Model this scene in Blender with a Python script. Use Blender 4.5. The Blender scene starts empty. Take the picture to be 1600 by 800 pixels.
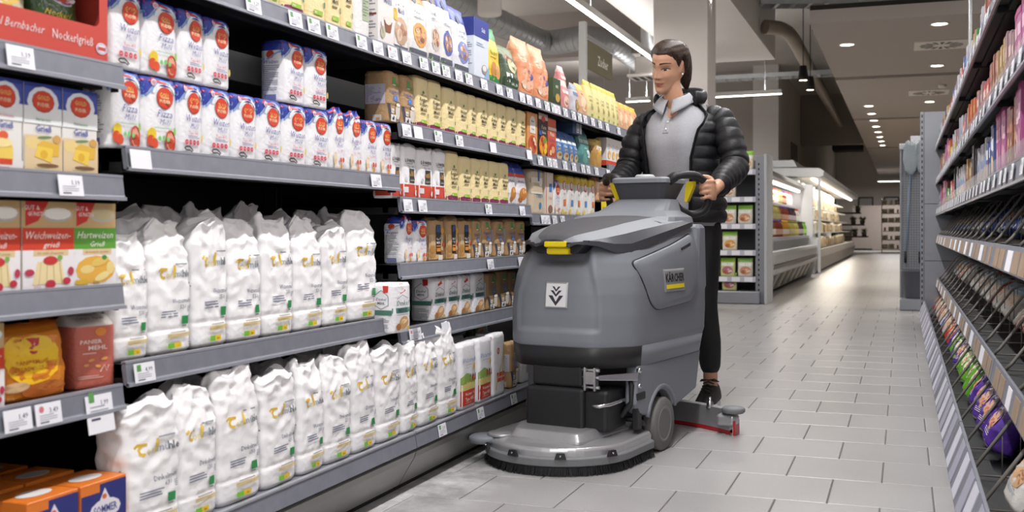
import bpy, bmesh, math, random
from mathutils import Vector, Matrix, noise

random.seed(7)
scene = bpy.context.scene
COL = scene.collection
PI = math.pi

# ------------------------------------------------------------------ camera
H = 0.83                      # lens height
YAW = math.radians(20.0)      # lens turned 20 degrees left of the aisle direction (+Y)
FPX = 1680.0
cam_d = bpy.data.cameras.new('camera')
cam_d.sensor_width = 36.0
cam_d.lens = FPX / 1600.0 * 36.0
cam_d.shift_y = -42.0 / 1600.0
cam_d.clip_start = 0.05
cam_d.clip_end = 200.0
cam_d.dof.use_dof = True
cam_d.dof.focus_distance = 4.15
cam_d.dof.aperture_fstop = 5.0
cam = bpy.data.objects.new('camera', cam_d)
cam.location = (0.0, 0.0, H)
cam.rotation_euler = (PI / 2, 0.0, YAW)
COL.objects.link(cam)
scene.camera = cam

# ------------------------------------------------------------------ world, exposure
world = bpy.data.worlds.new('store_ambient')
scene.world = world
world.use_nodes = True
world.node_tree.nodes['Background'].inputs[0].default_value = (1.0, 0.99, 0.99, 1)
world.node_tree.nodes['Background'].inputs[1].default_value = 0.95
vs = scene.view_settings
vs.view_transform = 'Standard'
vs.look = 'None'
vs.gamma = 1.0
vs.use_curve_mapping = False
vs.exposure = 0.12
scene.cycles.use_denoising = True
scene.cycles.max_bounces = 6
scene.cycles.diffuse_bounces = 3
scene.cycles.glossy_bounces = 3
scene.cycles.transmission_bounces = 4
scene.cycles.transparent_max_bounces = 8
scene.cycles.sample_clamp_indirect = 6.0
scene.cycles.caustics_reflective = False
scene.cycles.caustics_refractive = False

def lamp(name, loc, sx, sy, power, rot=(0, 0, 0), color=(1, .99, .99), parent=None):
    d = bpy.data.lights.new(name, 'AREA')
    d.shape = 'RECTANGLE'; d.size = sx; d.size_y = sy
    d.energy = power; d.color = color
    o = bpy.data.objects.new(name, d)
    o.location = loc; o.rotation_euler = rot
    COL.objects.link(o)
    if parent: o.parent = parent
    return o

# ------------------------------------------------------------------ materials
def srgb(c):
    if isinstance(c, str):
        c = c.lstrip('#')
        c = [int(c[i:i + 2], 16) / 255.0 for i in (0, 2, 4)]
    return tuple((v / 12.92 if v <= .04045 else ((v + .055) / 1.055) ** 2.4) for v in c)

_mats = {}
def M(key, col='#808080', rough=.5, metal=0.0, var=0.0, vscale=6.0, bump=0.0, bscale=60.0, spec=.5, coat=0.0, crumple=0.0, cscale=18.0, sheen=0.0):
    if key in _mats: return _mats[key]
    m = bpy.data.materials.new(key); m.use_nodes = True
    nt = m.node_tree; p = nt.nodes['Principled BSDF']
    c = srgb(col)
    p.inputs['Base Color'].default_value = (*c, 1)
    p.inputs['Roughness'].default_value = rough
    p.inputs['Metallic'].default_value = metal
    p.inputs['Specular IOR Level'].default_value = spec
    p.inputs['Coat Weight'].default_value = coat
    p.inputs['Sheen Weight'].default_value = sheen
    L = nt.links.new
    tc = None
    if var or bump or crumple:
        tc = nt.nodes.new('ShaderNodeTexCoord')
    if var:
        n = nt.nodes.new('ShaderNodeTexNoise'); n.inputs['Scale'].default_value = vscale; n.inputs['Detail'].default_value = 4
        L(tc.outputs['Object'], n.inputs['Vector'])
        mx = nt.nodes.new('ShaderNodeMix'); mx.data_type = 'RGBA'
        mx.inputs[6].default_value = (*[max(0, v * (1 - var)) for v in c], 1)
        mx.inputs[7].default_value = (*[min(1, v * (1 + var)) for v in c], 1)
        L(n.outputs['Fac'], mx.inputs[0]); L(mx.outputs[2], p.inputs['Base Color'])
    last = None
    if bump:
        n = nt.nodes.new('ShaderNodeTexNoise'); n.inputs['Scale'].default_value = bscale; n.inputs['Detail'].default_value = 3
        L(tc.outputs['Object'], n.inputs['Vector'])
        b = nt.nodes.new('ShaderNodeBump'); b.inputs['Strength'].default_value = bump; b.inputs['Distance'].default_value = .01
        L(n.outputs['Fac'], b.inputs['Height']); last = b
    if crumple:
        v = nt.nodes.new('ShaderNodeTexVoronoi'); v.inputs['Scale'].default_value = cscale; v.feature = 'F1'
        n2 = nt.nodes.new('ShaderNodeTexNoise'); n2.inputs['Scale'].default_value = cscale * .6
        L(tc.outputs['Object'], n2.inputs['Vector'])
        mv = nt.nodes.new('ShaderNodeMix'); mv.data_type = 'RGBA'; mv.inputs[0].default_value = .25
        L(tc.outputs['Object'], mv.inputs[6]); L(n2.outputs['Color'], mv.inputs[7]); L(mv.outputs[2], v.inputs['Vector'])
        b = nt.nodes.new('ShaderNodeBump'); b.inputs['Strength'].default_value = crumple; b.inputs['Distance'].default_value = .02
        L(v.outputs['Distance'], b.inputs['Height'])
        if last: L(last.outputs[0], b.inputs['Normal'])
        last = b
    if last: L(last.outputs[0], p.inputs['Normal'])
    _mats[key] = m
    return m

def Mglass(key, col='#ffffff', rough=.05, alpha=.18):
    if key in _mats: return _mats[key]
    m = bpy.data.materials.new(key); m.use_nodes = True
    p = m.node_tree.nodes['Principled BSDF']
    p.inputs['Base Color'].default_value = (*srgb(col), 1)
    p.inputs['Roughness'].default_value = rough
    p.inputs['Alpha'].default_value = alpha
    n = m.node_tree.nodes.new('ShaderNodeTexNoise'); n.inputs['Scale'].default_value = 9
    r = m.node_tree.nodes.new('ShaderNodeMapRange'); r.inputs[3].default_value = rough; r.inputs[4].default_value = rough + .1
    m.node_tree.links.new(n.outputs[0], r.inputs[0]); m.node_tree.links.new(r.outputs[0], p.inputs['Roughness'])
    _mats[key] = m
    return m

def Memit(key, col='#ffffff', strength=5.0):
    if key in _mats: return _mats[key]
    m = bpy.data.materials.new(key); m.use_nodes = True
    p = m.node_tree.nodes['Principled BSDF']
    p.inputs['Base Color'].default_value = (*srgb(col), 1)
    p.inputs['Emission Color'].default_value = (*srgb(col), 1)
    p.inputs['Emission Strength'].default_value = strength
    _mats[key] = m
    return m

def ink(col):                      # printed colour on packaging
    return M('print_' + col.lstrip('#'), col, .45, spec=.4)

# ------------------------------------------------------------------ geometry
class G:
    def __init__(s):
        s.v = []; s.f = []; s.mi = []; s.mats = []; s.sm = []
    def m(s, mat):
        if mat not in s.mats: s.mats.append(mat)
        return s.mats.index(mat)
    def face(s, idx, mat, smooth=False):
        s.f.append(tuple(idx)); s.mi.append(s.m(mat)); s.sm.append(smooth)
    def add(s, vs):
        b = len(s.v); s.v.extend([tuple(p) for p in vs]); return b
    def box(s, x0, x1, y0, y1, z0, z1, mat):
        b = s.add([(x0, y0, z0), (x1, y0, z0), (x1, y1, z0), (x0, y1, z0), (x0, y0, z1), (x1, y0, z1), (x1, y1, z1), (x0, y1, z1)])
        for q in ((0, 3, 2, 1), (4, 5, 6, 7), (0, 1, 5, 4), (1, 2, 6, 5), (2, 3, 7, 6), (3, 0, 4, 7)):
            s.face([b + i for i in q], mat)
        return s
    def cbox(s, x0, x1, y0, y1, z0, z1, mat, c=.003):      # chamfered box
        rings = []
        for z, k in ((z0, c), (z0 + c, 0), (z1 - c, 0), (z1, c)):
            xa, xb, ya, yb = x0 + k, x1 - k, y0 + k, y1 - k
            rings.append([(xa + c, ya, z), (xb - c, ya, z), (xb, ya + c, z), (xb, yb - c, z), (xb - c, yb, z), (xa + c, yb, z), (xa, yb - c, z), (xa, ya + c, z)])
        return s.loft(rings, mat)
    def loft(s, rings, mat, cap0=True, cap1=True, smooth=False, closed=True, matf=None):
        n = len(rings[0]); b = []
        for r in rings: b.append(s.add(r))
        for k in range(len(rings) - 1):
            for i in range(n if closed else n - 1):
                j = (i + 1) % n
                s.face((b[k] + i, b[k] + j, b[k + 1] + j, b[k + 1] + i), matf(k, i) if matf else mat, smooth)
        if cap0: s.face([b[0] + i for i in range(n)][::-1], matf(0, 0) if matf else mat)
        if cap1: s.face([b[-1] + i for i in range(n)], matf(len(rings) - 2, 0) if matf else mat)
        return s
    def tube(s, pts, r, mat, n=8, cap=True, smooth=True, closed=False):
        P = [Vector(p) for p in pts]; rings = []
        up = Vector((0, 0, 1)); prev = None
        for i, p in enumerate(P):
            if closed: t = (P[(i + 1) % len(P)] - P[i - 1]).normalized()
            else: t = ((P[min(i + 1, len(P) - 1)]) - (P[max(i - 1, 0)])).normalized()
            if prev is None:
                a = up if abs(t.dot(up)) < .95 else Vector((1, 0, 0))
                e = t.cross(a).normalized()
            else:
                e = (prev - t * prev.dot(t))
                e = e.normalized() if e.length > 1e-6 else t.cross(up).normalized()
            prev = e; f = t.cross(e)
            rr = r[i] if isinstance(r, (list, tuple)) else r
            rings.append([p + (e * math.cos(2 * PI * k / n) + f * math.sin(2 * PI * k / n)) * rr for k in range(n)])
        if closed: rings.append(rings[0])
        return s.loft(rings, mat, cap and not closed, cap and not closed, smooth)
    def lathe(s, prof, mat, n=20, origin=(0, 0, 0), axis='z', smooth=True, a0=0, a1=2 * PI):
        rings = []
        full = abs(a1 - a0 - 2 * PI) < 1e-6
        for (r, z) in prof:
            ring = []
            for k in range(n if full else n + 1):
                a = a0 + (a1 - a0) * k / n
                x, y = r * math.cos(a), r * math.sin(a)
                p = (x, y, z) if axis == 'z' else ((z, x, y) if axis == 'x' else (y, z, x))
                ring.append((p[0] + origin[0], p[1] + origin[1], p[2] + origin[2]))
            rings.append(ring)
        return s.loft(rings, mat, True, True, smooth, closed=full)
    def prism(s, poly, lo, hi, mat, axis='z'):
        def P(a, b, c): return (a, b, c) if axis == 'z' else ((c, a, b) if axis == 'x' else (b, c, a))
        return s.loft([[P(a, b, lo) for a, b in poly], [P(a, b, hi) for a, b in poly]], mat)
    def grid(s, fn, nu, nv, mat, smooth=True):
        b = s.add([fn(i / nu, j / nv) for j in range(nv + 1) for i in range(nu + 1)])
        for j in range(nv):
            for i in range(nu):
                a = b + j * (nu + 1) + i
                s.face((a, a + 1, a + nu + 2, a + nu + 1), mat, smooth)
        return s
    def mesh(s, name):
        me = bpy.data.meshes.new(name)
        me.from_pydata(s.v, [], s.f)
        for m in s.mats: me.materials.append(m)
        me.polygons.foreach_set('material_index', s.mi)
        me.polygons.foreach_set('use_smooth', s.sm)
        me.update()
        return me
    def obj(s, name, parent=None, loc=None, rotz=0.0, bevel=0.0, seg=2, subsurf=0, wn=False):
        o = bpy.data.objects.new(name, s.mesh(name)); COL.objects.link(o)
        if parent is not None: o.parent = parent
        if loc is not None: o.location = loc
        if rotz: o.rotation_euler = (0, 0, rotz)
        if bevel:
            md = o.modifiers.new('bevel', 'BEVEL'); md.width = bevel; md.segments = seg; md.limit_method = 'ANGLE'; md.angle_limit = math.radians(35); md.harden_normals = False
        if subsurf:
            md = o.modifiers.new('sub', 'SUBSURF'); md.levels = subsurf; md.render_levels = subsurf
        return o

def fixn(o):
    bm = bmesh.new(); bm.from_mesh(o.data)
    bmesh.ops.recalc_face_normals(bm, faces=bm.faces)
    bm.to_mesh(o.data); bm.free()
    return o

def tag(o, label=None, cat=None, group=None, kind=None):
    if label: o['label'] = label
    if cat: o['category'] = cat
    if group: o['group'] = group
    if kind: o['kind'] = kind
    return o

def empty(name, loc=(0, 0, 0), rotz=0.0, label=None, cat=None, group=None, parent=None):
    o = bpy.data.objects.new(name, None); COL.objects.link(o)
    o.empty_display_size = .05
    o.location = loc; o.rotation_euler = (0, 0, rotz)
    if parent is not None: o.parent = parent
    return tag(o, label, cat, group)

def struct(g, name, parent=None, bevel=0.0):
    o = g.obj(name, parent, bevel=bevel)
    if parent is None: o['kind'] = 'structure'
    return o

_kids = {}
def kids(o):
    return [c for c in ALLCH.get(o.name, [])]
ALLCH = {}
def dup(o, loc=None, rotz=None, label=None, group=None, parent=None):
    c = o.copy(); COL.objects.link(c)
    if parent is not None: c.parent = parent
    if loc is not None: c.location = loc
    if rotz is not None: c.rotation_euler = (0, 0, rotz)
    if label: c['label'] = label
    if group: c['group'] = group
    for ch in o.children:
        d = ch.copy(); COL.objects.link(d); d.parent = c
        for g2 in ch.children:
            e = g2.copy(); COL.objects.link(e); e.parent = d
    return c

# a pixel column of the photograph to the place along the aisle on the vertical plane x = X
def Yp(px, X=-1.53):
    return abs(X) / math.tan(YAW - math.atan((px - 800.0) / FPX))

# ------------------------------------------------------------------ lettering
_txt = {}
def text2d(s, style='sans'):
    """flat lettering: list of points and faces, cap height 1, centred on the origin"""
    k = (s, style)
    if k in _txt: return _txt[k]
    cu = bpy.data.curves.new('lettering', 'FONT')
    cu.body = s; cu.size = 1.0; cu.resolution_u = 1; cu.align_x = 'CENTER'
    if 'bold' in style: cu.offset = .028 if 'heavy' in style else .018
    if 'thin' in style: cu.offset = -.008
    if 'script' in style: cu.shear = .32
    if 'narrow' in style: cu.space_character = .9
    o = bpy.data.objects.new('lettering', cu); COL.objects.link(o)
    me = o.to_mesh()
    vs = [(v.co.x, v.co.y) for v in me.vertices]; fs = [tuple(p.vertices) for p in me.polygons]
    o.to_mesh_clear(); bpy.data.objects.remove(o); bpy.data.curves.remove(cu)
    if vs:
        x0 = min(v[0] for v in vs); x1 = max(v[0] for v in vs)
        cx = (x0 + x1) / 2
        cap = .70
        vs = [((x - cx) / cap, y / cap - .5) for x, y in vs]
    _txt[k] = (vs, fs)
    return _txt[k]

class Decals:
    """flat print laid on a surface: surf(u, v, lift) -> point"""
    def __init__(s, surf):
        s.g = G(); s.surf = surf; s.layer = 0
    def _l(s):
        s.layer += 1
        return .0007 + .00016 * s.layer
    def rect(s, u0, v0, u1, v1, col, cell=.012, layer=None):
        l = s._l(); nu = max(1, int(abs(u1 - u0) / cell)); nv = max(1, int(abs(v1 - v0) / cell))
        s.g.grid(lambda a, b: s.surf(u0 + (u1 - u0) * a, v0 + (v1 - v0) * b, l), nu, nv, ink(col))
    def quadfn(s, fn, nu, nv, col):
        l = s._l()
        s.g.grid(lambda a, b: s.surf(*fn(a, b), l), nu, nv, ink(col))
    def ell(s, cu, cv, ru, rv, col, n=14, rot=0.0, rings=2):
        l = s._l(); b = s.g.add([s.surf(cu, cv, l)]); m = ink(col)
        ca, sa = math.cos(rot), math.sin(rot)
        for r in range(1, rings + 1):
            for k in range(n):
                a = 2 * PI * k / n; x = ru * math.cos(a) * r / rings; y = rv * math.sin(a) * r / rings
                s.g.add([s.surf(cu + x * ca - y * sa, cv + x * sa + y * ca, l)])
        for k in range(n):
            s.g.face((b, b + 1 + k, b + 1 + (k + 1) % n), m, True)
        for r in range(1, rings):
            for k in range(n):
                p = b + 1 + (r - 1) * n; q = p + n
                s.g.face((p + k, q + k, q + (k + 1) % n, p + (k + 1) % n), m, True)
    def poly(s, pts, col):
        l = s._l(); b = s.g.add([s.surf(u, v, l) for u, v in pts])
        s.g.face(list(range(b, b + len(pts))), ink(col))
    def line(s, pts, w, col):
        l = s._l(); m = ink(col); b0 = None
        for i, (u, v) in enumerate(pts):
            a = pts[max(0, i - 1)]; c = pts[min(len(pts) - 1, i + 1)]
            dx, dy = c[0] - a[0], c[1] - a[1]; L = math.hypot(dx, dy) or 1
            nx, ny = -dy / L * w / 2, dx / L * w / 2
            b = s.g.add([s.surf(u + nx, v + ny, l), s.surf(u - nx, v - ny, l)])
            if b0 is not None: s.g.face((b0, b0 + 1, b + 1, b), m)
            b0 = b
    def text(s, t, cu, cv, h, col, style='sans', wmax=None, rot=0.0):
        vs, fs = text2d(t, style)
        if not vs: return
        l = s._l(); w = (max(v[0] for v in vs) - min(v[0] for v in vs)) * h
        kx = h * (min(1.0, wmax / w) if wmax else 1.0)
        ca, sa = math.cos(rot), math.sin(rot)
        b = s.g.add([s.surf(cu + x * kx * ca - y * h * sa, cv + x * kx * sa + y * h * ca, l) for x, y in vs])
        m = ink(col)
        for f in fs: s.g.face([b + i for i in f], m)
    def fine(s, u0, v0, u1, v1, n, col='#8a8a92', fill=.38, seed=1):        # rows of small print
        rnd = random.Random(seed); l = s._l(); m = ink(col); dv = (v1 - v0) / n
        for k in range(n):
            e = u0 + (u1 - u0) * (rnd.uniform(.75, 1) if k % 4 != 3 else rnd.uniform(.3, .6))
            v = v1 - dv * (k + .5); hh = dv * fill / 2
            b = s.g.add([s.surf(u0, v - hh, l), s.surf(e, v - hh, l), s.surf(e, v + hh, l), s.surf(u0, v + hh, l)])
            s.g.face((b, b + 1, b + 2, b + 3), m)
# ================================================================== SETTING
# ------------------------------------------------------------------ floor
TW, TD = .305, .334          # tile size across / along the aisle
TX0, TY0 = -.218, 3.386      # a known joint

def tile_material():
    m = bpy.data.materials.new('floor_tile'); m.use_nodes = True
    nt = m.node_tree; L = nt.links.new; p = nt.nodes['Principled BSDF']
    geo = nt.nodes.new('ShaderNodeNewGeometry')
    info = nt.nodes.new('ShaderNodeObjectInfo')
    n1 = nt.nodes.new('ShaderNodeTexNoise'); n1.inputs['Scale'].default_value = 170; n1.inputs['Detail'].default_value = 2
    L(geo.outputs['Position'], n1.inputs['Vector'])
    r1 = nt.nodes.new('ShaderNodeMapRange'); r1.inputs[1].default_value = .64; r1.inputs[2].default_value = .76
    L(n1.outputs['Fac'], r1.inputs[0])
    n2 = nt.nodes.new('ShaderNodeTexNoise'); n2.inputs['Scale'].default_value = 2.2; n2.inputs['Detail'].default_value = 5
    L(geo.outputs['Position'], n2.inputs['Vector'])
    base = nt.nodes.new('ShaderNodeMix'); base.data_type = 'RGBA'
    base.inputs[6].default_value = (*srgb('#9c9a9a'), 1); base.inputs[7].default_value = (*srgb('#acaaaa'), 1)
    L(n2.outputs['Fac'], base.inputs[0])
    spk = nt.nodes.new('ShaderNodeMix'); spk.data_type = 'RGBA'; spk.inputs[7].default_value = (*srgb('#c9c8c8'), 1)
    L(r1.outputs[0], spk.inputs[0]); L(base.outputs[2], spk.inputs[6])
    rnd = nt.nodes.new('ShaderNodeMapRange'); rnd.inputs[3].default_value = .94; rnd.inputs[4].default_value = 1.05
    L(info.outputs['Random'], rnd.inputs[0])
    vv = nt.nodes.new('ShaderNodeVectorMath'); vv.operation = 'SCALE'
    L(spk.outputs[2], vv.inputs[0]); L(rnd.outputs[0], vv.inputs['Scale'])
    # flour spilled along the kick plate in front of the scrubber
    sep = nt.nodes.new('ShaderNodeSeparateXYZ'); L(geo.outputs['Position'], sep.inputs[0])
    def rng(out, a, b, inv=False):
        r = nt.nodes.new('ShaderNodeMapRange'); r.interpolation_type = 'SMOOTHSTEP'
        r.inputs[1].default_value = a; r.inputs[2].default_value = b
        if inv: r.inputs[3].default_value = 1; r.inputs[4].default_value = 0
        L(out, r.inputs[0]); return r.outputs[0]
    mx = rng(sep.outputs['X'], -1.46, -1.10, True); my0 = rng(sep.outputs['Y'], 2.55, 3.15); my1 = rng(sep.outputs['Y'], 3.75, 4.0, True)
    n3 = nt.nodes.new('ShaderNodeTexNoise'); n3.inputs['Scale'].default_value = 7; n3.inputs['Detail'].default_value = 8; n3.inputs['Roughness'].default_value = .7
    L(geo.outputs['Position'], n3.inputs['Vector'])
    r3 = nt.nodes.new('ShaderNodeMapRange'); r3.inputs[1].default_value = .40; r3.inputs[2].default_value = .66; L(n3.outputs['Fac'], r3.inputs[0])
    def mul(a, b):
        q = nt.nodes.new('ShaderNodeMath'); q.operation = 'MULTIPLY'; L(a, q.inputs[0]); L(b, q.inputs[1]); return q.outputs[0]
    mask = mul(mul(mul(mx, my0), my1), r3.outputs[0])
    fl = nt.nodes.new('ShaderNodeMix'); fl.data_type = 'RGBA'; fl.inputs[7].default_value = (.86, .85, .86, 1)
    L(mask, fl.inputs[0]); L(vv.outputs[0], fl.inputs[6]); L(fl.outputs[2], p.inputs['Base Color'])
    ro = nt.nodes.new('ShaderNodeMapRange'); ro.inputs[3].default_value = .26; ro.inputs[4].default_value = .38
    L(n2.outputs['Fac'], ro.inputs[0]); L(ro.outputs[0], p.inputs['Roughness'])
    return m
TILE = tile_material()

def far_floor_material():
    m = bpy.data.materials.new('floor_tiles_far'); m.use_nodes = True
    nt = m.node_tree; L = nt.links.new; p = nt.nodes['Principled BSDF']
    geo = nt.nodes.new('ShaderNodeNewGeometry')
    mp = nt.nodes.new('ShaderNodeMapping'); mp.inputs['Location'].default_value = (-TX0, -TY0, 0)
    L(geo.outputs['Position'], mp.inputs['Vector'])
    br = nt.nodes.new('ShaderNodeTexBrick'); br.offset = .5
    br.inputs['Scale'].default_value = 1.0; br.inputs['Brick Width'].default_value = TW; br.inputs['Row Height'].default_value = TD
    br.inputs['Mortar Size'].default_value = .003
    br.inputs['Color1'].default_value = (*srgb('#a4a19e'), 1); br.inputs['Color2'].default_value = (*srgb('#aca9a5'), 1); br.inputs['Mortar'].default_value = (*srgb('#77726f'), 1)
    L(mp.outputs[0], br.inputs['Vector']); L(br.outputs['Color'], p.inputs['Base Color'])
    p.inputs['Roughness'].default_value = .3
    return m

GROUT = M('tile_grout', '#6d6866', .9)
g = G(); g.box(-9, 9, -4, 60, -.12, -.004, GROUT)
floor = struct(g, 'floor')
tile_g = G()
c = .0025
tile_g.loft([[(-TW / 2 + .0022, -TD / 2 + .0022, -.004), (TW / 2 - .0022, -TD / 2 + .0022, -.004), (TW / 2 - .0022, TD / 2 - .0022, -.004), (-TW / 2 + .0022, TD / 2 - .0022, -.004)],
             [(-TW / 2 + .0022, -TD / 2 + .0022, -.0015), (TW / 2 - .0022, -TD / 2 + .0022, -.0015), (TW / 2 - .0022, TD / 2 - .0022, -.0015), (-TW / 2 + .0022, TD / 2 - .0022, -.0015)],
             [(-TW / 2 + .0045, -TD / 2 + .0045, 0), (TW / 2 - .0045, -TD / 2 + .0045, 0), (TW / 2 - .0045, TD / 2 - .0045, 0), (-TW / 2 + .0045, TD / 2 - .0045, 0)]], TILE, cap0=False)
tile_me = tile_g.mesh('tile')
ROW_LO, ROW_HI = -4, 26            # rows built tile by tile
ntile = 0
edge = G()
for r in range(ROW_LO, ROW_HI):
    yc = TY0 + TD * (r + .5)
    off = TX0 + (TW / 2 if r % 2 else 0)
    for k in range(-5, 3):
        xc = off + TW * (k + .5)
        if xc < -1.66 or xc > .46: continue
        o = bpy.data.objects.new('tile', tile_me); COL.objects.link(o)
        o.parent = floor; o.location = (xc, yc, 0); ntile += 1
    # the tiles under the shelving and beyond, not told apart
FAR = far_floor_material()
yn, yf = TY0 + TD * ROW_LO, TY0 + TD * ROW_HI
g = G()
g.box(-9, 9, yf, 60, -.004, -.0002, FAR); g.box(-9, 9, -4, yn, -.004, -.0002, FAR)
g.box(-9, -1.52, yn, yf, -.0039, -.0016, FAR); g.box(.24, 9, yn, yf, -.0039, -.0016, FAR)
o = g.obj('distant_tiles', floor); o['kind'] = 'stuff'

# ------------------------------------------------------------------ walls, columns, ceilings
PLASTER = M('plaster_warm', '#a39c95', .85, var=.05, vscale=1.5, bump=.05, bscale=30)
PLASTER_L = M('plaster_light', '#d0cbc6', .8, var=.03, vscale=2)
WALL_D = M('wall_taupe', '#c9bfb5', .85, var=.06, vscale=1.0)
CEIL = M('ceiling_board', '#a89f99', .9, var=.03, vscale=1.0)
CEIL_UP = M('ceiling_concrete', '#b8b2ac', .95, var=.08, vscale=1.2, bump=.1, bscale=12)
DARK = M('dark_void', '#2b2825', .9, var=.1)
GALV = M('galvanised', '#a9aaab', .42, metal=.7, var=.12, vscale=14)
PIPE = M('copper_wrapped_pipe', '#8c7f72', .5, metal=.3, var=.15, vscale=10)

g = G(); g.box(-9, 9, -4, 60, 4.45, 4.6, CEIL_UP); struct(g, 'ceiling')
# the wall behind the cross aisle on the left, and the long wall that follows the aisle
g = G(); g.box(-9, -2.62, 24.9, 25.2, 0, 4.45, PLASTER); struct(g, 'wall_cross')
g = G(); g.box(-2.95, -2.62, 25.2, 46.5, 0, 4.45, WALL_D); struct(g, 'wall_left')
g = G(); g.box(-2.62, 9, 46.5, 46.8, 0, 4.45, WALL_D); struct(g, 'wall_back')
g = G(); g.box(8.7, 9, -4, 46.5, 0, 4.45, WALL_D); struct(g, 'wall_right')
g = G(); g.box(-9, -8.7, -4, 24.9, 0, 4.45, PLASTER); struct(g, 'wall_far_left')
# square columns
g = G(); g.box(-3.13, -2.58, 24.2, 24.88, 0, 4.45, PLASTER_L); struct(g, 'trim_column')
g = G(); g.box(-2.42, -1.86, 10.9, 11.4, 0, 4.45, M('column_plaster', '#d8d1cb', .8, var=.03)); struct(g, 'trim_column_white', bevel=.01)
# picture panel and dark door on the long left wall
g = G(); g.cbox(-2.62, -2.59, 27.3, 28.9, .9, 3.0, M('wall_panel_brown', '#6b625c', .7), .01); struct(g, 'trim_wall_panel')
# low partition, grey, at the far end
g = G(); g.cbox(-1.9, .6, 44.2, 44.4, 0, 1.75, M('partition_mauve', '#8b8079', .8, var=.05), .02); struct(g, 'wall_partition')
for i, (xa, xb) in enumerate(((-1.75, -1.15), (-.75, -.15))):
    g = G(); g.cbox(xa, xb, 46.42, 46.5, 1.6, 2.15, M('window_frame_dark', '#3a3633', .5), .02)
    w = struct(g, 'window_%d' % (i + 1))
    g = G(); g.box(xa + .06, xb - .06, 46.40, 46.43, 1.66, 2.09, M('window_pane_dim', '#8d8781', .15)); g.obj('pane', w)

# lowered board ceiling over the far aisle, in bays with shadow gaps
zc = 3.0
low = empty('ceiling_lowered', (0, 0, 0)); low['kind'] = 'structure'
bays = [(11.75, 16.05), (16.35, 22.2), (22.5, 30.2), (30.5, 45.5)]
for a, b in bays:
    g = G(); g.box(-.93, 8.5, a, b, zc, zc + .14, CEIL); g.obj('ceiling_board', low)
g = G(); g.box(-.93, 8.5, 11.80, 45.5, zc + .14, zc + .2, DARK); g.obj('ceiling_backing', low)

# white bulkhead under the slab on the left
g = G(); g.box(-3.2, -1.86, 11.6, 17.0, 3.45, 4.45, PLASTER_L); struct(g, 'ceiling_bulkhead')
# taupe downstand between bulkhead and the lowered ceiling
g = G(); g.box(-9, -3.4, 17.2, 17.6, 3.7, 4.45, CEIL); struct(g, 'ceiling_downstand')
g = G(); g.box(-2.6, -1.0, 30.0, 30.4, 3.1, 4.45, M('downstand_dark', '#91867d', .9)); struct(g, 'ceiling_downstand_far')
# ================================================================== LEFT SHELVING
SX = -1.505                      # front edge of the shelves
BX = -1.445                      # front edge of the base deck
BACKX = -1.98
STEEL_BLK = M('shelf_black', '#101012', .55, var=.1, vscale=20)
STEEL_GRY = M('shelf_grey', '#8d8f96', .42, metal=.35, var=.06, vscale=12)
RAIL = M('price_rail_grey', '#7b7d88', .48, metal=.1, var=.20, vscale=26)
RAIL_LIP = M('price_rail_lip', '#a3a5b0', .3, metal=.3)
KICK = M('kick_plate', '#8a8987', .38, metal=.55, var=.14, vscale=7, bump=.02, bscale=25)
PAPER = M('price_paper', '#e9e9f0', .6)
PLINTH = M('black_plinth', '#0f0f10', .7)

def rail_surf(x, y0, z0, tilt=.22, facing=1):
    def s(u, v, l):                      # u along the aisle, v up the sloping rail
        return (x + facing * (l + (-(v)) * tilt * 0 + 0), y0 + u, z0 + v)
    return s

_tagcache = {}
def price_tag_mesh(price, kind):
    k = (price, kind)
    if k in _tagcache: return _tagcache[k]
    w, h = (.064, .040)
    if kind == 'tall': w, h = .074, .075
    g = G(); g.box(0, .0012, -w / 2, w / 2, -h / 2, h / 2, PAPER)
    d = Decals(lambda u, v, l: (.0012 + l * .4, u, v)); d.g = g
    oz = .018 if kind == 'tall' else 0
    if kind != 'blank':
        d.text(price, w * .2, h * .14 + oz * .6, .0095, '#3b3b55', 'sans', wmax=.028)
        d.fine(-w * .36, -h * .30 + oz, w * .34, h * .0 + oz, 3, '#9a9aa8', .3)
        d.rect(-w * .36, -h * .40 + oz, -w * .02, -h * .34 + oz, '#55556a')
        if kind in ('green', 'tall'): d.rect(-w * .38, h * .08 + oz, -w * .18, h * .42 + oz * .7, '#5f9a55')
        if kind == 'red': d.ell(-w * .27, h * .24, .006, .006, '#cf7a80')
    _tagcache[k] = g.mesh('price_tag')
    return _tagcache[k]

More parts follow.
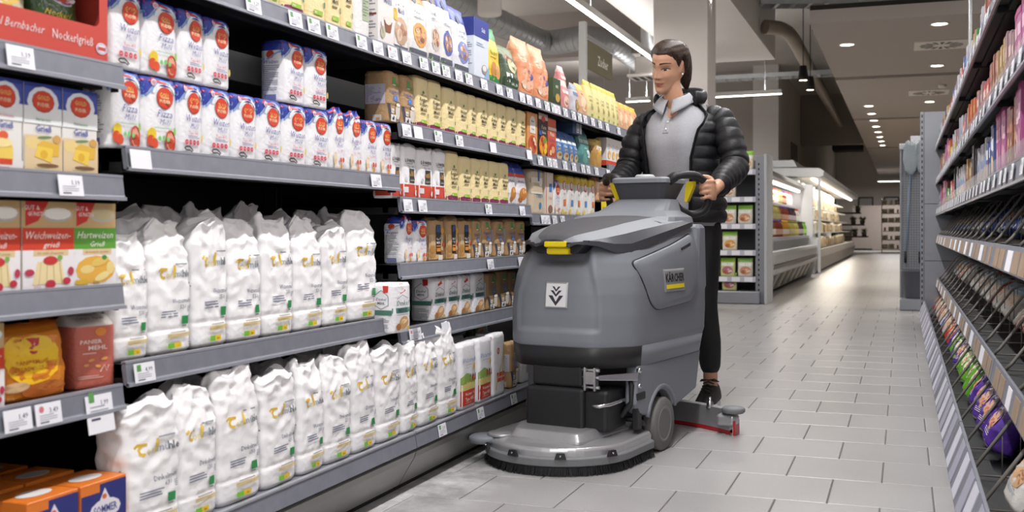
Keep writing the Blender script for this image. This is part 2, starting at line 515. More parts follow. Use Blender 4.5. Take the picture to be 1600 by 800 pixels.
def shelf(parent, y0, y1, z, depth=.45, xf=SX, tags=(), black=True, rail=True, face=1, railh=.042):
    """one shelf: board, brackets; sub-parts price rail and price tags. z = upper surface"""
    ya, yb = y0 + .004, y1 - .004
    f = face
    g = G()
    xb = xf - face * depth
    lo, hi = min(xb, xf - face * .004), max(xb, xf - face * .004)
    g.box(lo, hi, ya, yb, z - .028, z, STEEL_BLK if black else STEEL_GRY)
    g.box(lo, hi, ya, ya + .003, z - .05, z, STEEL_BLK); g.box(lo, hi, yb - .003, yb, z - .05, z, STEEL_BLK)
    # turned front nose under the board
    xn = xf - face * .035
    g.box(min(xn, xn - face * .02), max(xn, xn - face * .02), ya, yb, z - .045, z - .02, STEEL_BLK)
    s = g.obj('shelf', parent)
    if rail:
        g = G()
        f = face
        prof = [(0, .004), (.006, .003), (.011, -railh + .006), (.015, -railh), (.011, -railh - .003), (.002, -railh), (-.004, -.004)]
        g.loft([[(xf + f * a, y, z + b) for a, b in prof] for y in (ya, yb)], RAIL)
        g.box(min(xf - .004 * f, xf + .007 * f), max(xf - .004 * f, xf + .007 * f), ya, yb, z + .001, z + .006, RAIL_LIP)
        g.box(min(xf + .009 * f, xf + .017 * f), max(xf + .009 * f, xf + .017 * f), ya, yb, z - railh - .004, z - railh + .003, RAIL_LIP)
        fixn(g.obj('price_rail', s))
    for (px, price, kind) in tags:
        y = Yp(px, xf) if face > 0 else px
        me = price_tag_mesh(price, kind)
        o = bpy.data.objects.new('price_tag', me); COL.objects.link(o); o.parent = s
        o.location = (xf + f * .0135 + .001, y, z - railh / 2 - (.0 if kind != 'tall' else .022))
        o.rotation_euler = (0, math.atan2(.006, railh) * -1 * 1.0, 0 if face > 0 else PI)
    return s

BAY = 1.28
Y_B = Yp(190, SX)                 # joint between the first two bays
yA, yB, yC, yD, yE, yF, yG = Y_B - BAY, Y_B, Y_B + BAY, Y_B + 2 * BAY, Y_B + 3 * BAY, Y_B + 4 * BAY, Y_B + 5 * BAY
zA = [1.160, .934, .714, .509]
zB = [.996, .552]
zC = [1.166, .927, .716, .509]
zD = [1.150, .893, .62]
zE = [1.176, .975, .62]
ZTOP = 1.398
ZBASE = .186

def rtags(lo, hi, n, seed, xs=None, kinds=('green', 'green', 'plain', 'red')):
    r = random.Random(seed); out = []
    for k in range(n):
        px = lo + (hi - lo) * (k + .5 + r.uniform(-.25, .25)) / n
        out.append((px, '%d,%d9' % (r.choice((0, 1, 1, 2, 2, 3)), r.randint(2, 9)), r.choice(kinds)))
    return out

def bay(y0, y1, levels, topz, label, tagsets, group='bays of the flour aisle shelving'):
    root = empty('gondola_bay', (0, 0, 0), 0, label, 'shelving', group)
    g = G(); g.box(BACKX - .012, BACKX, y0 + .002, y1 - .002, .02, topz + .02, STEEL_BLK); g.obj('back_panel', root)
    for y in (y0, y1):
        g = G(); g.cbox(BACKX, BACKX + .05, y - (.0 if y == y0 else .03), y + (.03 if y == y0 else 0), .02, topz + .03, STEEL_BLK, .002); g.obj('upright', root)
    # base: deck, kick plate, plinth
    g = G()
    g.box(BACKX, BX - .004, y0 + .003, y1 - .003, ZBASE - .025, ZBASE, STEEL_GRY)
    dk = g.obj('base_deck', root)
    g = G(); ya, yb = y0 + .003, y1 - .003
    prof = [(BX - .006, ZBASE + .003), (BX, ZBASE + .003), (BX + .008, ZBASE - .044), (BX + .002, ZBASE - .047), (BX - .008, ZBASE - .045)]
    g.loft([[(a, y, b) for a, b in prof] for y in (ya, yb)], RAIL)
    g.box(BX - .008, BX + .004, ya, yb, ZBASE + .002, ZBASE + .007, RAIL_LIP)
    fixn(g.obj('price_rail', dk))
    for (px, price, kind) in tagsets.get('base', ()):
        o = bpy.data.objects.new('price_tag', price_tag_mesh(price, kind)); COL.objects.link(o); o.parent = dk
        o.location = (BX + .007, Yp(px, BX), ZBASE - .022); o.rotation_euler = (0, -.17, 0)
    g = G()
    prof = [(BX - .006, ZBASE - .05), (BX + .004, ZBASE - .056), (BX - .002, ZBASE - .075), (SX + .012, .035), (SX + .004, .02), (SX - .01, .02), (SX - .01, ZBASE - .05)]
    g.loft([[(a, y, b) for a, b in prof] for y in (ya, yb)], KICK)
    fixn(g.obj('kick_plate', root))
    g = G(); g.box(BACKX, SX - .012, ya, yb, 0.0, .03, PLINTH); g.obj('plinth', root)
    for i, z in enumerate(levels):
        shelf(root, y0, y1, z, tags=tagsets.get(i, ()))
    shelf(root, y0, y1, topz, depth=.40, tags=tagsets.get('top', ()))
    return root

bay(yA, yB, zA, ZTOP, 'dark shelving bay stocked with semolina cartons and orange breadcrumb bags',
    {0: [(22, '1,19', 'plain')], 1: [(101, '1,19', 'plain')], 3: [(18, '1,49', 'plain'), (66, '3,49', 'red'), (147, '1,99', 'tall')], 'base': []})
bay(yB, yC, zB, ZTOP, 'dark shelving bay stocked with tall white flour bags on two levels',
    {'top': [(388, '1,29', 'green'), (454, '1,79', 'green'), (483, '2,49', 'green'), (512, '2,99', 'green'), (558, '1,99', 'green'), (584, '2,29', 'plain'), (607, '1,79', 'red')],
     0: [(211, '', 'blank'), (581, '2,39', 'plain')], 1: [(217, '4,99', 'green')], 'base': []})
bay(yC, yD, zC, ZTOP, 'dark shelving bay stocked with pale yellow flour bags and brown bread mixes',
    {'top': [(629, '2,99', 'plain'), (656, '4,99', 'green'), (675, '5,99', 'green'), (691, '4,69', 'green'), (711, '3,99', 'plain'), (727, '2,49', 'green'), (751, '1,99', 'plain'), (775, '2,29', 'plain'), (791, '1,79', 'green'), (811, '2,99', 'plain'), (822, '1,99', 'plain')],
     0: [(629, '1,45', 'plain'), (647, '', 'blank'), (679, '1,49', 'green'), (712, '1,49', 'green'), (765, '', 'blank'), (822, '', 'blank')],
     1: [(631, '1,39', 'plain'), (654, '1,39', 'plain'), (758, '1,49', 'green'), (811, '1,19', 'plain')],
     2: [(761, '1,79', 'plain'), (809, '', 'blank')],
     3: [(640, '0,99', 'red'), (690, '', 'blank'), (645, '0,69', 'plain')],
     'base': [(688, '1,19', 'green'), (748, '1,49', 'green')]})
bay(yD, yE, zD, ZTOP, 'dark shelving bay stocked with pizza mix cartons and blue flour packs',
    {'top': rtags(832, 948, 11, 3), 0: rtags(832, 950, 9, 5), 1: rtags(838, 878, 4, 6), 'base': [(800, '1,29', 'green')]})
bay(yE, yF, zE, ZTOP, 'dark shelving bay with white and red packs behind the scrubber handle',
    {'top': rtags(958, 1010, 4, 8), 0: rtags(958, 1010, 5, 9), 1: rtags(948, 1010, 5, 10)})
last_bay = bay(yF, yG, zE, ZTOP, 'last dark shelving bay standing behind the woman', {0: rtags(1024, 1060, 4, 12)})
# end panel of the run
g = G(); g.cbox(BACKX - .02, SX + .02, yG + .002, yG + .03, 0, 1.5, STEEL_GRY, .004); g.obj('end_panel', last_bay)
# ================================================================== PACKAGING
def crump(p, f, seed):
    q = Vector((p[0] * f + seed * 3.1, p[1] * f - seed * 1.7, p[2] * f + seed))
    n = noise.noise(q); m = noise.noise(q * 2.3 + Vector((5.2, 1.3, 8.8)))
    if f < 14:                                  # large paper sacks: sharp folds and facets
        k = noise.noise(q * 4.1 + Vector((2.2, 7.3, 1.8)))
        return .45 * n + .75 * (.36 - 1.8 * abs(m)) + .28 * (.3 - 1.6 * abs(k))
    return .65 * n + .5 * (.45 - 2 * abs(m))

def lerp_prof(tab, v):
    for (v0, a0), (v1, a1) in zip(tab, tab[1:]):
        if v <= v1:
            t = (v - v0) / (v1 - v0) if v1 > v0 else 0
            return [x + (y - x) * t for x, y in zip(a0, a1)]
    return list(tab[-1][1])

# (height fraction, (depth scale, width scale, crumple amplitude, forward shift))
PROF = {
    'flour': [(0, (.93, .95, .0008, 0)), (.04, (1, 1, .0012, 0)), (.5, (1.02, 1.0, .002, 0)), (.86, (1, 1, .002, 0)), (.94, (.99, .99, .003, 0)), (1, (.86, .93, .004, 0))],
    'loose': [(0, (.93, .95, .001, 0)), (.05, (1, 1, .002, 0)), (.7, (1, 1, .003, 0)), (.8, (.98, .98, .004, 0)), (.92, (.8, .99, .009, .004)), (1, (.5, .97, .011, .008))],
    'tall': [(0, (.90, .93, .001, 0)), (.03, (1, 1, .0015, 0)), (.16, (1.02, 1.0, .0025, 0)), (.185, (.95, .975, .003, 0)), (.22, (1.0, 1.0, .0035, 0)), (.55, (1.0, 1.0, .0045, 0)), (.70, (.97, 1.0, .007, 0)),
             (.82, (.80, .97, .011, .0)), (.91, (.50, .92, .015, .004)), (.97, (.26, .86, .015, .010)), (1, (.10, .80, .010, .016))],
    'shoulder': [(0, (.90, .93, .001, 0)), (.03, (1, 1, .0015, 0)), (.17, (1.02, 1.0, .0025, 0)), (.195, (.95, .975, .003, 0)), (.23, (1.0, 1.0, .0035, 0)), (.6, (1.0, 1.0, .005, 0)), (.80, (.99, 1.0, .008, 0)),
                 (.90, (.90, .97, .012, 0)), (.96, (.66, .88, .014, .012)), (1, (.36, .70, .011, .02))],
    'pouch': [(0, (.86, .92, .001, 0)), (.05, (1, .98, .002, 0)), (.3, (1.05, .99, .004, 0)), (.6, (.85, 1.0, .005, 0)), (.82, (.45, 1.0, .005, 0)), (.93, (.14, 1.0, .003, 0)), (1, (.04, 1.0, .002, 0))],
    'block': [(0, (.97, .97, .0006, 0)), (.02, (1, 1, .001, 0)), (.97, (1, 1, .0015, 0)), (1, (.96, .97, .002, 0))],
    'gable': [(0, (.98, .98, 0, 0)), (.01, (1, 1, 0, 0)), (.80, (1, 1, 0, 0)), (.93, (.35, 1, 0, 0)), (.94, (.06, 1, 0, 0)), (1, (.05, 1, 0, 0))],
}
class Pack:
    """a bag or carton standing on the origin, front towards +x, reading direction +y"""
    def __init__(s, w, h, d, prof='flour', p=8, seed=1, freq=22, lean=0.0, amp=1.0):
        s.w, s.h, s.d, s.tab, s.p, s.seed, s.freq, s.lean, s.amp = w, h, d, PROF[prof], p, seed, freq, lean, amp
    def _fin(s, x, y, v, ka, kb, am, sh, l):
        a, b, p = s.d / 2 * ka, s.w / 2 * kb, s.p
        nx = (abs(x / a)) ** (p - 1) / a * (1 if x > 0 else -1); ny = (abs(y / b)) ** (p - 1) / b * (1 if y > 0 else -1)
        L = math.hypot(nx, ny) or 1
        z = s.h * v
        k = am * s.amp * crump((x, y, z), s.freq, s.seed) + l
        top = max(0, (v - .7) / .3)
        z += top * top * (s.lean * y + .02 * s.amp * noise.noise(Vector((y * 25, x * 25, s.seed * 2.2))) * (1 if am > .006 else .15))
        return (x + nx / L * k + sh, y + ny / L * k, z)
    def front(s, u, vz, l=0.0):
        v = min(1, max(0, vz / s.h)); ka, kb, am, sh = lerp_prof(s.tab, v)
        a, b = s.d / 2 * ka, s.w / 2 * kb
        y = max(-b * .985, min(b * .985, u)); x = a * (1 - (abs(y) / b) ** s.p) ** (1 / s.p)
        return s._fin(x, y, v, ka, kb, am, sh, l)
    def side(s, u, vz, l=0.0):
        v = min(1, max(0, vz / s.h)); ka, kb, am, sh = lerp_prof(s.tab, v)
        a, b = s.d / 2 * ka, s.w / 2 * kb
        x = max(-a * .985, min(a * .985, u)); y = -b * (1 - (abs(x) / a) ** s.p) ** (1 / s.p)
        return s._fin(x, y, v, ka, kb, am, sh, l)
    def topd(s, u, w_, l=0.0):                       # flat top, u along y, w_ along x
        return (w_, u, s.h + l)
    def body(s, matf, nw=7, nd=4, nv=16):
        g = G(); rings = []; vals = sorted(set([t[0] for t in s.tab] + [i / nv for i in range(nv + 1)]))
        for v in vals:
            ka, kb, am, sh = lerp_prof(s.tab, v); a, b = s.d / 2 * ka, s.w / 2 * kb; ring = []
            for sd, n in ((0, nw), (1, nd), (2, nw), (3, nd)):
                for i in range(n):
                    t = -.96 + 1.92 * i / n + .96 / n * 0
                    if i == 0: t = -.93
                    cx, cy = ((1, t), (-t, 1), (-1, -t), (t, -1))[sd]
                    q = (abs(cx) ** s.p + abs(cy) ** s.p) ** (-1 / s.p)
                    ring.append(s._fin(a * cx * q, b * cy * q, v, ka, kb, am, sh, 0))
            rings.append(ring)
        mf = matf if callable(matf) else None
        if mf:
            def pick(k, i):
                sd = 0 if i < nw else 1 if i < nw + nd else 2 if i < 2 * nw + nd else 3
                return mf((vals[k] + vals[min(k + 1, len(vals) - 1)]) / 2, sd)
            g.loft(rings, None, smooth=True, matf=pick)
        else:
            g.loft(rings, matf, smooth=True)
        return g

def carton(w, h, d, mat, c=.0012):
    g = G(); g.cbox(-d / 2, d / 2, -w / 2, w / 2, 0, h, mat, c); return g

TYPES = {}
def define(key, name, body_g, decs, label, cat):
    """proto: body mesh + one mesh of print; instances are made by put()"""
    bm_ = body_g.mesh(name)
    prs = [(d.g.mesh('printed_front' if i == 0 else 'printed_side'), 'printed_front' if i == 0 else 'printed_side') for i, d in enumerate(decs or ())]
    TYPES[key] = (name, bm_, prs, label, cat)

def put(key, loc, rotz=0.0, label=None, group=None, scale=1.0):
    name, b, pr, lab, cat = TYPES[key]
    o = bpy.data.objects.new(name, b); COL.objects.link(o)
    o.location = loc; o.rotation_euler = (0, 0, rotz)
    if scale != 1.0: o.scale = scale if isinstance(scale, tuple) else (scale, scale, scale)
    tag(o, label or lab, cat, group)
    for me, nm in pr:
        q = bpy.data.objects.new(nm, me); COL.objects.link(q); q.parent = o
    return o

WP = M('white_paper', '#f3f1f3', .6, crumple=.13, cscale=19)
WP2 = M('white_paper_gloss', '#efeef2', .42, crumple=.10, cscale=30)
BLUE = M('flour_blue', '#31409f', .35, crumple=.12, cscale=40)
YEL = M('paper_pale_yellow', '#efdca6', .6, crumple=.1, cscale=30)
KRAFT = M('paper_kraft', '#b08d63', .7, crumple=.12, cscale=34)
MAROON = M('print_maroon', '#8a2e5c', .5)

# ---- small blue and white flour packs
def blue_pack(key, title, variant, prof='flour', h=.163, seed=1, sub='Mehl', tone='#4a4f9a'):
    w, d = .104, .068
    P = Pack(w, h, d, prof, 9, seed, 26)
    body = P.body(lambda v, sd: BLUE if v > (.90 if sd in (0, 2) else .84) else WP2, nv=18)
    D = Decals(P.front)
    e = h
    # blue shoulder with a curved lower edge, white arch around the red badge
    def sh(a, b):
        u = -w / 2 * .97 + a * w * .97
        q_ = max(0, min(1, (u + w * .485) / (w * .36))); low = (.735 + .17 * (q_ * q_ * (3 - 2 * q_))) * e
        return u, low + (e * .985 - low) * b
    D.quadfn(sh, 14, 4, '#33429f')
    D.line([(-w * .48, .725 * e), (-w * .40, .735 * e), (-w * .31, .78 * e), (-w * .22, .85 * e)], .0045, '#86a9dc')
    D.line([(w * .14 + .036 * math.cos(t), .735 * e + .033 * math.sin(t)) for t in [2.9 - .26 * k for k in range(11)]], .0065, '#eef2fb')
    D.line([(w * .14 + .041 * math.cos(t), .735 * e + .038 * math.sin(t)) for t in [2.9 - .26 * k for k in range(11)]], .003, '#7fa6de')
    D.ell(w * .14, .735 * e, .0255, .0245, '#9c2f26', 16)
    D.ell(w * .14, .738 * e, .0243, .0232, '#d8432c', 16)
    D.text('GOLD', w * .14, .772 * e, .0105, '#f4cf66', 'bold', wmax=.034)
    D.line([(w * .14 - .012, .738 * e), (w * .14 + .012, .738 * e)], .0028, '#eeb98a')
    D.text('PUDER', w * .14, .690 * e, .0075, '#f6dcb0', 'bold', wmax=.034)
    D.line([(-w * .47, .945 * e), (-w * .2, .95 * e), (w * .1, .94 * e), (w * .48, .925 * e)], .0045, '#d23b3a')
    D.line([(-w * .2, .90 * e), (-w * .2, .995 * e)], .006, '#d23b3a')
    D.ell(-w * .2, .925 * e, .0072, .0072, '#e8d9e2', 12); D.ell(-w * .2, .925 * e, .0048, .0048, '#d79aa8', 10)
    D.text(title, w * .12, .525 * e, .0165, tone, 'script thin', wmax=w * .58)
    D.text(sub, w * .14, .415 * e, .012, tone, 'script thin', wmax=w * .4)
    if variant == 'wheat':
        D.text('Type 405', w * .10, .315 * e, .0075, '#d0607a', 'sans', wmax=w * .42)
        D.fine(-w * .12, .24 * e, w * .34, .285 * e, 2, '#8a90b8')
        for k in range(4): D.ell(-w * .17 + k * .0150, .185 * e, .0060, .0060, '#d5495c', 10)
        for k in range(4): D.line([(-w * .195 + k * .0150, .186 * e), (-w * .145 + k * .0150, .186 * e)], .0014, '#f1d6da')
        D.line([(-w * .26, .095 * e), (-w * .2, .12 * e), (-w * .08, .125 * e), (-w * .02, .105 * e), (w * .06, .07 * e), (w * .02, .055 * e), (-w * .06, .075 * e), (-w * .2, .072 * e), (-w * .26, .095 * e)], .0035, '#42403f')
        D.ell(w * .40, .25 * e, .004, .009, '#e2c877', 10)
    elif variant == 'pizza':
        D.line([(-w * .2, .325 * e), (w * .34, .33 * e)], .0014, '#7fb98a')
        D.ell(w * .29, .15 * e, .0165, .027, '#c6492c', 14); D.ell(w * .28, .16 * e, .012, .020, '#e3a08a', 12)
        D.ell(w * .30, .13 * e, .010, .012, '#c9452a', 10); D.line([(w * .17, .13 * e), (w * .29, .15 * e), (w * .40, .12 * e)], .003, '#8d3a28')
        D.ell(-w * .26, .235 * e, .0125, .0135, '#eccb35', 12); D.ell(-w * .29, .145 * e, .011, .0125, '#d9502d', 12); D.ell(-w * .18, .115 * e, .0095, .011, '#d9502d', 12)
        for k in range(3): D.ell(-w * .04 + k * .0125, .185 * e + .002 * (k % 2), .0050, .0055, '#86c97c', 10)
        D.ell(w * .40, .30 * e, .005, .009, '#8bbf54', 8)
    else:
        D.text('Type 1150', w * .12, .325 * e, .0065, '#d0607a', 'sans', wmax=w * .4)
        D.ell(-w * .2, .19 * e, .011, .020, '#e3c79a', 12); D.ell(-w * .2, .225 * e, .011, .008, '#e9d8be', 10)
        for k in range(2): D.ell(w * .18 + k * .016, .18 * e, .0066, .0075, '#d5593f', 10)
        D.ell(w * .22, .07 * e, .007, .010, '#e59a3c', 8); D.ell(-w * .1, .06 * e, .02, .008, '#efe7dc', 10)
    S = Decals(P.side)
    S.fine(-d * .38, .18 * e, d * .36, .60 * e, 14, '#8d8c9a', .35, seed)
    S.ell(-d * .05, .77 * e, .012, .0115, '#c84a35', 12); S.text(title, 0, .65 * e, .010, tone, 'script', wmax=d * .7)
    S.line([(-d * .45, .70 * e), (-d * .1, .70 * e), (d * .2, .78 * e), (d * .46, .82 * e)], .004, '#86a9dc')
    S.line([(-d * .48, .93 * e), (d * .48, .95 * e)], .004, '#d23b3a')
    S.rect(-d * .28, .03 * e, d * .22, .12 * e, '#7d86b5')
    return define(key, 'flour_pack', body, (D, S), None, 'flour pack')
blue_pack('g_weizen', 'Weizen', 'wheat', seed=2)
blue_pack('g_weizen2', 'Weizen', 'wheat', seed=5)
blue_pack('g_pizza', 'Pizza', 'pizza', seed=3)
blue_pack('g_roggen', 'Roggen', 'rye', 'loose', h=.178, seed=4)
blue_pack('g_dinkel', 'Dinkel', 'rye', seed=6)

# ---- tall white mill bags
def mill_bag(key, kind, seed, w=.146, h=.305, d=.098, lean=0.0, prof='tall'):
    P = Pack(w, h, d, prof, 6, seed, 11, lean, 1.25)
    body = P.body(WP, nw=18, nd=11, nv=48)
    D = Decals(P.front); e = .305
    D.line([(-w * .33, .655 * e), (-w * .27, .672 * e), (-w * .12, .668 * e)], .006, '#dcb440')
    D.line([(-w * .21, .665 * e), (-w * .26, .64 * e), (-w * .25, .612 * e), (-w * .19, .60 * e), (-w * .17, .61 * e)], .0065, '#dcb440')
    D.text('on', -w * .065, .626 * e, .0185, '#e6d8a6', 'bold')
    D.line([(w * .045, .60 * e), (w * .045, .70 * e)], .0048, '#e2bb40'); D.ell(w * .045, .655 * e, .0052, .013, '#e8c85a', 8)
    D.text('mü', w * .155, .632 * e, .0175, '#a5adb5', 'bold', wmax=.030)
    D.text('hle', w * .335, .632 * e, .0175, '#5c636c', 'bold', wmax=.030)
    D.fine(w * .06, .70 * e, w * .44, .715 * e, 1, '#8b8f96', .6)
    D.text('Weizenmehl' if kind == 'w' else 'Dinkelmehl', w * .20, .415 * e, .0115, '#5d5e74', 'narrow', wmax=w * .46)
    D.text('550' if kind == 'w' else '630', w * .24, .365 * e, .0105, '#5d5e74', 'sans')
    D.fine(-w * .28, .285 * e, w * .16, .345 * e, 3, '#777a90', .45, seed)
    D.fine(w * .36, .32 * e, w * .46, .37 * e, 4, '#9093a0', .5, seed)
    D.rect(w * .22, .225 * e, w * .36, .290 * e, '#2e8a4c')
    D.fine(w * .23, .208 * e, w * .35, .216 * e, 1, '#4c6a55', .8)
    for k in range(15): D.rect(-w * .14 + k * w * .035, .125 * e, -w * .14 + k * w * .035 + w * .022, .155 * e, '#e0c679')
    D.rect(-w * .14, .150 * e, w * .39, .157 * e, '#e3cc86')
    D.fine(-w * .1, .165 * e, w * .38, .175 * e, 1, '#8f8c84', .7)
    D.rect(-w * .16, .045 * e, w * .0, .085 * e, '#7cc03c'); D.rect(w * .0, .045 * e, w * .17, .085 * e, '#ecc62c')
    D.text('bio', w * .085, .065 * e, .006, '#7d6a1c', 'bold')
    D.text('2,5', w * .37, .07 * e, .008, '#5a5c68', 'sans')
    S = Decals(P.side)
    S.fine(-d * .36, .30 * e, d * .34, .52 * e, 9, '#7d7f8a', .38, seed); S.fine(-d * .36, .10 * e, d * .3, .26 * e, 7, '#8d8f98', .38, seed + 3)
    define(key, 'flour_bag', body, (D, S), None, 'flour bag')
for i in range(4):
    mill_bag('t_w%d' % i, 'w', 11 + i * 3, lean=(-.12, .1, .16, -.08)[i], prof=('tall', 'tall', 'shoulder', 'tall')[i], h=(.305, .315, .29, .30)[i])
    mill_bag('t_d%d' % i, 'd', 31 + i * 5, lean=(.1, -.14, .08, .14)[i], prof=('shoulder', 'tall', 'tall', 'shoulder')[i], h=(.29, .30, .315, .295)[i])

# ---- pale yellow organic flour bags
def yellow_bag(key, lines, seed, h=.188, w=.088, d=.06, prof='flour', plum=True):
    P = Pack(w, h, d, prof, 8, seed, 26)
    body = P.body(YEL, nv=14)
    D = Decals(P.front); e = h
    if plum:
        D.quadfn(lambda a, b: (-w * .485 + a * w * .97, .004 + b * (.085 + .03 * math.sin(a * 3)) * e), 8, 2, '#8a2e5c')
        D.line([(-w * .12, .065 * e), (w * .4, .075 * e)], .0018, '#c58aa8')
    D.ell(w * .06, .70 * e, .0062, .0062, '#4d7a2e', 10); D.ell(w * .06, .71 * e, .0028, .0042, '#8eb55a', 8)
    D.text('Alnatura', w * .07, .645 * e, .0075, '#4e4430', 'sans', wmax=w * .42)
    y = .565
    for t in lines:
        D.text(t, w * .07, y * e, .0145, '#453a28', 'bold', wmax=w * .60); y -= .095
    D.fine(-w * .16, (y + .0) * e, w * .30, (y + .035) * e, 1, '#8a7a58', .7)
    D.line([(-w * .46, .30 * e), (w * .46, .295 * e)], .0009, '#b8a468')
    D.rect(-w * .14, .115 * e, w * .30, .178 * e, '#9cc23e'); D.text('BIO', -w * .02, .146 * e, .006, '#eef3cf', 'bold')
    D.rect(w * .36, .23 * e, w * .43, .31 * e, '#3f7f6a')
    S = Decals(P.side)
    S.fine(-d * .36, .35 * e, d * .34, .6 * e, 8, '#a8925f', .35, seed)
    S.quadfn(lambda a, b: (-d * .485 + a * d * .97, .004 + b * .08 * e), 4, 2, '#8a2e5c') if plum else None
    define(key, 'flour_bag', body, (D, S), None, 'flour bag')
yellow_bag('y_rogg', ['Roggen', 'Vollkorn', 'Mehl'], 3, h=.205)
yellow_bag('y_weiz', ['Weizen', 'Mehl'], 5)
yellow_bag('y_weiz2', ['Weizen', 'Mehl'], 8)
yellow_bag('y_dink', ['Dinkel', 'Mehl'], 9)
yellow_bag('y_erb', ['Gelbe', 'Erbsen', 'Mehl'], 12, h=.215, w=.1, plum=False)
yellow_bag('y_soja', ['Soja', 'Mehl'], 13, h=.21, w=.085, plum=False)

# ---- brown organic bags
def kraft_bag(key, title, seed, h=.195, w=.100, d=.085):
    P = Pack(w, h, d, 'flour', 8, seed, 24, 0, 1.3)
    body = P.body(KRAFT, nv=14); D = Decals(P.front); e = h
    D.rect(-w * .12, .76 * e, w * .10, .90 * e, '#4f9a45'); D.rect(-w * .12, .735 * e, w * .10, .755 * e, '#e6e2d4')
    D.text('Bio', w * .26, .755 * e, .014, '#5fa83f', 'bold')
    D.text(title, w * .04, .625 * e, .0125, '#5d6ba8', 'narrow', wmax=w * .74)
    D.fine(-w * .2, .575 * e, w * .3, .59 * e, 1, '#6f7cae', .7)
    D.rect(-w * .04, .44 * e, w * .22, .545 * e, '#5684cf'); D.text('997', w * .09, .49 * e, .008, '#cfe0f4', 'sans')
    D.rect(-w * .47, .36 * e, w * .47, .372 * e, '#55504a')
    D.ell(w * .26, .24 * e, .018, .030, '#ddd6cc', 12); D.ell(w * .26, .38 * e, .018, .011, '#7a634a', 12); D.ell(w * .26, .368 * e, .015, .007, '#eee9e2', 10)
    D.poly([(-w * .46, .36 * e), (-w * .34, .36 * e), (-w * .22, .08 * e), (-w * .32, .08 * e)], '#4c5164')
    D.rect(-w * .28, .03 * e, w * .12, .165 * e, '#e9e7e6'); D.ell(-w * .1, .10 * e, .008, .009, '#3b3a3c', 10)
    D.rect(-w * .26, .19 * e, -w * .06, .28 * e, '#e9e4dc'); D.text('1kg', -w * .16, .235 * e, .007, '#5a564f', 'sans')
    S = Decals(P.side)
    S.rect(-d * .40, .36 * e, d * .42, .74 * e, '#c9c5cf'); S.fine(-d * .36, .39 * e, d * .38, .72 * e, 12, '#8d8a98', .4, seed)
    S.rect(-d * .1, .03 * e, d * .28, .15 * e, '#dcd3c2'); S.rect(d * .05, .045 * e, d * .2, .09 * e, '#dd9a3a')
    define(key, 'flour_bag', body, (D, S), None, 'flour bag')
kraft_bag('k_rogg', 'Roggenmehl', 4); kraft_bag('k_dink', 'Dinkelmehl', 7, h=.185, w=.092)

# ---- loaf mixes: brown bags with a black upright label
def loaf_bag(key, seed, h=.185, w=.105, d=.07):
    P = Pack(w, h, d, 'loose', 8, seed, 24); body = P.body(KRAFT, nv=14); D = Decals(P.front); e = h
    D.rect(-w * .48, .05 * e, w * .48, .60 * e, '#c5a57c'); 
    for k in range(5): D.ell(-w * .32 + (k % 3) * w * .3, (.16 + .12 * (k // 3)) * e, .016, .017, ('#b5864c', '#d9b27a', '#8f6236')[k % 3], 10)
    D.ell(w * .3, .68 * e, .012, .014, '#d79a3c', 10); D.ell(w * .36, .38 * e, .008, .010, '#c23a2c', 8)
    D.rect(-w * .14, .16 * e, w * .20, .82 * e, '#26242a'); D.rect(-w * .12, .66 * e, w * .18, .80 * e, '#2e4a86')
    D.text('BROT', w * .03, .50 * e, .010, '#e8e3d8', 'bold', wmax=w * .28); D.text('MIX', w * .03, .42 * e, .010, '#e8e3d8', 'bold', wmax=w * .26)
    D.rect(-w * .11, .22 * e, w * .17, .30 * e, '#d98a2f'); D.rect(-w * .11, .33 * e, w * .17, .36 * e, '#d98a2f')
    D.rect(w * .02, .03 * e, w * .3, .14 * e, '#ece6da')
    define(key, 'bread_mix_bag', body, (D,), None, 'bread mix')
loaf_bag('l_a', 3); loaf_bag('l_b', 9)

# ---- white bags with a red foot
def mill405(key, seed, h=.215, w=.095, d=.065):
    P = Pack(w, h, d, 'loose', 8, seed, 22, .1, 1.0); body = P.body(WP, nv=18, nw=9, nd=5); D = Decals(P.front); e = h
    D.rect(-w * .485, .01, w * .485, .27 * e, '#cf4a38')
    D.text('LÖWEN', 0, .70 * e, .013, '#54585f', 'bold', wmax=w * .7); D.fine(-w * .25, .64 * e, w * .3, .66 * e, 1, '#9ea2a8', .7)
    D.text('Type 405', w * .08, .595 * e, .008, '#6a6e76', 'sans', wmax=w * .5)
    D.rect(-w * .05, .30 * e, w * .30, .56 * e, '#3a3634')
    for k in range(4): D.rect(-w * .02 + k * w * .07, .42 * e, w * .02 + k * w * .07, (.50 + .02 * (k % 2)) * e, '#c79a52')
    D.text('Liebe', w * .12, .35 * e, .009, '#e7ddc9', 'script', wmax=w * .28)
    D.ell(-w * .27, .36 * e, .008, .009, '#c9ccd0', 10); D.rect(-w * .42, .12 * e, -w * .16, .22 * e, '#e6e1e4')
    D.line([(w * .38, .02 * e), (w * .38, .24 * e)], .006, '#c9913f'); D.ell(w * .38, .12 * e, .008, .012, '#eae6e2', 10)
    S = Decals(P.side); S.rect(-d * .47, .01, d * .47, .27 * e, '#cf4a38')
    define(key, 'flour_bag', body, (D, S), None, 'flour bag')
mill405('m_a', 3); mill405('m_b', 8)

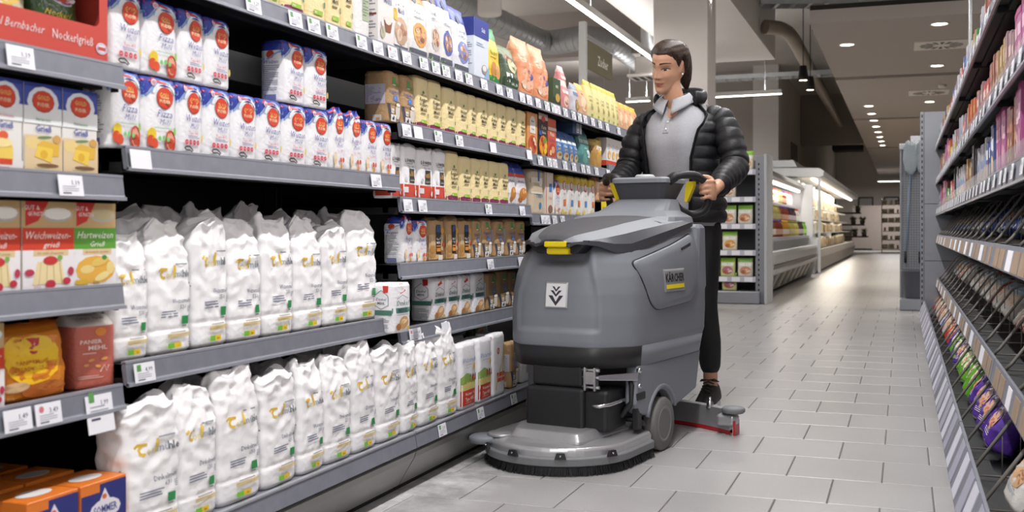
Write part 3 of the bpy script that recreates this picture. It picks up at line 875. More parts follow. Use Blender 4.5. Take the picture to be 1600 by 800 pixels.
# ---- red and white farm print bags on the base deck
def farm_bag(key, seed, h=.235, w=.115, d=.08, v=0):
    P = Pack(w, h, d, 'flour', 8, seed, 22, 0, 1.2); body = P.body(WP2, nv=16, nw=9, nd=5); D = Decals(P.front); e = h
    if v == 0:
        D.rect(-w * .48, .012, w * .48, .28 * e, '#c9402f')
        D.text('Weizenmehl', w * .02, .22 * e, .011, '#f2e4dc', 'bold', wmax=w * .6); D.text('Type 405', w * .02, .14 * e, .0125, '#f2e4dc', 'bold', wmax=w * .56); D.fine(-w * .26, .075 * e, w * .3, .09 * e, 1, '#e7b6aa', .6)
        D.rect(-w * .48, .28 * e, w * .48, .40 * e, '#d9c97e')
        D.quadfn(lambda a, b: (-w * .48 + a * w * .96, (.38 + b * (.10 + .06 * math.sin(a * 5))) * e), 10, 1, '#8fae58')
        for k in range(3):
            D.rect(w * (.02 + .16 * k), .40 * e, w * (.12 + .16 * k), .47 * e, '#b23b30'); D.poly([(w * (.0 + .16 * k), .47 * e), (w * (.14 + .16 * k), .47 * e), (w * (.07 + .16 * k), .52 * e)], '#6a3a34')
        D.ell(w * .30, .62 * e, .007, .012, '#e3b54a', 8)
        D.text('Weizenmehl', 0, .74 * e, .017, '#7f93b8', 'script', wmax=w * .84)
        D.fine(-w * .3, .655 * e, w * .3, .67 * e, 1, '#b9b6a8', .6)
    else:
        D.rect(-w * .20, .22 * e, w * .46, .37 * e, '#d4452f'); D.text('Weizenmehl', w * .13, .30 * e, .011, '#f6e8e0', 'bold', wmax=w * .56)
        D.ell(-w * .1, .72 * e, .011, .013, '#c44a44', 12); D.ell(-w * .1, .72 * e, .006, .007, '#e8b0a8', 10)
        D.line([(-w * .3, .10 * e), (-w * .15, .3 * e), (w * .18, .5 * e), (w * .3, .8 * e)], .007, '#e6c26c'); D.line([(w * .1, .2 * e), (w * .28, .5 * e), (w * .38, .8 * e)], .006, '#e0b65a')
        D.line([(-w * .48, .95 * e), (w * .48, .95 * e)], .008, '#d4452f')
    define(key, 'flour_bag', body, (D,), None, 'flour bag')
farm_bag('f_a', 4); farm_bag('f_b', 9); farm_bag('f_c', 6, v=1, h=.24)

# ---- spelt flour with red flag
def spelt_bag(key, seed, h=.18, w=.105, d=.085):
    P = Pack(w, h, d, 'flour', 9, seed, 24); body = P.body(WP2, nv=14); D = Decals(P.front); e = h
    D.poly([(-w * .1, .78 * e), (w * .18, .84 * e), (w * .1, .985 * e), (-w * .14, .985 * e)], '#c93430'); D.text('GUT', w * .02, .90 * e, .008, '#f3dcd8', 'bold', rot=.5)
    D.quadfn(lambda a, b: (-w * .48 + a * w * .96, (.40 + b * .10) * e), 5, 1, '#4d8270')
    D.text('Dinkel', w * .02, .60 * e, .018, '#3c6a62', 'script', wmax=w * .72); D.text('MEHL', w * .02, .45 * e, .015, '#2f4f5c', 'bold', wmax=w * .62)
    D.line([(-w * .3, .68 * e), (0, .76 * e), (w * .3, .68 * e)], .0016, '#4c6a78'); D.line([(-w * .3, .36 * e), (w * .3, .36 * e)], .0016, '#4c6a78')
    D.ell(w * .06, .20 * e, .028, .022, '#c79a66', 14, .4); D.ell(w * .1, .24 * e, .020, .010, '#e3c89e', 10, .4); D.ell(-w * .22, .12 * e, .013, .013, '#a9713e', 10)
    D.ell(w * .3, .08 * e, .008, .008, '#d8b860', 8)
    S = Decals(P.side)
    S.line([(-d * .3, .74 * e), (0, .86 * e), (d * .3, .74 * e), (d * .3, .56 * e), (0, .48 * e), (-d * .3, .56 * e), (-d * .3, .74 * e)], .002, '#4c5f80')
    S.text('Dinkel', 0, .68 * e, .010, '#3e4f74', 'script', wmax=d * .5); S.text('MEHL', 0, .60 * e, .008, '#3e4f74', 'bold', wmax=d * .42)
    S.rect(-d * .44, .36 * e, d * .44, .46 * e, '#4d7a6c'); S.fine(-d * .4, .06 * e, d * .38, .3 * e, 8, '#8f9098', .4)
    S.poly([(d * .1, .8 * e), (d * .3, .82 * e), (d * .3, .95 * e), (d * .05, .95 * e)], '#c93430')
    define(key, 'flour_pack', body, (D, S), None, 'flour pack')
spelt_bag('s_a', 3); spelt_bag('s_b', 8)
# ---- general packs described by a few printed fields (fractions of width and height)
def simple(key, name, cat, w, h, d, prof, cols, els, seed=1, side=(), gloss=.4, split=.8, amp=1.0):
    """cols: (body, top) ; els: r=rect e=ellipse t=text f=fine p=poly l=line"""
    mats = [M('pack_' + c.lstrip('#') + ('_b' if prof != 'carton' else ''), c, gloss, crumple=.10 if prof != 'carton' else 0, cscale=34) for c in cols]
    if prof == 'carton':
        body = carton(w, h, d, mats[0]); F = lambda u, v, l: (d / 2 + l, u, v); Sd = lambda u, v, l: (u, -w / 2 - l, v)
    else:
        P = Pack(w, h, d, prof, 7, seed, 24, 0, amp)
        body = P.body((lambda v, sd: mats[1] if v > split else mats[0]) if len(mats) > 1 else mats[0], nv=14)
        F, Sd = P.front, P.side
    out = []
    for surf, lst, ww in ((F, els, w), (Sd, side, d)):
        if not lst: continue
        D = Decals(surf)
        for e in lst:
            k = e[0]
            if k == 'r': D.rect(e[1] * ww, e[2] * h, e[3] * ww, e[4] * h, e[5])
            elif k == 'e': D.ell(e[1] * ww, e[2] * h, e[3] * ww, e[4] * h, e[5], 12, e[6] if len(e) > 6 else 0)
            elif k == 't': D.text(e[1], e[2] * ww, e[3] * h, e[4] * h, e[5], e[6] if len(e) > 6 else 'bold', (e[7] if len(e) > 7 else .8) * ww)
            elif k == 'f': D.fine(e[1] * ww, e[2] * h, e[3] * ww, e[4] * h, e[5], e[6] if len(e) > 6 else '#8f8f98')
            elif k == 'p': D.poly([(a * ww, b * h) for a, b in e[1]], e[2])
            elif k == 'l': D.line([(a * ww, b * h) for a, b in e[1]], e[2], e[3])
        out.append(D)
    define(key, name, body, out, None, cat)

BADGE = [('e', 0, .80, .30, .125, '#a8301f'), ('e', 0, .805, .28, .115, '#d8432c'), ('t', 'GOLD', 0, .845, .05, '#e9b95c', 'bold', .40), ('t', 'PUDER', 0, .765, .042, '#f2d8ac', 'bold', .40)]
def griess(key, dessert=False):
    els = [('r', -.5, .74, .5, 1, '#3a4da6'), ('e', 0, .79, .42, .18, '#e9ecf6'), ('r', -.5, .55, .5, .74, '#eef0f2')] + BADGE
    els += [('t', 'Weichweizen' if dessert else 'Hartweizen', 0, .60, .035, '#cf6a78' if dessert else '#4d8f5c', 'sans', .5), ('t', 'Grieß', 0, .50, .075, '#3f4ca0', 'bold', .56)]
    if dessert:
        els += [('r', -.5, 0, .5, .12, '#e9e4e2'), ('e', -.12, .24, .32, .11, '#efc74d'), ('r', -.44, .11, .20, .25, '#f0cf62'), ('r', -.42, .07, .18, .13, '#d84a30'), ('e', -.08, .38, .14, .05, '#e0623a'), ('e', -.12, .30, .30, .05, '#f5e0a0'), ('f', -.3, .03, .2, .05, 1, '#c47a80')]
    else:
        els += [('r', -.5, 0, .5, .42, '#e2c9a2'), ('e', -.28, .33, .20, .07, '#ead08c'), ('e', .02, .40, .20, .018, '#6f8f5e', .1), ('p', [(-.18, .31), (-.02, .37), (.42, .33), (.40, .20), (.1, .18)], '#e2b648'), ('p', [(-.25, .18), (-.15, .30), (.24, .28), (.20, .12)], '#f0cd52'), ('e', 0, .21, .10, .05, '#e2b23c'), ('e', .35, .39, .11, .05, '#d3a35c'), ('e', .1, .09, .3, .02, '#7d5a3c'), ('f', -.25, .045, .25, .06, 1, '#8b9a74')]
    simple(key, 'semolina_carton', 'carton', .098, .168, .055, 'carton', ('#e9e6e2',), els, side=[('r', -.5, .74, .5, 1, '#3a4da6'), ('f', -.4, .1, .4, .6, 14)])
griess('gr_a'); griess('gr_b', True)
def griess2(key, red=True):
    c = '#d4452f' if red else '#5fa23c'
    els = [('r', -.5, .70, .5, 1, '#c9a878'), ('e', .18, .85, .30, .085, '#b9b4ae'), ('e', .18, .865, .27, .07, '#ece9e2' if red else '#c9b890'), ('p', [(-.44, 1), (-.44, .72), (-.2, .78), (.0, 1)], '#c9322c'), ('t', 'GUT &', -.32, .93, .05, '#f4dcd6', 'bold', .3),
           ('t', 'GÜNSTIG', -.22, .86, .045, '#f4dcd6', 'bold', .36),
           ('r', -.5, .45, .5, .70, c), ('t', 'Weichweizen-' if red else 'Hartweizen', 0, .62, .085, '#f6efe8', 'script', .86), ('t', 'grieß' if red else 'Grieß', .05, .51, .065, '#f6efe8', 'script', .36),
           ('r', -.5, 0, .5, .45, '#ece7ea'), ('r', -.30, .38, .38, .45, '#dfc79c'), ('t', 'für süße Desserts' if red else 'für herzhafte Gerichte', .03, .415, .03, '#a0584a', 'script', .54)]
    if red:
        els += [('p', [(-.32, .06), (.32, .06), (.24, .32), (-.22, .32)], '#ecd9a8')] + [('l', [(-.16 + .12 * k, .31), (-.2 + .15 * k, .06)], .0015, '#d3b67e') for k in range(4)]
        els += [('e', .02, .33, .14, .05, '#c93a36'), ('e', .02, .06, .10, .05, '#c4354a'), ('e', .34, .09, .08, .04, '#c4354a'), ('e', -.38, .20, .09, .04, '#b83a52'), ('e', .42, .20, .06, .05, '#b83a52'), ('e', .2, .36, .05, .03, '#7fae4a'), ('t', '500g', -.24, .035, .03, '#b04a4a', 'sans')]
    else:
        els += [('e', 0, .20, .47, .17, '#e6b04c'), ('e', -.2, .21, .17, .05, '#e8cf86', .1), ('e', .16, .12, .2, .045, '#efd994', .4), ('e', .35, .22, .10, .08, '#ecd48a'), ('e', .1, .30, .22, .05, '#e5c267', .3), ('e', .2, .345, .06, .03, '#4f8f3c'), ('r', -.48, .03, -.2, .09, '#d8b23c'), ('t', '500g', 0, .05, .03, '#5a6270', 'sans')]
    simple(key, 'semolina_carton', 'carton', .118 if red else .112, .196, .06, 'carton', ('#e6ddd0',), els, side=[('r', -.5, .45, .5, .70, c), ('r', -.5, .70, .5, 1, '#c9a878'), ('f', -.4, .08, .4, .40, 9)])
griess2('w2_red', True); griess2('w2_grn', False)

# orange breadcrumb pouch
simple('crumbs', 'breadcrumb_bag', 'breadcrumb bag', .158, .178, .060, 'pouch', ('#d9801f', '#c8681a'),
       [('e', -.02, .50, .40, .30, '#f0bd22'), ('e', .1, .62, .30, .22, '#f2c428'), ('e', -.2, .64, .22, .2, '#f0bd22'), ('r', -.14, .66, .14, .80, '#c0262b'), ('e', 0, .65, .06, .05, '#c0262b'), ('t', 'Schär', 0, .74, .055, '#f5dcd4', 'script', .22),
        ('t', 'PANIERMEHL', -.02, .50, .052, '#c8701c', 'bold', .64), ('t', 'BREADCRUMBS', -.02, .415, .052, '#c8701c', 'bold', .72), ('f', -.26, .33, .26, .35, 1, '#cc8f2a'),
        ('e', -.30, .20, .20, .065, '#d8b287'), ('e', .12, .13, .34, .10, '#b35f22', .06), ('e', .2, .17, .22, .06, '#c4722c'), ('t', '300g', -.36, .06, .035, '#f0d4a8', 'sans', .2)], 4, split=.94, amp=1.3)
# salmon gable carton
simple('gable', 'breadcrumb_carton', 'carton', .098, .222, .085, 'gable', ('#c4695a', '#d9cfc9'),
       [('t', 'Campo Verde', 0, .90, .035, '#7a5a52', 'script', .9), ('e', .12, .72, .13, .055, '#dd8a3c'), ('t', 'PANIER', -.1, .60, .05, '#f0dcd4', 'bold', .5), ('t', 'MEHL', .05, .52, .055, '#f0dcd4', 'bold', .6), ('f', -.3, .43, .1, .47, 1, '#e6bfb4'),
        ('e', -.1, .36, .07, .018, '#e2a35c', .3), ('e', .2, .37, .08, .02, '#e2a35c', .2), ('e', .05, .28, .07, .018, '#e2a35c', -.3), ('e', -.22, .3, .06, .018, '#e2a35c', .1), ('l', [(.1, .2), (.2, .29), (.25, .2), (.3, .28)], .0025, '#ead0c6'), ('f', -.4, .12, .2, .17, 2, '#e6bfb4')], 3, split=.82)
# blue and orange box with an oval badge
simple('sommer', 'biscuit_carton', 'carton', .128, .15, .10, 'carton', ('#e07a2c',),
       [('r', -.49, .0, .49, .96, '#2a2f78'), ('r', -.5, .86, -.1, .97, '#e07a2c'), ('p', [(-.12, .72), (.14, .72), (.01, .90)], '#e4e0ea'), ('e', .02, .62, .34, .14, '#e4e0ea'), ('e', .0, .79, .05, .035, '#d86a3a'), ('t', 'SOMMER', .02, .63, .10, '#4a5296', 'bold', .52), ('t', 'DINKEL', .06, .40, .11, '#e07a2c', 'bold', .4), ('t', 'COOKIES', .05, .24, .11, '#e07a2c', 'bold', .5)])
d_ = Decals(lambda u, v, l: (u, v, .15 + l)); d_.ell(.004, 0, .022, .040, '#e6dfdc', 16)
d_.line([(-.042, -.055), (-.042, .055)], .002, '#b85a1c')
TYPES['sommer'][2].append((d_.g.mesh('printed_top'), 'printed_top'))

# top shelf pouches and cartons
def granola(key, top, disc, txt, seed, w=.135, h=.245, body='#e8e6e4'):
    simple(key, 'cereal_pouch', 'pouch', w, h, .07, 'pouch', (body, top),
           [('t', txt, .04, .66, .06, '#6a6f86', 'script', .6), ('e', .06, .34, .38, .17, disc), ('e', .06, .34, .30, .12, '#b98a6a')] +
           [('e', .06 + .18 * math.cos(k * 1.3), .34 + .075 * math.sin(k * 1.3), .09, .04, ('#d3a98a', '#9b6a50', '#e1c2a6')[k % 3]) for k in range(5)] +
           [('e', 0, .84, .12, .065, '#4c556e'), ('f', -.2, .56, .3, .60, 2, '#9aa0b2'), ('r', -.46, .02, .46, .13, '#5d6270'), ('r', -.44, .03, -.2, .09, '#8cc24a')], seed, split=.78)
granola('gn_orange', '#df8a34', '#e8a659', 'Vanille', 3); granola('gn_brown', '#6d5a50', '#cfc6be', 'Crunchy', 5)
granola('gn_blue', '#5764b4', '#5c68b8', 'Nuss', 7); granola('gn_white', '#6471bb', '#7c88c6', 'Cranberry', 9, body='#e6e8f0')
simple('lowcarb', 'flour_bag', 'flour bag', .125, .255, .06, 'pouch', ('#eae6e2',), [('t', 'Low Carb', 0, .62, .05, '#7f86a2', 'script', .7), ('t', 'Mehl', .05, .54, .07, '#8f95ae', 'bold', .5), ('e', -.02, .28, .40, .18, '#c9a78e'), ('e', .1, .30, .2, .09, '#a97a5f'), ('e', -.15, .22, .16, .08, '#e0c6b2'), ('e', -.34, .47, .12, .08, '#e0b14a'), ('r', -.46, .02, .4, .09, '#6b7486')], 5)
simple('mehlbox', 'flour_carton', 'carton', .125, .25, .07, 'carton', ('#e7e2e0',), [('r', -.06, .80, .34, .84, '#cf3540'), ('r', 0, .90, .36, .95, '#cf3540'), ('t', 'Mehl', .1, .60, .09, '#9aa0bd', 'bold', .5), ('t', 'Reis', .05, .70, .045, '#a9aec4', 'sans', .3), ('e', .12, .34, .26, .08, '#efebe6'), ('p', [(-.14, .34), (.38, .34), (.28, .20), (-.02, .20)], '#8f4f36'), ('e', .12, .35, .22, .06, '#e6dfd6'), ('e', -.22, .18, .16, .08, '#b9b39a'), ('l', [(-.36, .3), (-.2, .16)], .005, '#8d8a86')],
       side=[('f', -.4, .1, .4, .9, 22), ('r', -.42, .62, .42, .645, '#7c3a30'), ('r', -.42, .38, .42, .405, '#7c3a30')])
simple('plainbag', 'flour_bag', 'flour bag', .105, .235, .07, 'flour', ('#e9e7e6',), [('r', -.02, .25, .42, .68, '#a9b79a'), ('t', 'BUCHWEIZEN', .18, .74, .05, '#6f7484', 'bold', .5), ('f', .02, .3, .38, .6, 8, '#7c8a72')], 6)
simple('saltbox', 'salt_carton', 'carton', .145, .235, .06, 'carton', ('#dde4ef',), [('r', -.5, .70, .5, 1, '#38459c'), ('t', 'Salz', .12, .84, .07, '#dfe4f2', 'bold', .4), ('f', -.35, .55, .2, .62, 2, '#a3b1cf'), ('e', .2, .2, .2, .08, '#9a8f8a'), ('e', .2, .22, .14, .05, '#e6e4e2'), ('p', [(-.1, .0), (.5, .0), (.5, .28), (.2, .08)], '#8fb4dc')], side=[('r', -.5, .70, .5, 1, '#313d8c'), ('f', -.4, .2, .4, .6, 12)])
simple('greenyel', 'cereal_bag', 'bag', .135, .235, .075, 'pouch', ('#e8c53a', '#3f9a55'), [('r', -.48, .0, .48, .16, '#2f8a4c'), ('t', 'Flocken', 0, .56, .07, '#8a9a2c', 'bold', .7), ('e', -.1, .28, .24, .12, '#c98a4a', .5), ('e', .2, .24, .18, .13, '#d9a766', .8), ('f', -.3, .46, .3, .5, 1, '#b3962c')], 4, split=.76)
simple('darkgreen', 'seed_bag', 'bag', .14, .19, .085, 'pouch', ('#46563f', '#6d7f5c'), [('r', -.48, .04, .48, .30, '#2e4a38'), ('r', -.4, .20, -.05, .40, '#e6e8e2'), ('e', .1, .58, .30, .16, '#c4b98e'), ('e', -.1, .76, .2, .06, '#c46a4a'), ('t', 'SAATEN', .1, .18, .06, '#cfd6c4', 'bold', .5)], 8, amp=2)
simple('orangebag', 'muesli_bag', 'muesli bag', .15, .255, .09, 'pouch', ('#e0956c', '#e8a880'), [('e', 0, .30, .44, .2, '#e9b79a'), ('t', 'Mehl', .05, .46, .09, '#6b58a8', 'bold', .6), ('e', .25, .36, .12, .055, '#5a5fb0'), ('e', -.22, .2, .14, .07, '#f0d9c8'), ('e', .12, .16, .16, .07, '#d67a4a'), ('f', -.3, .62, .3, .7, 3, '#d07c54')], 11, amp=2.0)
simple('drkbox', 'baking_carton', 'carton', .09, .135, .06, 'carton', ('#44583f',), [('r', -.5, .0, .5, .34, '#2e3a30'), ('e', .1, .34, .3, .15, '#c9a04a'), ('t', 'MIX', 0, .72, .1, '#d6d9c6', 'bold', .5)])
simple('pinkbag', 'baking_sachet', 'sachet', .085, .15, .05, 'pouch', ('#d9898a', '#e6c2bc'), [('e', 0, .3, .36, .18, '#e5cbb6'), ('e', .05, .28, .2, .1, '#a85a4a'), ('r', -.4, .56, .4, .66, '#eee2de'), ('t', 'Dessert', 0, .61, .06, '#a85a6a', 'script', .6)], 6)
simple('greysac', 'baking_sachet', 'sachet', .085, .155, .05, 'pouch', ('#c9c9cf', '#9a9fae'), [('e', .06, .3, .3, .2, '#9c7a4a'), ('e', .06, .32, .2, .12, '#c9a766'), ('r', -.4, .6, .4, .72, '#7c86a8')], 7)
simple('palebag', 'polenta_bag', 'bag', .1, .205, .06, 'pouch', ('#e3d79a', '#d9c04e'), [('e', .1, .34, .16, .09, '#a9a06a'), ('t', 'Polenta', 0, .6, .05, '#8d8244', 'sans', .6), ('r', .0, .1, .3, .16, '#8ab04a'), ('f', -.2, .46, .3, .52, 2, '#a99c5c')], 5, split=.84)
simple('peachbag', 'snack_bag', 'bag', .11, .17, .07, 'pouch', ('#ddab86', '#e2b24c'), [('e', 0, .4, .36, .24, '#e8d2b0'), ('e', .1, .34, .2, .1, '#cf8a4a'), ('t', 'Mix', 0, .7, .07, '#b0603a', 'bold', .4)], 8)
# pizza and bread mixes
simple('pz_a', 'pizza_mix_carton', 'carton', .105, .205, .055, 'carton', ('#dc9a5e',), [('e', 0, .78, .28, .14, '#e6e0d8'), ('r', -.28, .52, .28, .78, '#e6e0d8'), ('t', 'Mutti', 0, .80, .045, '#4a4a52', 'bold', .4), ('t', 'Pizza', 0, .62, .05, '#5a5a60', 'script', .36), ('e', 0, .26, .44, .22, '#c4593a')] + [('e', .25 * math.cos(k * 1.9), .26 + .13 * math.sin(k * 2.3), .1, .05, ('#e8d8b8', '#a93a26', '#e6c48a')[k % 3]) for k in range(8)], side=[('r', -.46, .02, .46, .98, '#c9803f')])
simple('pz_b', 'pizza_mix_carton', 'carton', .105, .215, .055, 'carton', ('#3a302c',), [('r', -.5, .86, .5, 1, '#e0c8b8'), ('e', 0, .88, .22, .07, '#c94a40'), ('t', 'Pasta', .05, .70, .085, '#f0e8dc', 'script', .6), ('t', 'Sauce', .05, .58, .06, '#f0e8dc', 'script', .5), ('e', 0, .27, .46, .24, '#d8852f')] + [('e', .26 * math.cos(k * 1.7), .28 + .14 * math.sin(k * 2.9), .12, .06, ('#e8c23c', '#c0392b', '#e6a23a', '#7c9a3a')[k % 4]) for k in range(9)] + [('r', -.48, .5, -.2, .6, '#3b56a8')])
simple('pz_c', 'pizza_mix_carton', 'carton', .1, .205, .055, 'carton', ('#cf5a3c',), [('t', 'Pizza', .0, .62, .09, '#f2d8cc', 'bold', .7), ('t', 'Kuchen', .0, .48, .08, '#b05a7a', 'bold', .7), ('r', -.5, .70, .5, .78, '#e9d4c4'), ('e', .05, .22, .4, .18, '#b8472f'), ('e', .1, .24, .2, .09, '#e1a476'), ('e', -.2, .16, .14, .07, '#e2c08a')])
simple('korn', 'grain_bag', 'bag', .095, .15, .06, 'pouch', ('#4a79b0', '#3c5f9a'), [('r', -.48, .62, .48, .72, '#e6e8ec'), ('t', '6-Korn', 0, .52, .09, '#e9edf2', 'bold', .7), ('t', 'Brot', 0, .40, .09, '#d9a03c', 'bold', .6), ('e', 0, .18, .4, .14, '#c9b48c'), ('e', .1, .2, .2, .07, '#8f6a40')], 5)
simple('blubox', 'baking_carton', 'carton', .155, .06, .1, 'carton', ('#3d5478',), [('r', -.1, .1, .2, .9, '#e6e6e8'), ('f', -.06, .2, .16, .8, 5, '#6a6a72'), ('r', .26, .1, .48, .9, '#d9dde2')])
simple('teal', 'baking_bag', 'bag', .14, .25, .07, 'pouch', ('#4f8a86', '#3f7470'), [('r', -.48, .60, .48, .70, '#b9cac8'), ('e', .28, .34, .18, .11, '#d6e0dc'), ('e', -.1, .2, .24, .14, '#6ba09a'), ('t', 'Backen', .05, .48, .05, '#d9e6e2', 'script', .5)], 9, amp=1.5)
simple('breadbag', 'bread_bag', 'bread bag', .13, .15, .09, 'loose', ('#b98d4e', '#d9b96a'), [('r', -.3, .66, .4, .8, '#e8e2d2'), ('e', 0, .36, .36, .2, '#c99c50'), ('e', .05, .6, .24, .08, '#e2b53c')], 4, amp=1.5)
simple('whitered', 'cake_mix_carton', 'carton', .088, .155, .06, 'carton', ('#e9e5e3',), [('r', -.5, 0, .5, .2, '#d14a34'), ('t', 'Backmix', 0, .76, .05, '#9a8f8a', 'sans', .6), ('e', .05, .40, .34, .15, '#d9a45c'), ('e', .1, .36, .18, .07, '#e9cf9c'), ('f', -.3, .60, .3, .66, 2, '#b6aaa4')], side=[('r', -.5, 0, .5, .2, '#d14a34')])
simple('breadblue', 'bread_mix_bag', 'bread mix', .105, .23, .065, 'pouch', ('#e3dfe2', '#4350a6'), [('r', -.48, .66, .48, .74, '#cf4a38'), ('r', -.48, .74, .48, .80, '#4350a6'), ('t', 'Weißbrot', 0, .56, .05, '#5a62a0', 'script', .7), ('e', .05, .28, .36, .14, '#c9823e', .5), ('e', .12, .34, .18, .06, '#e6b876', .5), ('e', -.2, .14, .2, .06, '#a86a3a')], 6, split=.8)
simple('beige', 'flour_bag', 'flour bag', .13, .20, .07, 'flour', ('#cdbba2',), [('r', -.48, .70, .48, .82, '#e6ddd0'), ('r', -.04, .74, .1, 1, '#3d6fae'), ('e', .2, .72, .14, .09, '#ece6dc'), ('t', 'TYPE 4', .1, .42, .09, '#4f86a8', 'bold', .6), ('e', .16, .2, .1, .08, '#3d7cb8'), ('r', -.48, .46, .48, .50, '#e0d6c8')], 5)
simple('beige2', 'flour_carton', 'carton', .09, .195, .06, 'carton', ('#e2d6c8',), [('r', -.46, 0, -.40, 1, '#d05a3c'), ('r', -.06, .55, .30, .74, '#4a86c8'), ('e', .1, .14, .3, .1, '#8d6a58'), ('t', 'Mehl', .1, .40, .07, '#c4968a', 'sans', .5), ('r', -.4, 0, .5, .03, '#8fb0dc')])
simple('yelwhite', 'sugar_bag', 'bag', .098, .195, .06, 'flour', ('#e9e7e2', '#e3c23c'), [('e', .02, .74, .22, .12, '#d9503a'), ('e', .02, .74, .14, .09, '#eceae4'), ('t', 'Mais', .05, .54, .05, '#6d7088', 'script', .5), ('r', -.08, .24, .26, .40, '#e07a3a'), ('e', -.2, .1, .2, .07, '#e6cf7c'), ('e', .2, .06, .2, .05, '#e2c66a')], 7, split=.80)
simple('yelwhite2', 'sugar_bag', 'bag', .098, .195, .06, 'flour', ('#e9e7e2', '#e3c23c'), [('e', .02, .74, .22, .12, '#d9503a'), ('e', .02, .74, .14, .09, '#eceae4'), ('t', 'Reis', .05, .54, .05, '#6d7088', 'script', .5), ('r', -.08, .24, .26, .40, '#5a8fd0'), ('e', -.2, .1, .2, .07, '#e6cf7c')], 9, split=.80)

# ================================================================== STOCKING THE LEFT SHELVES
def stand(key, x0, x1, z, X=-1.525, label=None, group=None, fit=True, back=0.0, rot=None, hs=None, sink=0.0):
    """a pack standing on a shelf, its front filling the run x0..x1 of the shelf as seen along the aisle"""
    name, b, pr, lab, cat = TYPES[key]
    ya, yb = Yp(x0, X), Yp(x1, X)
    xs = [v.co.x for v in b.vertices]; ys = [v.co.y for v in b.vertices]
    w = max(ys) - min(ys); d = max(xs)
    k = min(1.25, max(.7, (yb - ya) * .985 / w)) if fit else 1.0
    o = put(key, (X - d - back, (ya + yb) / 2, z), random.uniform(-.02, .02) if rot is None else rot, label, group, (1, k, hs or 1.0))
    return o

def row(keys, edges, z, X=-1.525, label=None, group=None, **kw):
    for i in range(len(edges) - 1):
        k = keys[i % len(keys)]
        if k: stand(k, edges[i], edges[i + 1], z, X, label, group, **kw)

e0 = .0015
# --- first bay
g = G()
RED = M('carton_red', '#c8463a', .5, var=.04)
w_, h_, d_2 = .36, .26, .2
# display tray with a cut window: front rim strips with rounded corners, sides, back
g.box(-.0015, 0, -.18, .18, 0, .072, RED); g.box(-.0015, 0, -.18, .18, .170, .185, RED)
g.box(-.0015, 0, -.18, -.167, .072, .170, RED); g.box(-.0015, 0, .157, .18, .072, .170, RED)
for cy_, cz_, sy_, sz_ in ((.157, .072, -1, 1), (-.167, .072, 1, 1), (.157, .170, -1, -1), (-.167, .170, 1, -1)):
    cor = [(cy_, cz_)] + [(cy_ + sy_ * .014 * (1 - math.sin(t)), cz_ + sz_ * .014 * (1 - math.cos(t))) for t in [PI / 2 * k / 5 for k in range(6)]]
    g.loft([[(x, p, q) for p, q in cor] for x in (-.0015, 0)], RED)
for (ya, yb, za, zb) in ((-.18, -.179, 0, .185), (.179, .18, 0, .185)):
    g.box(-.2, -.0005, ya, yb, za, zb, RED)
g.box(-.2, -.0005, -.179, .179, 0, .0015, RED); g.box(-.201, -.2, -.18, .18, 0, .185, RED)
yb_ = Yp(166, -1.515)
tray = fixn(g.obj('display_tray', None, (-1.512, yb_ - .18, zA[0] + e0)))
tag(tray, 'red cardboard display tray with a window cut in its front', 'display tray')
D = Decals(lambda u, v, l: (l, u, v))
D.text('Original Bernbacher', -.072, .042, .016, '#e9d3d4', 'script', wmax=.165); D.text('Nockerlgrieß', .084, .040, .018, '#ecdcdc', 'sans', wmax=.108)
D.ell(.162, .030, .016, .0115, '#e3dde6', 14); D.ell(.162, .030, .0135, .009, '#5a68b0', 14); D.ell(.162, .030, .0125, .008, '#e9e3ea', 14); D.rect(.151, .026, .173, .033, '#c8463a')
D.g.obj('printed_label', tray)
simple('noodle_a', 'semolina_packet', 'packet', .12, .15, .04, 'pouch', ('#3e5a34', '#c4603c'), [('r', -.46, .62, .46, .82, '#d06a38'), ('e', .16, .58, .28, .13, '#e2dce4'), ('e', .16, .58, .25, .11, '#5660a4'), ('e', .16, .58, .23, .095, '#c04438'), ('t', 'Bernbacher', .16, .58, .05, '#eadbe0', 'bold', .4), ('t', 'Nockerl', 0, .30, .10, '#d6b23a', 'script', .7)], 5, gloss=.2, split=.8)
simple('noodle_b', 'semolina_packet', 'packet', .14, .16, .05, 'pouch', ('#d9cfae', '#7fae4a'), [('e', 0, .4, .4, .2, '#e3bf5a'), ('e', -.1, .3, .25, .1, '#e9e2d8'), ('e', .2, .5, .2, .1, '#c9572f')], 8, gloss=.2)
for key, dy, dz, lab in (('noodle_a', .075, .03, 'green and orange semolina packet showing in the red tray window'), ('noodle_b', -.075, .03, 'shiny pale yellow semolina packet in the red tray window')):
    put(key, (-1.512 - .05, yb_ - .18 + dy, zA[0] + dz + .022), .05, lab, None, (1, 1, .80))
g = G(); g.box(-1.70, -1.522, yb_ - .35, yb_ - .01, zA[0] + .002 + e0, zA[0] + .049, M('carton_grey', '#8c857c', .8))
tag(g.obj('packing_insert'), 'grey board insert inside the red display tray', 'insert')

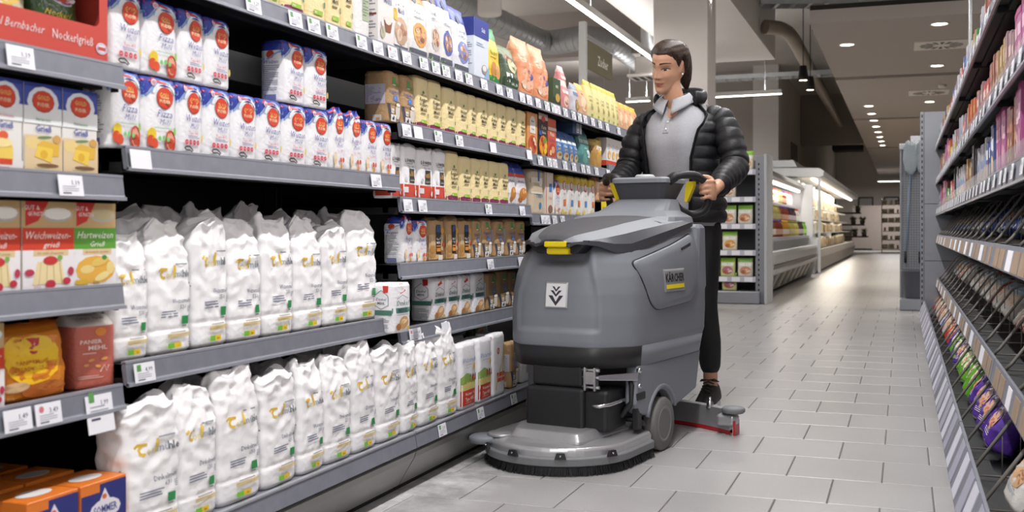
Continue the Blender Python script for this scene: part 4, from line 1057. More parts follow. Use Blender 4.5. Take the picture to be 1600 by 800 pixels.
G1 = 'semolina cartons with blue tops'
stand('gr_b', -20, 35, zA[1] + e0, label='semolina carton with a dessert glass and strawberry picture')
stand('gr_a', 37, 96, zA[1] + e0, label='semolina carton with blue top and yellow dumpling picture', group=G1)
stand('gr_a', 97, 152, zA[1] + e0, label='semolina carton with blue top and yellow dumpling picture', group=G1)
G2 = 'red banded semolina cartons'
stand('w2_red', -46, 31, zA[2] + e0, label='semolina carton with red band and moulded pudding picture', group=G2, rot=0, hs=.85)
stand('w2_red', 33, 115, zA[2] + e0, label='semolina carton with red band and moulded pudding picture', group=G2, rot=0, hs=.85)
stand('w2_grn', 115, 180, zA[2] + e0, label='semolina carton with green band beside the tall white bags', hs=.85)
stand('crumbs', 6, 106, zA[3] + e0, label='orange and yellow breadcrumb bag at the shelf front', fit=False, rot=-.05, hs=.80)
stand('crumbs', 78, 134, zA[3] + e0, X=-1.60, label='orange breadcrumb bag half hidden behind the front bag', fit=False, rot=.1, hs=.80)
stand('gable', 128, 182, zA[3] + e0, label='salmon gable-top breadcrumb carton with white top', rot=-.25, X=-1.53, hs=.70)
stand('w2_red', -60, 6, zA[3] + e0, label='white and red carton at the end of the breadcrumb shelf', rot=0, hs=.77)
G3 = 'blue and orange biscuit cartons on the base deck'
for bk, lst in ((0, ((8, 100), (100, 182))), (.12, ((20, 112), (112, 190))), (.24, ((0, 95), (95, 180)))):
    for a, b in lst:
        X = -1.475 - bk
        y = (Yp(a, -1.475) + Yp(b, -1.475)) / 2 
        put('sommer', (X - .05, 1.776 - .066 - (0 if b > 150 else .134) - (.012 if bk else 0), ZBASE + e0 + .04 * 0), 0, 'blue and orange biscuit carton with a white oval badge', G3)

# --- second bay: blue and white flour, two layers
G4 = 'blue and white flour packs'
LW = 'blue and white wheat flour pack with a red badge'
LP = 'blue and white pizza flour pack with tomato and pizza picture'
low_e = [168, 222, 277, 318, 362, 402, 441, 480, 515]
low_k = ['g_pizza', 'g_pizza', 'g_weizen', 'g_weizen2', 'g_weizen', 'g_weizen2', 'g_weizen', 'g_weizen2']
for i, k in enumerate(low_k):
    stand(k, low_e[i], low_e[i + 1], zB[0] + e0, label=(LP if 'pizza' in k else LW) + ' in the lower layer', group=('pizza' if 'pizza' in k else 'wheat') + ' flour packs in the lower layer')
for a, b, k in ((515, 540, 'g_roggen'), (540, 567, 'g_roggen')):
    stand(k, a, b, zB[0] + e0, label='blue and white rye flour pack with crumpled open top', group='rye flour packs')
for a, b in ((567, 590), (590, 613)):
    stand('g_dinkel', a, b, zB[0] + e0, label='blue and white spelt flour pack at the end of its row', group='spelt flour packs')
hi_z = zB[0] + .168
for a, b, k in ((169, 223, 'g_weizen'), (224, 279, 'g_pizza'), (280, 320, 'g_weizen2'), (321, 361, 'g_weizen')):
    stand(k, a, b, hi_z, label=('blue and white pizza flour pack stacked on the lower layer' if 'pizza' in k else 'blue and white wheat flour pack stacked in the group of four'), group='stacked ' + ('pizza' if 'pizza' in k else 'wheat') + ' flour packs')
for a, b, k in ((441, 478, 'g_weizen'), (479, 513, 'g_weizen2')):
    stand(k, a, b, hi_z, label='blue and white wheat flour pack of the stacked pair', group='stacked pair of wheat flour')
# packs behind, in the dark
for a, b in ((205, 250), (258, 300), (530, 560)):
    stand('g_weizen', a, b, zB[0] + e0, X=-1.70, label='blue and white wheat flour pack in the back row', group='back row flour packs')
# tall white bags
G5 = 'tall white flour bags'
ed = [178, 237, 304, 362, 414, 463, 509, 547, 596]
for i in range(8):
    stand('t_w%d' % (i % 4), ed[i], ed[i + 1], zB[1] + e0, label='tall white wheat flour bag next to the green banded carton' if i == 0 else 'tallest white wheat flour bag ending the middle shelf row' if i == 7 else 'tall white wheat flour bag within the middle shelf row', group=G5 + ' on the middle shelf', rot=random.uniform(-.06, .06), hs=(.88, .92, 1.04, .98, 1.0, .96, .98, 1.08)[i])
for i, px in enumerate((205, 262, 330, 395, 440, 490, 530)):
    X = -1.66
    put('t_w%d' % ((i + 2) % 4), (X - .05, Yp(px, X) + .02, zB[1] + e0), random.uniform(-.1, .1), 'tall white flour bag in the shaded row behind, middle shelf', 'shaded back row of tall bags, middle shelf', (1, 1, 1.08))
XB = -1.468
ed = [177, 281, 345, 412, 470, 511, 553, 592, 630, 657, 689, 717]
for i in range(11):
    if i == 0: 
        put('t_d3', (XB - .05, Yp(283, XB) - .080, ZBASE + e0), -.1, 'wide white spelt flour bag next to the blue biscuit cartons', G5 + ' on the base deck', (1, 1.1, .96)); continue
    stand('t_w%d' % (i % 4) if i == 4 else 't_d%d' % (i % 4), ed[i], ed[i + 1], ZBASE + e0, X=XB, label='tall white spelt flour bag beside the farmhouse bags' if i == 10 else 'white wheat flour bag among the spelt bags on the base deck' if i == 4 else 'tall white spelt flour bag within the base deck row', group=G5 + ' on the base deck', rot=random.uniform(-.07, .07), hs=(.95, .97, .98, .95, .95, .96, .97, .96, .95, .98, .98)[i])
for i, px in enumerate((300, 372, 430, 480, 530, 580, 620, 660)):
    X = -1.61
    put('t_d%d' % ((i + 1) % 4), (X - .05, Yp(px, X) + .02, ZBASE + e0), random.uniform(-.1, .1), 'tall white flour bag in the shaded row behind, base deck', 'shaded back row of tall bags, base deck', (1, 1, .96))
# --- third bay
stand('f_a', 717, 749, ZBASE + e0, X=XB, label='white flour bag with red foot and painted farmhouse, in front', group='farmhouse flour bags')
stand('f_b', 749, 770, ZBASE + e0, X=XB, label='white flour bag with red foot and painted farmhouse, in front', group='farmhouse flour bags')
stand('f_c', 769, 792, ZBASE + e0, X=XB, label='white flour bag with red label and drawn wheat ears')
put('f_b', (XB - .17, Yp(752, XB) + .1, ZBASE + e0), 0, 'white farmhouse flour bag in the second row')
put('k_dink', (XB - .06, Yp(800, XB) + .08, ZBASE + e0), 0, 'brown organic flour bag on the base deck beside the white bags')
put('plainbag', (XB - .06, Yp(815, XB) + .13, ZBASE + e0), 0, 'plain white flour bag on the base deck near the scrubber', None, (1, 1.2, .62))
put('darkgreen', (XB - .2, Yp(800, XB) + .12, ZBASE + e0), 0, 'dark green seed bag at the back of the base deck', None, (1, 1.2, 1.5))
C1 = zC[0] + e0
row(['k_rogg', 'k_rogg'], [605, 627, 650], C1, label='brown paper organic rye flour bag on the upper shelf', group='brown rye flour bags', hs=.84)
put('k_rogg', (-1.75, Yp(560, -1.75) + .02, C1 - .16), .05, 'brown paper flour bag deep in the shaded shelf')
row(['y_rogg'], [650, 671, 691], C1, label='tall pale yellow whole rye flour bag on the upper shelf', group='tall yellow rye bags, upper shelf', hs=.87)
row(['y_weiz', 'y_weiz2', 'y_weiz'], [693, 714, 733, 746], C1, label='pale yellow wheat flour bag on the upper shelf', group='yellow wheat bags, upper shelf', hs=.89)
row(['y_dink', 'y_dink'], [746, 764, 779], C1, label='pale yellow spelt flour bag on the upper shelf', group='yellow spelt bags, upper shelf', hs=.89)
row(['y_weiz2', 'y_weiz', 'y_weiz2'], [779, 792, 810, 823], C1, label='pale yellow wheat flour bag on the upper shelf', group='yellow wheat bags, upper shelf', hs=.89)
C2_ = zC[1] + e0
row(['m_a', 'm_b', 'm_a', 'm_b'], [610, 629, 653, 679, 698], C2_, label='white flour bag with red foot and black label', group='white bags with red foot', hs=.84)
stand('y_rogg', 698, 719, C2_, label='tall pale yellow rye flour bag beside white and red bags', hs=.89)
row(['y_weiz', 'y_weiz2'], [719, 738, 752, 765, 781, 796], C2_, label='pale yellow wheat flour bag on the lower shelf', group='yellow wheat bags, lower shelf', hs=.90)
row(['breadblue'], [796, 808, 826], C2_, label='white bread mix bag with blue top and red band', group='blue topped bread mixes', hs=.80)
C3_ = zC[2] + e0
row(['g_roggen', 'g_dinkel'], [628, 646, 669], C3_, label='blue and white flour pack beside brown loaf mixes', group='blue and white packs by loaf mixes', hs=.88)
row(['l_a', 'l_b', 'l_a'], [669, 699, 718, 739], C3_, label='brown loaf mix bag with upright black label', group='loaf mixes', hs=.84)
row(['k_dink', 'k_rogg'], [739, 753, 770, 792, 808, 822], C3_, label='brown paper organic spelt flour bag below the blue bread mixes', group='brown bags, third shelf', hs=.80)
C4_ = zC[3] + e0
put('s_a', (-1.50, Yp(624, -1.47), C4_ - .0), -.12, 'white and green spelt flour pack pulled forward alone', None, (1, 1, .85))
row(['s_b', 's_a', 's_b', 's_a'], [676, 698, 718, 738, 761], C4_, label='white spelt flour pack with green band and red flag', group='spelt packs with red flag', hs=.85)
row(['k_dink', 'k_rogg'], [762, 779, 797, 808], C4_, label='brown paper bread flour bag next to the red flag packs', group='brown bags, fourth shelf', hs=.79)
# --- fourth and fifth bay
D1 = zD[0] + e0
for k, a, b, lab in (('pz_a', 823, 841, 'orange pizza mix carton with white oval panel'), ('pz_b', 841, 856, 'black pizza mix carton with pasta picture'), ('pz_c', 856, 869, 'red pizza mix carton with white stripe')):
    stand(k, a, b, D1, label=lab, hs=.92)
row(['korn'], [869, 880, 890, 897, 904], D1, label='blue grain mix bag with white stripe', group='blue grain mix bags')
put('blubox', (-1.58, Yp(893, -1.56), D1 + .152), 0, 'dark blue carton lying on the grain mix bags')
stand('teal', 906, 927, D1, label='teal baking bag with pale band', hs=.78)
row(['breadbag'], [927, 945], D1, label='clear brown bread bag with yellow top', group='bread bags')
D2_ = zD[1] + e0
stand('beige', 818, 830, D2_, label='beige flour bag partly behind its neighbour', X=-1.61)
stand('beige', 830, 852, D2_, label='beige flour bag with blue lettering')
stand('beige2', 852, 865, D2_, label='cream carton with blue square and red edge')
stand('g_dinkel', 864, 876, D2_, label='blue and white spelt flour pack between cream and yellow packs')
row(['yelwhite', 'yelwhite2'], [876, 887, 899, 909, 920, 932], D2_, label='white sugar bag with yellow top', group='yellow topped bags')
put('palebag', (-1.72, Yp(846, -1.72), D2_ + .10), .4, 'yellow bag lying behind the beige flour bags', None, (1, 1, .75))
E1 = zE[0] + e0
row(['whitered'], [948, 955, 961, 967, 972, 977, 981, 985, 989, 993], E1, label='white and red cake mix carton in the long row', group='cake mix cartons')
E2 = zE[1] + e0
for k, px, lab in (('peachbag', 935, 'red and white pouch on the low middle shelf'), ('greysac', 950, 'silver sachet behind the yellow sale card'), ('pinkbag', 962, 'pink dessert sachet beside the scrubber grip'), ('plainbag', 985, 'plain white bag on the shelf behind the grip')):
    put(k, (-1.56, Yp(px, -1.53), E2), 0, lab)
g = G(); g.box(-.0015, 0, -.05, .05, -.05, .05, M('sale_card_yellow', '#ead11f', .5))
sc_ = g.obj('sale_card', None, (SX + .02, Yp(938, SX), zE[1] - .045)); tag(sc_, 'small yellow sale card on the shelf edge', 'card')
D = Decals(lambda u, v, l: (l, u, v)); D.text('Backmix', 0, .012, .014, '#5a5314', 'sans', wmax=.08); D.fine(-.035, -.03, .035, -.01, 2, '#8a7d1c'); D.g.obj('printed_label', sc_)
# --- top shelf
T = ZTOP + e0
for k, a, b, lab in (('y_weiz', 335, 372, 'pale yellow flour bag beginning the top shelf row'), ('y_erb', 372, 408, 'pale yellow pulse flour bag near the shelf joint'), ('palebag', 412, 440, 'clear pale green lentil bag on the top shelf'), ('y_dink', 442, 478, 'pale yellow spelt flour bag with clear foot on the top shelf'), ('y_soja', 478, 511, 'pale yellow soya flour bag, first of two on the top shelf'),
                     ('y_erb', 511, 534, 'tall pale yellow pea flour bag on the top shelf'), ('y_soja', 534, 553, 'tall pale yellow soya flour bag beside pea flour'), ('plainbag', 553, 580, 'white buckwheat flour bag with green panel'), ('mehlbox', 591, 615, 'white flour carton with red stripe and brown bowl'),
                     ('lowcarb', 615, 641, 'white low carb flour pouch with nut picture'), ('gn_orange', 641, 671, 'white cereal pouch with orange top'), ('gn_brown', 671, 690, 'white cereal pouch with brown top'), ('gn_blue', 690, 710, 'white cereal pouch with blue top and blue disc'),
                     ('gn_white', 711, 736, 'wide white cereal pouch with pale blue top'), ('saltbox', 740, 764, 'blue and pale blue carton standing on the top shelf'), ('greenyel', 764, 784, 'yellow and green cereal bag on the top shelf'), ('darkgreen', 787, 817, 'clear bag of seeds with dark green foot'),
                     ('orangebag', 814, 838, 'orange bag with open crumpled top, first of two'), ('orangebag', 838, 862, 'orange bag next to dark green carton'), ('drkbox', 862, 878, 'dark green carton on the top shelf'), ('pinkbag', 879, 892, 'pink dessert sachet on the top shelf'), ('greysac', 894, 909, 'silver grain sachet on the top shelf'), ('peachbag', 907, 920, 'small clear bag between sachet and yellow bags')):
    stand(k, a, b, T, label=lab, hs=1.12 if k in ('gn_blue', 'gn_brown') else 1.0)
stand('pinkbag', 878, 886, T + .10, X=-1.6, label='pink and white packet standing up behind the sachets')
row(['palebag'], [918, 931, 939, 947, 955, 962, 968], T, label='pale yellow polenta bag with pinched top', group='polenta bags')
row(['peachbag'], [968, 976, 984, 992, 1000], T, label='clear peach coloured snack bag on the top shelf', group='peach snack bags')
# ================================================================== FLOOR SCRUBBER
from mathutils.bvhtree import BVHTree
SG = M('scrubber_grey', '#7b7f87', .5, var=.02, vscale=4, bump=.012, bscale=420)
SGL = M('scrubber_light_grey', '#80848b', .55, bump=.012, bscale=420)
SD = M('scrubber_dark_grey', '#46474d', .55, bump=.015, bscale=420)
SB = M('scrubber_black', '#1d1d20', .5, bump=.015, bscale=380)
SIL = M('scrubber_silver', '#b5b5b8', .32, metal=.55, var=.03, bump=.01, bscale=300)
ALU = M('aluminium', '#c2c2c4', .25, metal=.95, var=.05, vscale=30)
YELP = M('scrubber_yellow', '#ecd314', .38)
RUB = M('grey_rubber', '#77787b', .6, var=.05)
TYRE = M('tyre_grey', '#6d6b6a', .75, var=.05)
BRUSH = M('brush_black', '#121214', .7)
REDR = M('squeegee_red', '#b8232c', .35)

PSI = math.radians(10.0)
SO = (-1.10, 4.03, 0.0)
scr = empty('floor_scrubber', SO, -PSI, 'grey walk-behind floor scrubber with black brush deck in the aisle', 'floor scrubber')

def outline(half, n_iter=2):
    pts = [(x, y) for x, y in half] + [(-x, y) for x, y in reversed(half) if x > 1e-6]
    for _ in range(n_iter):
        out = []
        for i in range(len(pts)):
            a, b = pts[i], pts[(i + 1) % len(pts)]
            k = .16 if _ == 0 else .25
            out += [(a[0] * (1 - k) + b[0] * k, a[1] * (1 - k) + b[1] * k), (a[0] * k + b[0] * (1 - k), a[1] * k + b[1] * (1 - k))]
        pts = out
    return pts

# (z, front y, corner x, corner y, shoulder x, shoulder y, side x, back y)
SEC = [(.338, -.372, .150, -.362, .250, -.235, .258, .470), (.412, -.385, .150, -.375, .258, -.240, .268, .482), (.43, -.388, .150, -.378, .260, -.240, .272, .488), (.52, -.388, .150, -.378, .262, -.238, .275, .490),
       (.60, -.382, .146, -.372, .260, -.232, .275, .488), (.66, -.372, .140, -.360, .252, -.222, .273, .482), (.71, -.358, .130, -.346, .240, -.205, .270, .475), (.745, -.344, .122, -.330, .228, -.188, .266, .468),
       (.772, -.325, .112, -.312, .214, -.165, .260, .460), (.80, -.22, .100, -.21, .180, -.13, .252, .452), (.832, -.06, .10, -.05, .17, -.02, .244, .44), (.855, .10, .10, .105, .16, .12, .225, .42), (.862, .16, .08, .165, .13, .18, .19, .39)]
def sec_at(z):
    for r0, r1 in zip(SEC, SEC[1:]):
        if z <= r1[0] + 1e-9:
            t = (z - r0[0]) / (r1[0] - r0[0]); return [a + (b - a) * t for a, b in zip(r0, r1)]
    return list(SEC[-1])
def resample(pts, n):
    P = [Vector(p) for p in pts] + [Vector(pts[0])]; L = [0]
    for a, b in zip(P, P[1:]): L.append(L[-1] + (b - a).length)
    out = []; k = 0
    for i in range(n):
        d = L[-1] * i / n
        while L[k + 1] < d: k += 1
        t = (d - L[k]) / (L[k + 1] - L[k] or 1); q = P[k] + (P[k + 1] - P[k]) * t; out.append((q.x, q.y))
    return out
def sstep(a, b, x):
    t = max(0, min(1, (x - a) / (b - a))); return t * t * (3 - 2 * t)
def front_relief(x, z):
    """moulded recess of the front panel and the deeper grip scoop above it"""
    hw = .170 - .045 * sstep(.56, .76, z)
    d = .016 * sstep(-.0, .018, hw - abs(x + .004)) * sstep(.462, .478, z)
    hw2 = .112 + .0 * z
    d += .034 * sstep(.0, .035, hw2 - abs(x)) * sstep(.692, .716, z)
    return d
rings = []
zs = [.338, .412] + [.418 + .0065 * k for k in range(int((.862 - .418) / .0065) + 1)] + [.862]
for z in zs:
    _, yf_, cx, cy, sx, sy, wx, yb_ = sec_at(z)
    half = [(0.0, yf_), (cx * .6, yf_), (cx, cy), ((cx + sx) / 2 + .004, (cy + sy) / 2 - .004), (sx, sy), (wx, .06), (wx, yb_ - .06), (wx - .05, yb_)]
    ring = []
    for x, y in resample(outline(half), 200):
        if y < -.14 and z > .43 and z < .79: y += front_relief(x, z) * sstep(-.14, -.24, y)
        ring.append((x, y, z))
    rings.append(ring)
g = G(); nR = len(rings[0])
g.loft(rings[1:], SG, smooth=True)
body = fixn(g.obj('tank_body', scr))
g = G(); R_ = []
for z, w, a, b in ((.56, .262, .30, .478), (.60, .272, .30, .490), (.835, .268, .335, .486), (.850, .258, .345, .475)):
    R_.append([(x, y, z) for x, y in outline([(0.0, a), (w * .8, a), (w, a + .02), (w, b - .05), (w - .05, b)], 1)])
g.loft(R_, SG); fixn(g.obj('rear_shell', scr, bevel=.006, seg=3))
g = G(); g.loft(rings[:2], SB, smooth=True, matf=lambda k, i: SB if rings[0][i][1] < -.205 else SG)
fixn(g.obj('bumper_band', scr))
_bv = BVHTree.FromPolygons([Vector(v) for r in rings for v in r], [(k * nR + i, k * nR + (i + 1) % nR, (k + 1) * nR + (i + 1) % nR, (k + 1) * nR + i) for k in range(len(rings) - 1) for i in range(nR)])
def on_front(u, v, l):
    h = _bv.ray_cast(Vector((u, -1.5, v)), Vector((0, 1, 0)))
    p = h[0] if h[0] else Vector((u, -.36, v))
    return (p.x, p.y - l, p.z)
def on_side(u, v, l):
    h = _bv.ray_cast(Vector((1.5, u, v)), Vector((-1, 0, 0)))
    p = h[0] if h[0] else Vector((.25, u, v))
    return (p.x + l, p.y, p.z)

def plate(surf, poly, thick, mat, name, parent, n=14, edge=.004, depth_in=.0):
    """a raised panel following the body; poly convex in surface coordinates"""
    cu = sum(p[0] for p in poly) / len(poly); cv = sum(p[1] for p in poly) / len(poly)
    g = G(); rings = []
    def ring(k, l):
        return [surf(cu + (u - cu) * k, cv + (v - cv) * k, l) for u, v in poly]
    ks = [(1.0, -.002), (1.0, thick * .5), (1 - edge / .12, thick)] + [(q, thick) for q in (.75, .5, .25)]
    g.loft([ring(k, l) for k, l in ks], mat, cap0=False, smooth=True)
    return fixn(g.obj(name, parent))

def roundpoly(pts, r=.02, n=5):
    out = []; m = len(pts)
    for i in range(m):
        p = Vector(pts[i]); a = Vector(pts[i - 1]); b = Vector(pts[(i + 1) % m])
        ra = min(r, (a - p).length * .45); rb = min(r, (b - p).length * .45)
        A = p + (a - p).normalized() * ra; B = p + (b - p).normalized() * rb
        for k in range(n + 1):
            t = k / n; q = A * (1 - t) ** 2 + p * 2 * t * (1 - t) + B * t * t; out.append((q.x, q.y))
    out2 = []                     # denser long edges
    for i in range(len(out)):
        a = Vector(out[i]); b = Vector(out[(i + 1) % len(out)]); k = max(1, int((b - a).length / .03))
        for j in range(k): q = a + (b - a) * j / k; out2.append((q.x, q.y))
    return out2

# raised front panel and grip pocket below the latch
# logo plate on the front: white square with black chevrons
bx_ = (-.002, .594)
lp = plate(on_front, roundpoly([(bx_[0] - .046, bx_[1] - .047), (bx_[0] + .046, bx_[1] - .047), (bx_[0] + .046, bx_[1] + .047), (bx_[0] - .046, bx_[1] + .047)], .005), .005, SIL, 'emblem_plate', scr)
D = Decals(lambda u, v, l: on_front(bx_[0] + u, bx_[1] + v, l + .005))
D.rect(-.040, -.041, .040, .041, '#e3e3e6', cell=.02)
for k, (yt, hw, th) in enumerate(((.031, .017, .018), (.017, .023, .022), (-.001, .030, .036))):
    D.poly([(-hw, yt), (-hw * .45, yt), (0, yt - th * .62), (hw * .45, yt), (hw, yt), (0, yt - th - .001)], '#3a3a42')
D.g.obj('emblem', lp)
g = G(); g.prism([(-.135, .792), (.135, .792), (.085, .755), (-.085, .755)], -.392, -.30, SD, 'y') if False else g.loft([[(x, y, z) for x, z in ((-.132, .790), (.132, .790), (.078, .742), (-.078, .742))] for y in (-.372, -.25)], SB); fixn(g.obj('latch_surround', scr, bevel=.006))
# yellow latch
g = G()
def L_(x0, x1, z0, z1, y0, y1, mat): g.cbox(x0, x1, y0, y1, z0, z1, mat, .004)
L_(-.046, .046, .7735, .796, -.418, -.35, YELP); L_(-.044, .044, .748, .7725, -.402, -.355, YELP)
g.obj('latch', scr, (.012, .012, -.008))
# lid
st = [(-.404, .072, .792, .778), (-.394, .102, .802, .776), (-.372, .122, .810, .774), (-.33, .148, .818, .768), (-.27, .182, .828, .746), (-.20, .216, .840, .740), (-.10, .238, .855, .764), (.04, .252, .870, .792), (.18, .255, .882, .816), (.29, .254, .888, .836), (.33, .250, .884, .842), (.34, .240, .874, .842)]
rg = []
for y, w, zt, zb in st:
    half = [(w, zb), (w * 1.006, zb + (zt - zb) * .38), (w * .90, zt - .026), (w * .60, zt - .003), (w * .3, zt + .002)]
    rg.append([(x, y, z) for x, z in half] + [(0, y, zt + .003)] + [(-x, y, z) for x, z in reversed(half)])
nl = len(rg[0])
g = G()
for i in range(nl - 1):                     # each facet its own smooth strip, crisp between strips
    strip = [[r[i], (Vector(r[i]) * .5 + Vector(r[i + 1]) * .5), r[i + 1]] for r in rg]
    g.loft(strip, SGL if (i == 2 or i == nl - 4) else SD, False, False, True, closed=False)
for r in (rg[0], rg[-1]): b_ = g.add(r); g.face(list(range(b_, b_ + nl)), SD)
g.obj('tank_lid', scr)
# three embossed ticks on the lid front are too small; a recessed seam line instead
# side flap with dark gap
flap = roundpoly([(-.235, .715), (.305, .818), (.315, .60), (.235, .545), (-.10, .530), (-.150, .56)], .03)
plate(on_side, flap, .0015, SB, 'flap_gap', scr)
cu = sum(p[0] for p in flap) / len(flap); cv = sum(p[1] for p in flap) / len(flap)
flap2 = [(cu + (u - cu) * .975, cv + (v - cv) * .965) for u, v in flap]
fl_ = plate(on_side, flap2, .010, SG, 'side_flap', scr)
flap3 = [(cu + (u - cu) * .90 + .004, cv + (v - cv) * .86 - .004) for u, v in flap]
plate(on_side, roundpoly([(.14, .757), (.255, .778), (.255, .768), (.14, .747)], .005), .0108, SB, 'flap_slot', scr)
# name plate
npc = (.055, .638)
npl = plate(on_side, roundpoly([(npc[0] - .098, npc[1] - .043), (npc[0] + .098, npc[1] - .043), (npc[0] + .098, npc[1] + .043), (npc[0] - .098, npc[1] + .043)], .004), .0125, M('name_plate_grey', '#9a9b9e', .4, metal=.3), 'name_plate', scr)
D = Decals(lambda u, v, l: on_side(npc[0] + u, npc[1] + v, l + .0125))
D.text('KÄRCHER', 0, .010, .030, '#1f1f22', 'bold heavy', wmax=.172)
D.rect(-.084, -.031, .084, -.0155, '#f2dc1c', cell=.03)
D.g.obj('name_lettering', npl)
# small raised tick on the side of the front corner
plate(on_side, roundpoly([(-.205, .715), (-.19, .718), (-.19, .69), (-.205, .687)], .003), .004, SD, 'level_mark', scr)

# rear column and console
CY = .20
g = G()
cols = [(.850, .225, .12, .46), (.880, .215, .16, .46), (.905, .150, .26, .50), (.955, .120, .38, .54)]
g.loft([[(x, y, z) for x, y in outline([(0.0, a), (w * .7, a), (w, a + .03), (w, b - .03), (w * .8, b)], 1)] for z, w, a, b in cols], SG, smooth=False)
fixn(g.obj('console_neck', scr, bevel=.004))
def cring(z, w, a, b): return [(x, y, z) for x, y in outline([(0.0, a), (w * .8, a), (w, a + .02), (w, b - .03), (w * .8, b)], 1)]
g = G(); g.loft([cring(.950, .104, .385, .55), cring(1.018, .122, .36, .60), cring(1.024, .126, .355, .605)], SD)
con = fixn(g.obj('console', scr, bevel=.003))
g = G(); g.loft([cring(1.022, .126, .352, .61), cring(1.040, .126, .352, .61), cring(1.046, .118, .362, .60)], SGL)
fixn(g.obj('console_rim', con, bevel=.002))
g = G(); g.lathe([(.0, 1.062), (.035, 1.062), (.042, 1.056), (.044, 1.046)], M('dial_grey', '#b9babd', .4), 18, (-.02, .48, 0)); g.obj('dial', con)
# gripping loops
def smooth_path(P, k=4):
    Q = []
    for i in range(len(P) - 1):
        p0, p1, p2, p3 = [Vector(P[max(0, min(len(P) - 1, i + j))]) for j in (-1, 0, 1, 2)]
        for t in [q / k for q in range(k)]:
            Q.append(.5 * ((2 * p1) + (-p0 + p2) * t + (2 * p0 - 5 * p1 + 4 * p2 - p3) * t * t + (-p0 + 3 * p1 - 3 * p2 + p3) * t ** 3))
    return Q + [Vector(P[-1])]
for s_ in (-1, 1):
    g = G()
    P = [(s_ * .112, .42, 1.030), (s_ * .140, .425, 1.048), (s_ * .175, .45, 1.056), (s_ * .208, .49, 1.052), (s_ * .226, .535, 1.028), (s_ * .230, .565, .985), (s_ * .226, .575, .940), (s_ * .205, .57, .905), (s_ * .165, .55, .892), (s_ * .125, .52, .905), (s_ * .105, .50, .935)]
    Q = smooth_path(P)
    g.tube(Q, [.0165 if 4 < i < 34 else .021 for i in range(len(Q))], SB, 10)
    gr = g.obj('grip_loop', scr)
    g = G(); g.loft([[(s_ * .150 + s_ * q, y, z) for q, z in ((0, .945), (.012, .945), (.040, 1.010), (.040, 1.030), (.012, 1.030), (.004, 1.0))] for y in (.50, .53)], YELP)
    fixn(g.obj('trigger', gr))

# lower body with wheel arches
for s_ in (-1, 1):
    pl = [(-.222, .342), (-.232, .30), (-.242, .205), (-.205, .165), (-.135, .150)] if s_ > 0 else [(-.135, .342), (-.135, .150)]
    pl += [(.128 * math.cos(a), .100 + .128 * math.sin(a)) for a in [PI * (1 - (.13 + .74 * k / 10)) for k in range(11)]]
    pl += [(.16, .150), (.37, .185), (.42, .342)]
    g = G(); lo, hi = sorted((s_ * .205, s_ * .252)); g.prism(pl, lo, hi, SG, 'x')
    fixn(g.obj('wheel_cover', scr, bevel=.010, seg=3))
    # flared rib above the wheel
    g = G(); g.tube([(s_ * .250, .142 * math.cos(a), .100 + .142 * math.sin(a)) for a in [PI * (1 - (.10 + .78 * k / 14)) for k in range(15)]], .009, SG, 8); g.obj('arch_rib', scr)
    # wheel
    w = empty('wheel', (s_ * .238, 0, .1), 0, parent=scr)
    g = G(); g.lathe([(.060, -.026), (.094, -.026), (.100, -.018), (.100, .018), (.094, .026), (.060, .026)], TYRE, 32, axis='x'); g.obj('tyre', w)
    g = G(); g.lathe([(.0, .014 * s_), (.018, .014 * s_), (.020, .018 * s_), (.052, .018 * s_), (.056, .026 * s_), (.066, .028 * s_), (.068, .024 * s_), (.068, 0)], RUB, 32, axis='x'); fixn(g.obj('hub', w))
    g = G(); g.lathe([(.0, .024 * s_), (.010, .022 * s_), (.012, .012 * s_)], ALU, 12, axis='x'); g.obj('axle_nut', w)
g = G(); g.cbox(-.200, .200, -.13, .40, .14, .345, SD, .01); g.obj('chassis', scr)
g = G(); g.cbox(-.20, .20, .35, .46, .20, .40, SB, .01); g.obj('rear_cover', scr)
# brush deck
DC, DR = -.335, .268
def dpath(r, back=-.125, n=28, wob=0.0):
    p = [(r, back)] + [(r * math.cos(a), DC + (r + .002) * math.sin(a)) for a in [-PI * k / n for k in range(n + 1)]] + [(-r, back)]
    return p
def dring(r, z, back=-.125): return [(x, y, z) for x, y in dpath(r, back)]
g = G(); g.loft([dring(DR - .004, .030), dring(DR + .005, .034), dring(DR + .006, .058), dring(DR - .002, .064)], RUB, smooth=False)
skirt = fixn(g.obj('rubber_skirt', scr, bevel=.002))
g = G(); g.loft([dring(DR - .006, .058), dring(DR - .006, .082), dring(DR - .014, .092), dring(DR - .05, .098), dring(DR - .12, .103, -.16)], SIL, smooth=False)
deck = fixn(g.obj('deck_cover', scr, bevel=.004, seg=3))
poly = [(-.15, -.15), (.19, -.15), (.19, -.17), (.166, -.50), (.150, -.515), (-.100, -.515), (-.122, -.500), (-.175, -.36)]
c0 = (0.01, -.33)
def sc_ring(k, z): return [(c0[0] + (x - c0[0]) * k, c0[1] + (y - c0[1]) * k, z) for x, y in roundpoly(poly, .03)]
g = G(); g.loft([sc_ring(1.0, .096), sc_ring(.985, .106), sc_ring(.90, .128), sc_ring(.86, .131)], SIL); fixn(g.obj('deck_dome', deck, bevel=.003))
